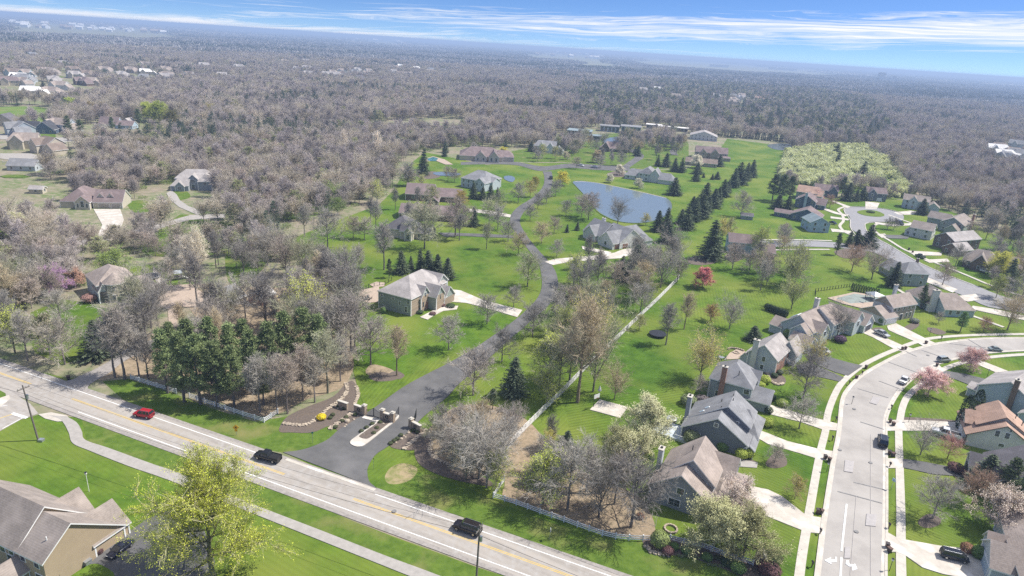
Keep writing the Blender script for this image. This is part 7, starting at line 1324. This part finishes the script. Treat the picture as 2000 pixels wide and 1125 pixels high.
# ---------------------------------------------------------------- street furniture
def post_lamp(px, py, h, label, group=None, white=False):
    x, y = G(px, py); root = empty('lamp_post', (x, y, 0), 0, label, 'lamp post', group); m = MB(); m.tube((0, 0, -.1), (0, 0, h), .055, .045, 8); m.build('post', M['white' if white else 'iron'], root)
    m = MB(); m.box(-.15, -.15, h, .15, .15, h + .36); m.build('lantern', M['lampw'], root); m = MB(); m.box(-.2, -.2, h + .36, .2, .2, h + .42); m.box(-.08, -.08, h + .42, .08, .08, h + .52); m.build('lantern_cap', M['iron'], root)
for r_ in ((1737, 1115, 2.2, 'black lamp post on the strip at the bottom of the right sidewalk'), (1614, 922, 1.9, 'black lamp post on the left verge by the tan driveway'), (1774, 825, 2.0, 'black lamp post in the mulch at the pale driveway'), (1927, 738, 2.2, 'black lamp post beside the big pale blue house driveway'), (174, 960, 3.7, 'tall thin white lamp post standing alone in the lower left lawn', None, True), (1663, 790, 1.9, 'black lamp post on the inner verge of the street bend'), (1815, 655, 1.9, 'black lamp post on the lawn above the street bend')): post_lamp(*r_)
def sign(px, py, h, shape, label, m_='signy', facing=-1.35, txt=None, w_=.75):
    x, y = G(px, py); root = empty('road_sign', (x, y, 0), facing + math.pi / 2, label, 'sign'); p = MB(); p.tube((0, 0, -.1), (0, 0, h), .04, .04, 6); p.build('post', M['steel'], root)
    s = MB(); T = Matrix.Translation((0, -.06, h))
    if shape == 'diamond': T = T @ Matrix.Rotation(R(45), 4, 'Y')
    s.box(-w_ / 2, -.02, -w_ / 2, w_ / 2, .02, w_ / 2, 0, T)
    if shape == 'double': s.box(-.28, -.02, -1.0, .28, .02, -.65, 0, T)
    f = s.build('sign_face', M[m_], root)
    if txt == 'arrow':
        a = MB(); a.poly([(-.06, -.09, h - .26), (.06, -.09, h - .26), (.06, -.09, h - .02), (.22, -.09, h - .02), (0, -.09, h + .26), (-.22, -.09, h - .02), (-.06, -.09, h - .02)]); a.build('arrow', M['black'], f)
    return root
sg = sign(462, 850, 1.9, 'diamond', 'yellow diamond warning sign with a black arrow on the verge', txt='arrow', w_=.95)
m = MB(); m.box(-.28, -.08, .95, .28, -.04, 1.4); m.build('lower_plate', M['signy'], sg)
sign(611, 866, 2.6, 'square', 'small green street sign on a pole by the junction', 'signg', w_=.4); sign(1073, 1055, 2.2, 'square', 'narrow white sign seen edge-on at the verge by the white fence', 'white', .1, w_=.6); sign(1740, 957, 2.4, 'square', 'pale blue-backed sign on the right verge of the street', 'signb', .5, w_=.7); sign(730, 916, 2.4, 'square', 'thin dark post sign at the right corner of the entrance drive', 'iron', w_=.2)
def mailbox(px, py, label, group, brown=True, ang=0):
    x, y = G(px, py); root = empty('mailbox', (x, y, 0), ang, label, 'mailbox', group); p = MB(); p.box(-.07, -.07, -.1, .07, .07, 1.05); p.box(-.05, -.35, .85, .05, .35, .95); p.build('post', M['binb' if brown else 'pole'], root)
    b = MB(); n = 8
    pr_ = [(-.13, 0), (-.13, .16)] + [(-.13 * math.cos(t), .16 + .12 * math.sin(t)) for t in (.6, 1.2, 1.8, 2.4)] + [(.13, .16), (.13, 0)]
    for s_ in (-.28, .28): b.v += [(a, s_, 1.05 + c) for a, c in pr_]
    k = len(pr_); b.f = [tuple(range(k)), tuple(range(2 * k - 1, k - 1, -1))] + [((i + 1) % k, i, i + k, (i + 1) % k + k) for i in range(k)]; b.m = [0] * len(b.f); b.build('box', M['iron'], root)
    f = MB(); f.box(.13, -.1, 1.15, .16, .05, 1.4); f.build('flag', M['lampr'], root)
for px, py, l_ in ((1601, 1044, 'mailbox at the left kerb below the wide pale driveway'), (1735, 1033, 'mailbox in a small mulch ring on the right verge'), (1737, 913, 'mailbox on the right verge below the dark driveway mouth'), (1625, 861, 'mailbox on the left verge above the tan driveway'), (1632, 823, 'mailbox at the left kerb by the upper tan driveway'), (1658, 752, 'mailbox at the left kerb on the start of the bend'), (1683, 733, 'mailbox by the second asphalt driveway mouth'), (1740, 800, 'mailbox on the inner verge of the bend'), (1810, 727, 'mailbox near the pair of bins by the pink cherry'), (1838, 663, 'mailbox on the outer verge beyond the wide driveway'), (1585, 1108, 'low orange-brown mailbox at the bottom of the left verge'), (372, 893, 'small dark mailbox at the south edge of the main road'), (1068, 508, 'mailbox at the end of the farmhouse driveway')):
    mailbox(px, py, l_, None)
def wbin(px, py, label, group=None, m_='bin', ang=.4):
    x, y = G(px, py); root = empty('wheelie_bin', (x, y, 0), ang, label, 'trash bin', group); b = MB(); b.v = [(sx * a, sy * a * 1.1, z) for z, a in ((.08, .24), (1.0, .32)) for sx, sy in ((-1, -1), (1, -1), (1, 1), (-1, 1))]
    b.f = [(3, 2, 1, 0), (0, 1, 5, 4), (1, 2, 6, 5), (2, 3, 7, 6), (3, 0, 4, 7)]; b.m = [0] * 5; b.build('bin_body', M[m_], root)
    l = MB(); l.box(-.35, -.39, 1.0, .35, .39, 1.08); l.box(-.2, .36, .92, .2, .42, 1.0); l.build('lid', M['bin' if m_ != 'bin' else 'binb'], root)
    for s_q in (-1, 1): q = MB(); q.tube((s_q * .24, .24, .12), (s_q * .30, .24, .12), .12, .12, 8, 0, True); q.build('wheel', M['tyre'], root)
for i, (px, py, l_) in enumerate(((1611, 897, 'brown bin of the pair by the tan driveway on the left verge'), (1619, 902, 'black bin of the pair by the tan driveway on the left verge'), (1597, 1003, 'pale-lidded bin at the mouth of the wide pale driveway'), (1603, 1004, 'blue-black bin at the mouth of the wide pale driveway'), (1732, 1070, 'brown bin at the right kerb by the minivan driveway'), (1736, 1079, 'black bin lying by the minivan driveway mouth'),
      (1736, 888, 'beige bin at the right kerb across from the tan driveway'), (1743, 892, 'black bin at the right kerb across from the tan driveway'), (1738, 826, 'left of the two bins by the pickup driveway'), (1744, 832, 'right of the two bins by the pickup driveway'), (1691, 720, 'bin at the first asphalt driveway mouth'), (1672, 740, 'bin beside the mailbox at the asphalt driveways'), (1762, 684, 'pair bin near the silver sedan driveway'), (1768, 683, 'second pair bin near the silver sedan driveway'), (1808, 672, 'brown bin on the outer verge by the wide driveway'),
      (1829, 716, 'dark bin beside the parked silver SUV'), (1877, 702, 'brown bin under the pink cherry'), (134, 742, 'dark bin by the gravel lane mouth'), (1782, 494, 'bin at the upper street kerb'), (1775, 488, 'bin next to the shrub at the upper street'))):
    wbin(px, py, l_, None, 'binb' if i % 2 == 0 else 'bin', i * .7)
# brick entrance sign pier
x, y = G(1484, 1103); root = empty('entrance_pier', (x, y, 0), -.5, 'gabled brick entrance pier at the end of the white fence', 'pier'); m = MB(); m.box(-.9, -.5, -.2, .9, .5, 2.0); m.poly([(-.9, -.5, 2), (.9, -.5, 2), (0, -.5, 2.9)]); m.poly([(.9, .5, 2), (-.9, .5, 2), (0, .5, 2.9)]); m.build('brick_body', M['redbrick'], root)
m = MB(); m.slab([(-1.05, -.62, 1.86), (0, -.62, 2.98), (0, .62, 2.98), (-1.05, .62, 1.86)], .14, 0, 0); m.slab([(1.05, -.62, 1.86), (0, -.62, 2.98), (0, .62, 2.98), (1.05, .62, 1.86)], .14, 0, 0); m.build('cap', M['walk'], root)
m = MB(); m.box(-.55, -.54, .8, .55, -.49, 1.5); m.build('plaque', M['rock'], root)
# ---------------------------------------------------------------- gardens
def trampoline(px, py, r, label, net=True):
    x, y = G(px, py); root = empty('trampoline', (x, y, 0), 0, label, 'trampoline'); m = MB(); n = 20
    C_ = lambda k, q, z: (q * math.cos(6.2832 * k / n), q * math.sin(6.2832 * k / n), z)
    m.poly([C_(k, r * .9, .9) for k in range(n)]); m.build('mat', M['iron'], root); e = MB()
    for k in range(n): e.poly([C_(k, r * .9, .91), C_(k, r, .91), C_(k + 1, r, .91), C_(k + 1, r * .9, .91)]); e.poly([C_(k, r, .91), C_(k, r, .7), C_(k + 1, r, .7), C_(k + 1, r, .91)])
    e.build('padding', M['steel' if net else 'iron'], root)
    for k in range(0, n, 4):
        l = MB(); l.tube(C_(k, r, 0), C_(k, r, 2.9 if net else .9), .04, .04, 6); l.build('leg', M['iron'], root)
    if net:
        q = MB()
        for k in range(n * 3): a = C_(k / 3, r, 0); q.tube((a[0], a[1], 1), (a[0], a[1], 2.8), .012, .012, 3)
        for z in (1.2, 1.6, 2.0, 2.4, 2.8):
            for k in range(n): q.tube(C_(k, r, z), C_(k + 1, r, z), .014, .014, 3)
        q.build('safety_net', M['iron'], root)
trampoline(296, 543, 2.9, 'netted trampoline on the lawn behind the turret house'); trampoline(1284, 656, 2.6, 'low dark round trampoline on the back lawn', False)
# pool behind the tan-fronted house
P = [(1646, 583), (1690, 574), (1730, 583), (1688, 597)]
sheet('pool_deck', [(1616, 583), (1668, 572), (1712, 578), (1752, 594), (1735, 606), (1690, 605), (1645, 594)], Z(), M['patio'], kind='structure')
po = sheet('pool', [(1632, 584), (1669, 575), (1715, 582), (1725, 590), (1660, 594)], Z(), M['cover'], kind=None, label='pool under a green-grey cover behind the rambling house', cat='pool')
sheet('pool_deck', [(828, 311), (846, 306), (868, 312), (885, 322), (870, 322), (850, 314), (832, 316)], Z(), M['patio']); sheet('pool', [(833, 311), (846, 307), (856, 310), (852, 315), (838, 315)], Z(), M['poolw'], kind=None, label='small turquoise pool left of the cream mansion', cat='pool')
def hoop(px, py, ang, label):
    x, y = G(px, py); root = empty('basketball_hoop', (x, y, 0), ang, label, 'basketball hoop'); m = MB(); m.tube((0, 0, 0), (0, 0, 3.1), .07, .06, 8); m.tube((0, 0, 3.0), (.7, 0, 3.3), .05, .05, 6); m.build('pole', M['iron'], root)
    m = MB(); m.box(.68, -.9, 2.9, .73, .9, 3.95); m.build('backboard', M['white'], root); m = MB()
    for k in range(12): a, b = k * .5236, (k + 1) * .5236; m.tube((.98 + .23 * math.cos(a), .23 * math.sin(a), 3.05), (.98 + .23 * math.cos(b), .23 * math.sin(b), 3.05), .018, .018, 4)
    m.build('rim', M['lampr'], root)
hoop(1159, 796, -.9, 'basketball hoop beside the small concrete court'); hoop(1690, 592, .5, 'basketball hoop by the covered pool')
m = MB(); m.tube((0, 0, 0), (0, 0, 1.2), .05, .04, 6); m.tube((0, 0, 1.2), (0, 0, 2.6), .5, .05, 8); o = m.build('closed_parasol', M['white']); x, y = G(1170, 771); o.location = (x, y, 0); tag(o, 'white closed parasol on the grass by the tall fence trees', 'parasol')
def gazebo(px, py, label, s=2.0, m_='steel', ang=.3):
    x, y = G(px, py); root = empty('gazebo', (x, y, 0), ang, label, 'gazebo')
    for a in (-s, s):
        for b in (-s, s): m = MB(); m.box(a - .08, b - .08, 0, a + .08, b + .08, 2.4); m.build('post', M['iron'], root)
    m = MB(); k = s + .4
    for q in (((-k, -k), (k, -k)), ((k, -k), (k, k)), ((k, k), (-k, k)), ((-k, k), (-k, -k))): m.slab([(q[0][0], q[0][1], 2.4), (q[1][0], q[1][1], 2.4), (0, 0, 3.3)], .06, 0, 0)
    m.build('canopy', M[m_], root)
gazebo(1706, 586, 'dark gazebo at the right end of the covered pool')
def table_set(px, py, label, m_='steel'):
    x, y = G(px, py); root = empty('patio_set', (x, y, .02), .4, label, 'patio furniture'); t = MB(); t.tube((0, 0, .7), (0, 0, .75), .8, .8, 14, 0, True); t.tube((0, 0, 0), (0, 0, .7), .05, .05, 6); t.build('table_top', M[m_], root)
    for k in range(5):
        T = Matrix.Rotation(k * 1.2566, 4, 'Z') @ Matrix.Translation((1.35, 0, 0)); c = MB(); c.box(-.25, -.25, .4, .25, .25, .46, 0, T); c.box(.2, -.25, .46, .26, .25, .95, 0, T)
        for a in (-.22, .2):
            for b in (-.22, .2): c.box(a, b, 0, a + .04, b + .04, .4, 0, T)
        c.build('seat', M[m_], root)
table_set(1408, 702, 'patio table with chairs on the stone terrace behind the hip-roofed house'); table_set(717, 585, 'patio table on the paver terrace of the stone-fronted house', 'iron')
x, y = G(1438, 690); m = MB()
for k in range(12): a = k * .5236; m.box(-.2, -.2, 0, .2, .2, .4, 0, Matrix.Translation((.8 * math.cos(a), .8 * math.sin(a), 0)) @ Matrix.Rotation(a, 4, 'Z'))
o = m.build('fire_pit', M['rock']); o.location = (x, y, .02); tag(o, 'round stone fire pit on the terrace with curved seat wall', 'fire pit')
m = MB(); 
for k in range(9): a = .6 + k * .19; m.box(-.35, -.22, 0, .35, .22, .55, 0, Matrix.Translation((2.9 * math.cos(a), 2.9 * math.sin(a), 0)) @ Matrix.Rotation(a + 1.57, 4, 'Z'))
o = m.build('seat_wall', M['rock']); o.location = (x, y, 0); tag(o, 'curved stone seat wall behind the round fire pit', 'seat wall')
# deck behind the slate blue house, with a hot tub
x, y = G(1318, 846); root = empty('deck', (x, y, 0), R(-27), 'pale raised deck with railing behind the slate blue house', 'deck'); m = MB(); m.box(-4.5, -3, 0, 3.5, 3, .55); m.build('platform', M['s_pale'], root)
m = MB(); m.tube((-2.4, .4, .56), (-2.4, .4, .62), 1.5, 1.5, 18, 0, True); m.build('round_rug', M['steel'], root)
for k in range(9): m = MB(); m.box(-4.5 + k, -3.0, .55, -4.42 + k, -2.92, 1.5); m.build('railing_post', M['white'], root)
m = MB(); m.box(-4.5, -3.0, 1.42, 3.5, -2.92, 1.5); m.box(-4.5, -3, 1.42, -4.42, 3, 1.5); m.build('handrail', M['white'], root)
m = MB(); m.tube((0, 0, 0), (0, 0, .8), 1.25, 1.25, 20); m.tube((0, 0, .8), (0, 0, .92), 1.3, 1.1, 20, 0, True); o = m.build('hot_tub', M['steel']); x, y = G(1311, 823); o.location = (x, y, .1); tag(o, 'covered round grey hot tub at the upper edge of the pale deck', 'hot tub')
# red playset near the pines, grey playset, bench at farmhouse etc.
def playset(px, py, label, m_):
    x, y = G(px, py); root = empty('play_set', (x, y, 0), .5, label, 'play set')
    for a in (-1.2, 1.2):
        for b in (-1, 1): m = MB(); m.box(a - .07, b - .07, 0, a + .07, b + .07, 2.6); m.build('post', M['pole'], root)
    m = MB(); m.box(-1.2, -1, 1.2, 1.2, 1, 1.3); m.build('platform', M['pole'], root); m = MB(); m.slab([(-1.4, -1.2, 2.5), (1.4, -1.2, 2.5), (1.4, 0, 3.3), (-1.4, 0, 3.3)], .08, 0, 0); m.slab([(-1.4, 1.2, 2.5), (1.4, 1.2, 2.5), (1.4, 0, 3.3), (-1.4, 0, 3.3)], .08, 0, 0); m.build('roof', M[m_], root)
    m = MB(); m.poly([(1.2, -.4, 1.25), (1.2, .4, 1.25), (3.6, .4, .1), (3.6, -.4, .1)]); m.build('slide', M['white'], root)
playset(348, 546, 'grey-roofed play set among thin trees right of the trampoline', 's_pale')
m = MB(); m.box(-.5, -.5, 0, .5, .5, .9); m.box(-.55, -.55, .9, .55, .55, 1.0); o = m.build('air_conditioner', M['steel']); x, y = G(171, 1103); o.location = (x, y, 0); o.rotation_euler = (0, 0, 1.2); tag(o, 'white air conditioner box at the foot of the blank beige wall', 'air conditioner')
x, y = G(135, 1117)
m = MB(); m.box(-.5, -.5, 0, .5, .5, .9); m.box(-.55, -.55, .9, .55, .55, 1.0); o = m.build('air_conditioner', M['walk']); o.location = (x, y, 0); o.rotation_euler = (0, 0, 1.2); tag(o, 'second pale unit box nearer the bottom along the beige wall', 'air conditioner')
shrub(195, 1083, 1.3, .6, RD, 'small dark red shrub at the foot of the beige wall')
sheet('driveway', [(246, 1045), (290, 1015), (330, 1000), (400, 1040), (420, 1100), (380, 1180), (250, 1200), (150, 1140), (185, 1095), (210, 1075)], Z(), M['drive'])
sheet('lawn', [(140, 1140), (165, 1112), (185, 1104), (205, 1110), (225, 1130), (200, 1180)], Z(), M['lawn_b'], smooth=3)
for px, py, w_, d_ in ((1345, 118, 60, 20), (1290, 115, 50, 16), (1322, 119, 60, 20), (1375, 121, 70, 24), (1405, 131, 50, 16), (1495, 131, 50, 14), (1530, 137, 70, 14), (1980, 172, 120, 30), (1620, 141, 60, 20)):
    x, y = G(px, py); root = empty('warehouse', (x, y, 0), -.1, 'long white flat-roofed warehouse on the right horizon', 'warehouse', 'white warehouses on the horizon'); s_ = math.hypot(x, y) / 1300; m = MB(); W_ = w_ * s_ * .32; m.box(-W_, 0, 0, W_, W_ * .5, 22); m.build('wall', M['s_white'], root); m = MB(); m.box(-W_ - 1, -1, 22, W_ + 1, W_ * .5 + 1, 24); m.build('roof', M['r_white'], root)
# far housing estates: small gabled houses, one object each
fm = MB(); fm.box(-8, -6, 0, 8, 6, 7); fm.slab([(-9, -7, 6.6), (9, -7, 6.6), (9, 0, 11), (-9, 0, 11)], .4, 1, 0); fm.slab([(-9, 7, 6.6), (9, 7, 6.6), (9, 0, 11), (-9, 0, 11)], .4, 1, 0); fm.poly([(-8, -6, 7), (-8, 6, 7), (-8, 0, 10.6)]); fm.poly([(8, -6, 7), (8, 6, 7), (8, 0, 10.6)])
fh = [fm.mesh('far_house', [M['white'], M['r_white']]), fm.mesh('far_house', [M['s_cream'], M['r_tan']])]
q = random.Random(8)
for (xa, xb, ya, yb, n, s_, l_, g2) in ((20, 330, 47, 64, 46, 2.6, 'pale far house in the estate at the upper left horizon', 'far left estate houses'), (690, 800, 75, 84, 14, 3.2, 'tiny pale house in the estate on the middle horizon', 'far middle estate houses'), (1030, 1180, 102, 112, 22, 2.6, 'tiny pale house in the estate left of the warehouses', 'far right estate houses'), (0, 260, 30, 44, 14, 3.5, 'faint house on the hazy left horizon', 'faint horizon houses')):
    for k in range(n):
        t = q.random(); px = xa + (xb - xa) * t; py = ya + (yb - ya) * t + q.uniform(-3, 5); x, y = G(px, py); o = bpy.data.objects.new('distant_house', fh[k % 2]); COL.objects.link(o); o.location = (x, y, 0); o.rotation_euler = (0, 0, q.uniform(-.6, .6)); sc_ = s_ * q.uniform(.6, 1.1); o.scale = (sc_,) * 3; tag(o, l_, 'house', g2)
# water tower / chimney plume sites on the far right
x, y = G(1732, 162); m = MB(); m.box(-60, -10, 0, -20, 10, 60); m.box(20, -10, 0, 50, 10, 45); m.box(-60, -12, 0, 70, 12, 26); o = m.build('distant_block', M['s_pale']); o.location = (x, y, 0); tag(o, 'pale tall building block on the right horizon', 'building')
# ---------------------------------------------------------------- haze
hz = MB(); hz.box(-80000, -80000, -1, 80000, 80000, 86); ho = hz.build('haze', []); ho.data.materials.clear()
hm = bpy.data.materials.new('haze'); hm.use_nodes = True; hn = hm.node_tree.nodes; hn.clear(); hv = hn.new('ShaderNodeVolumePrincipled'); hv.inputs['Color'].default_value = (.54, .71, .98, 1); hv.inputs['Density'].default_value = 0.00022; hv.inputs['Anisotropy'].default_value = .1
ou = hn.new('ShaderNodeOutputMaterial'); hm.node_tree.links.new(hv.outputs[0], ou.inputs['Volume']); ho.data.materials.append(hm); ho['kind'] = 'stuff'; tag(ho, 'pale blue haze over the far country', 'haze')
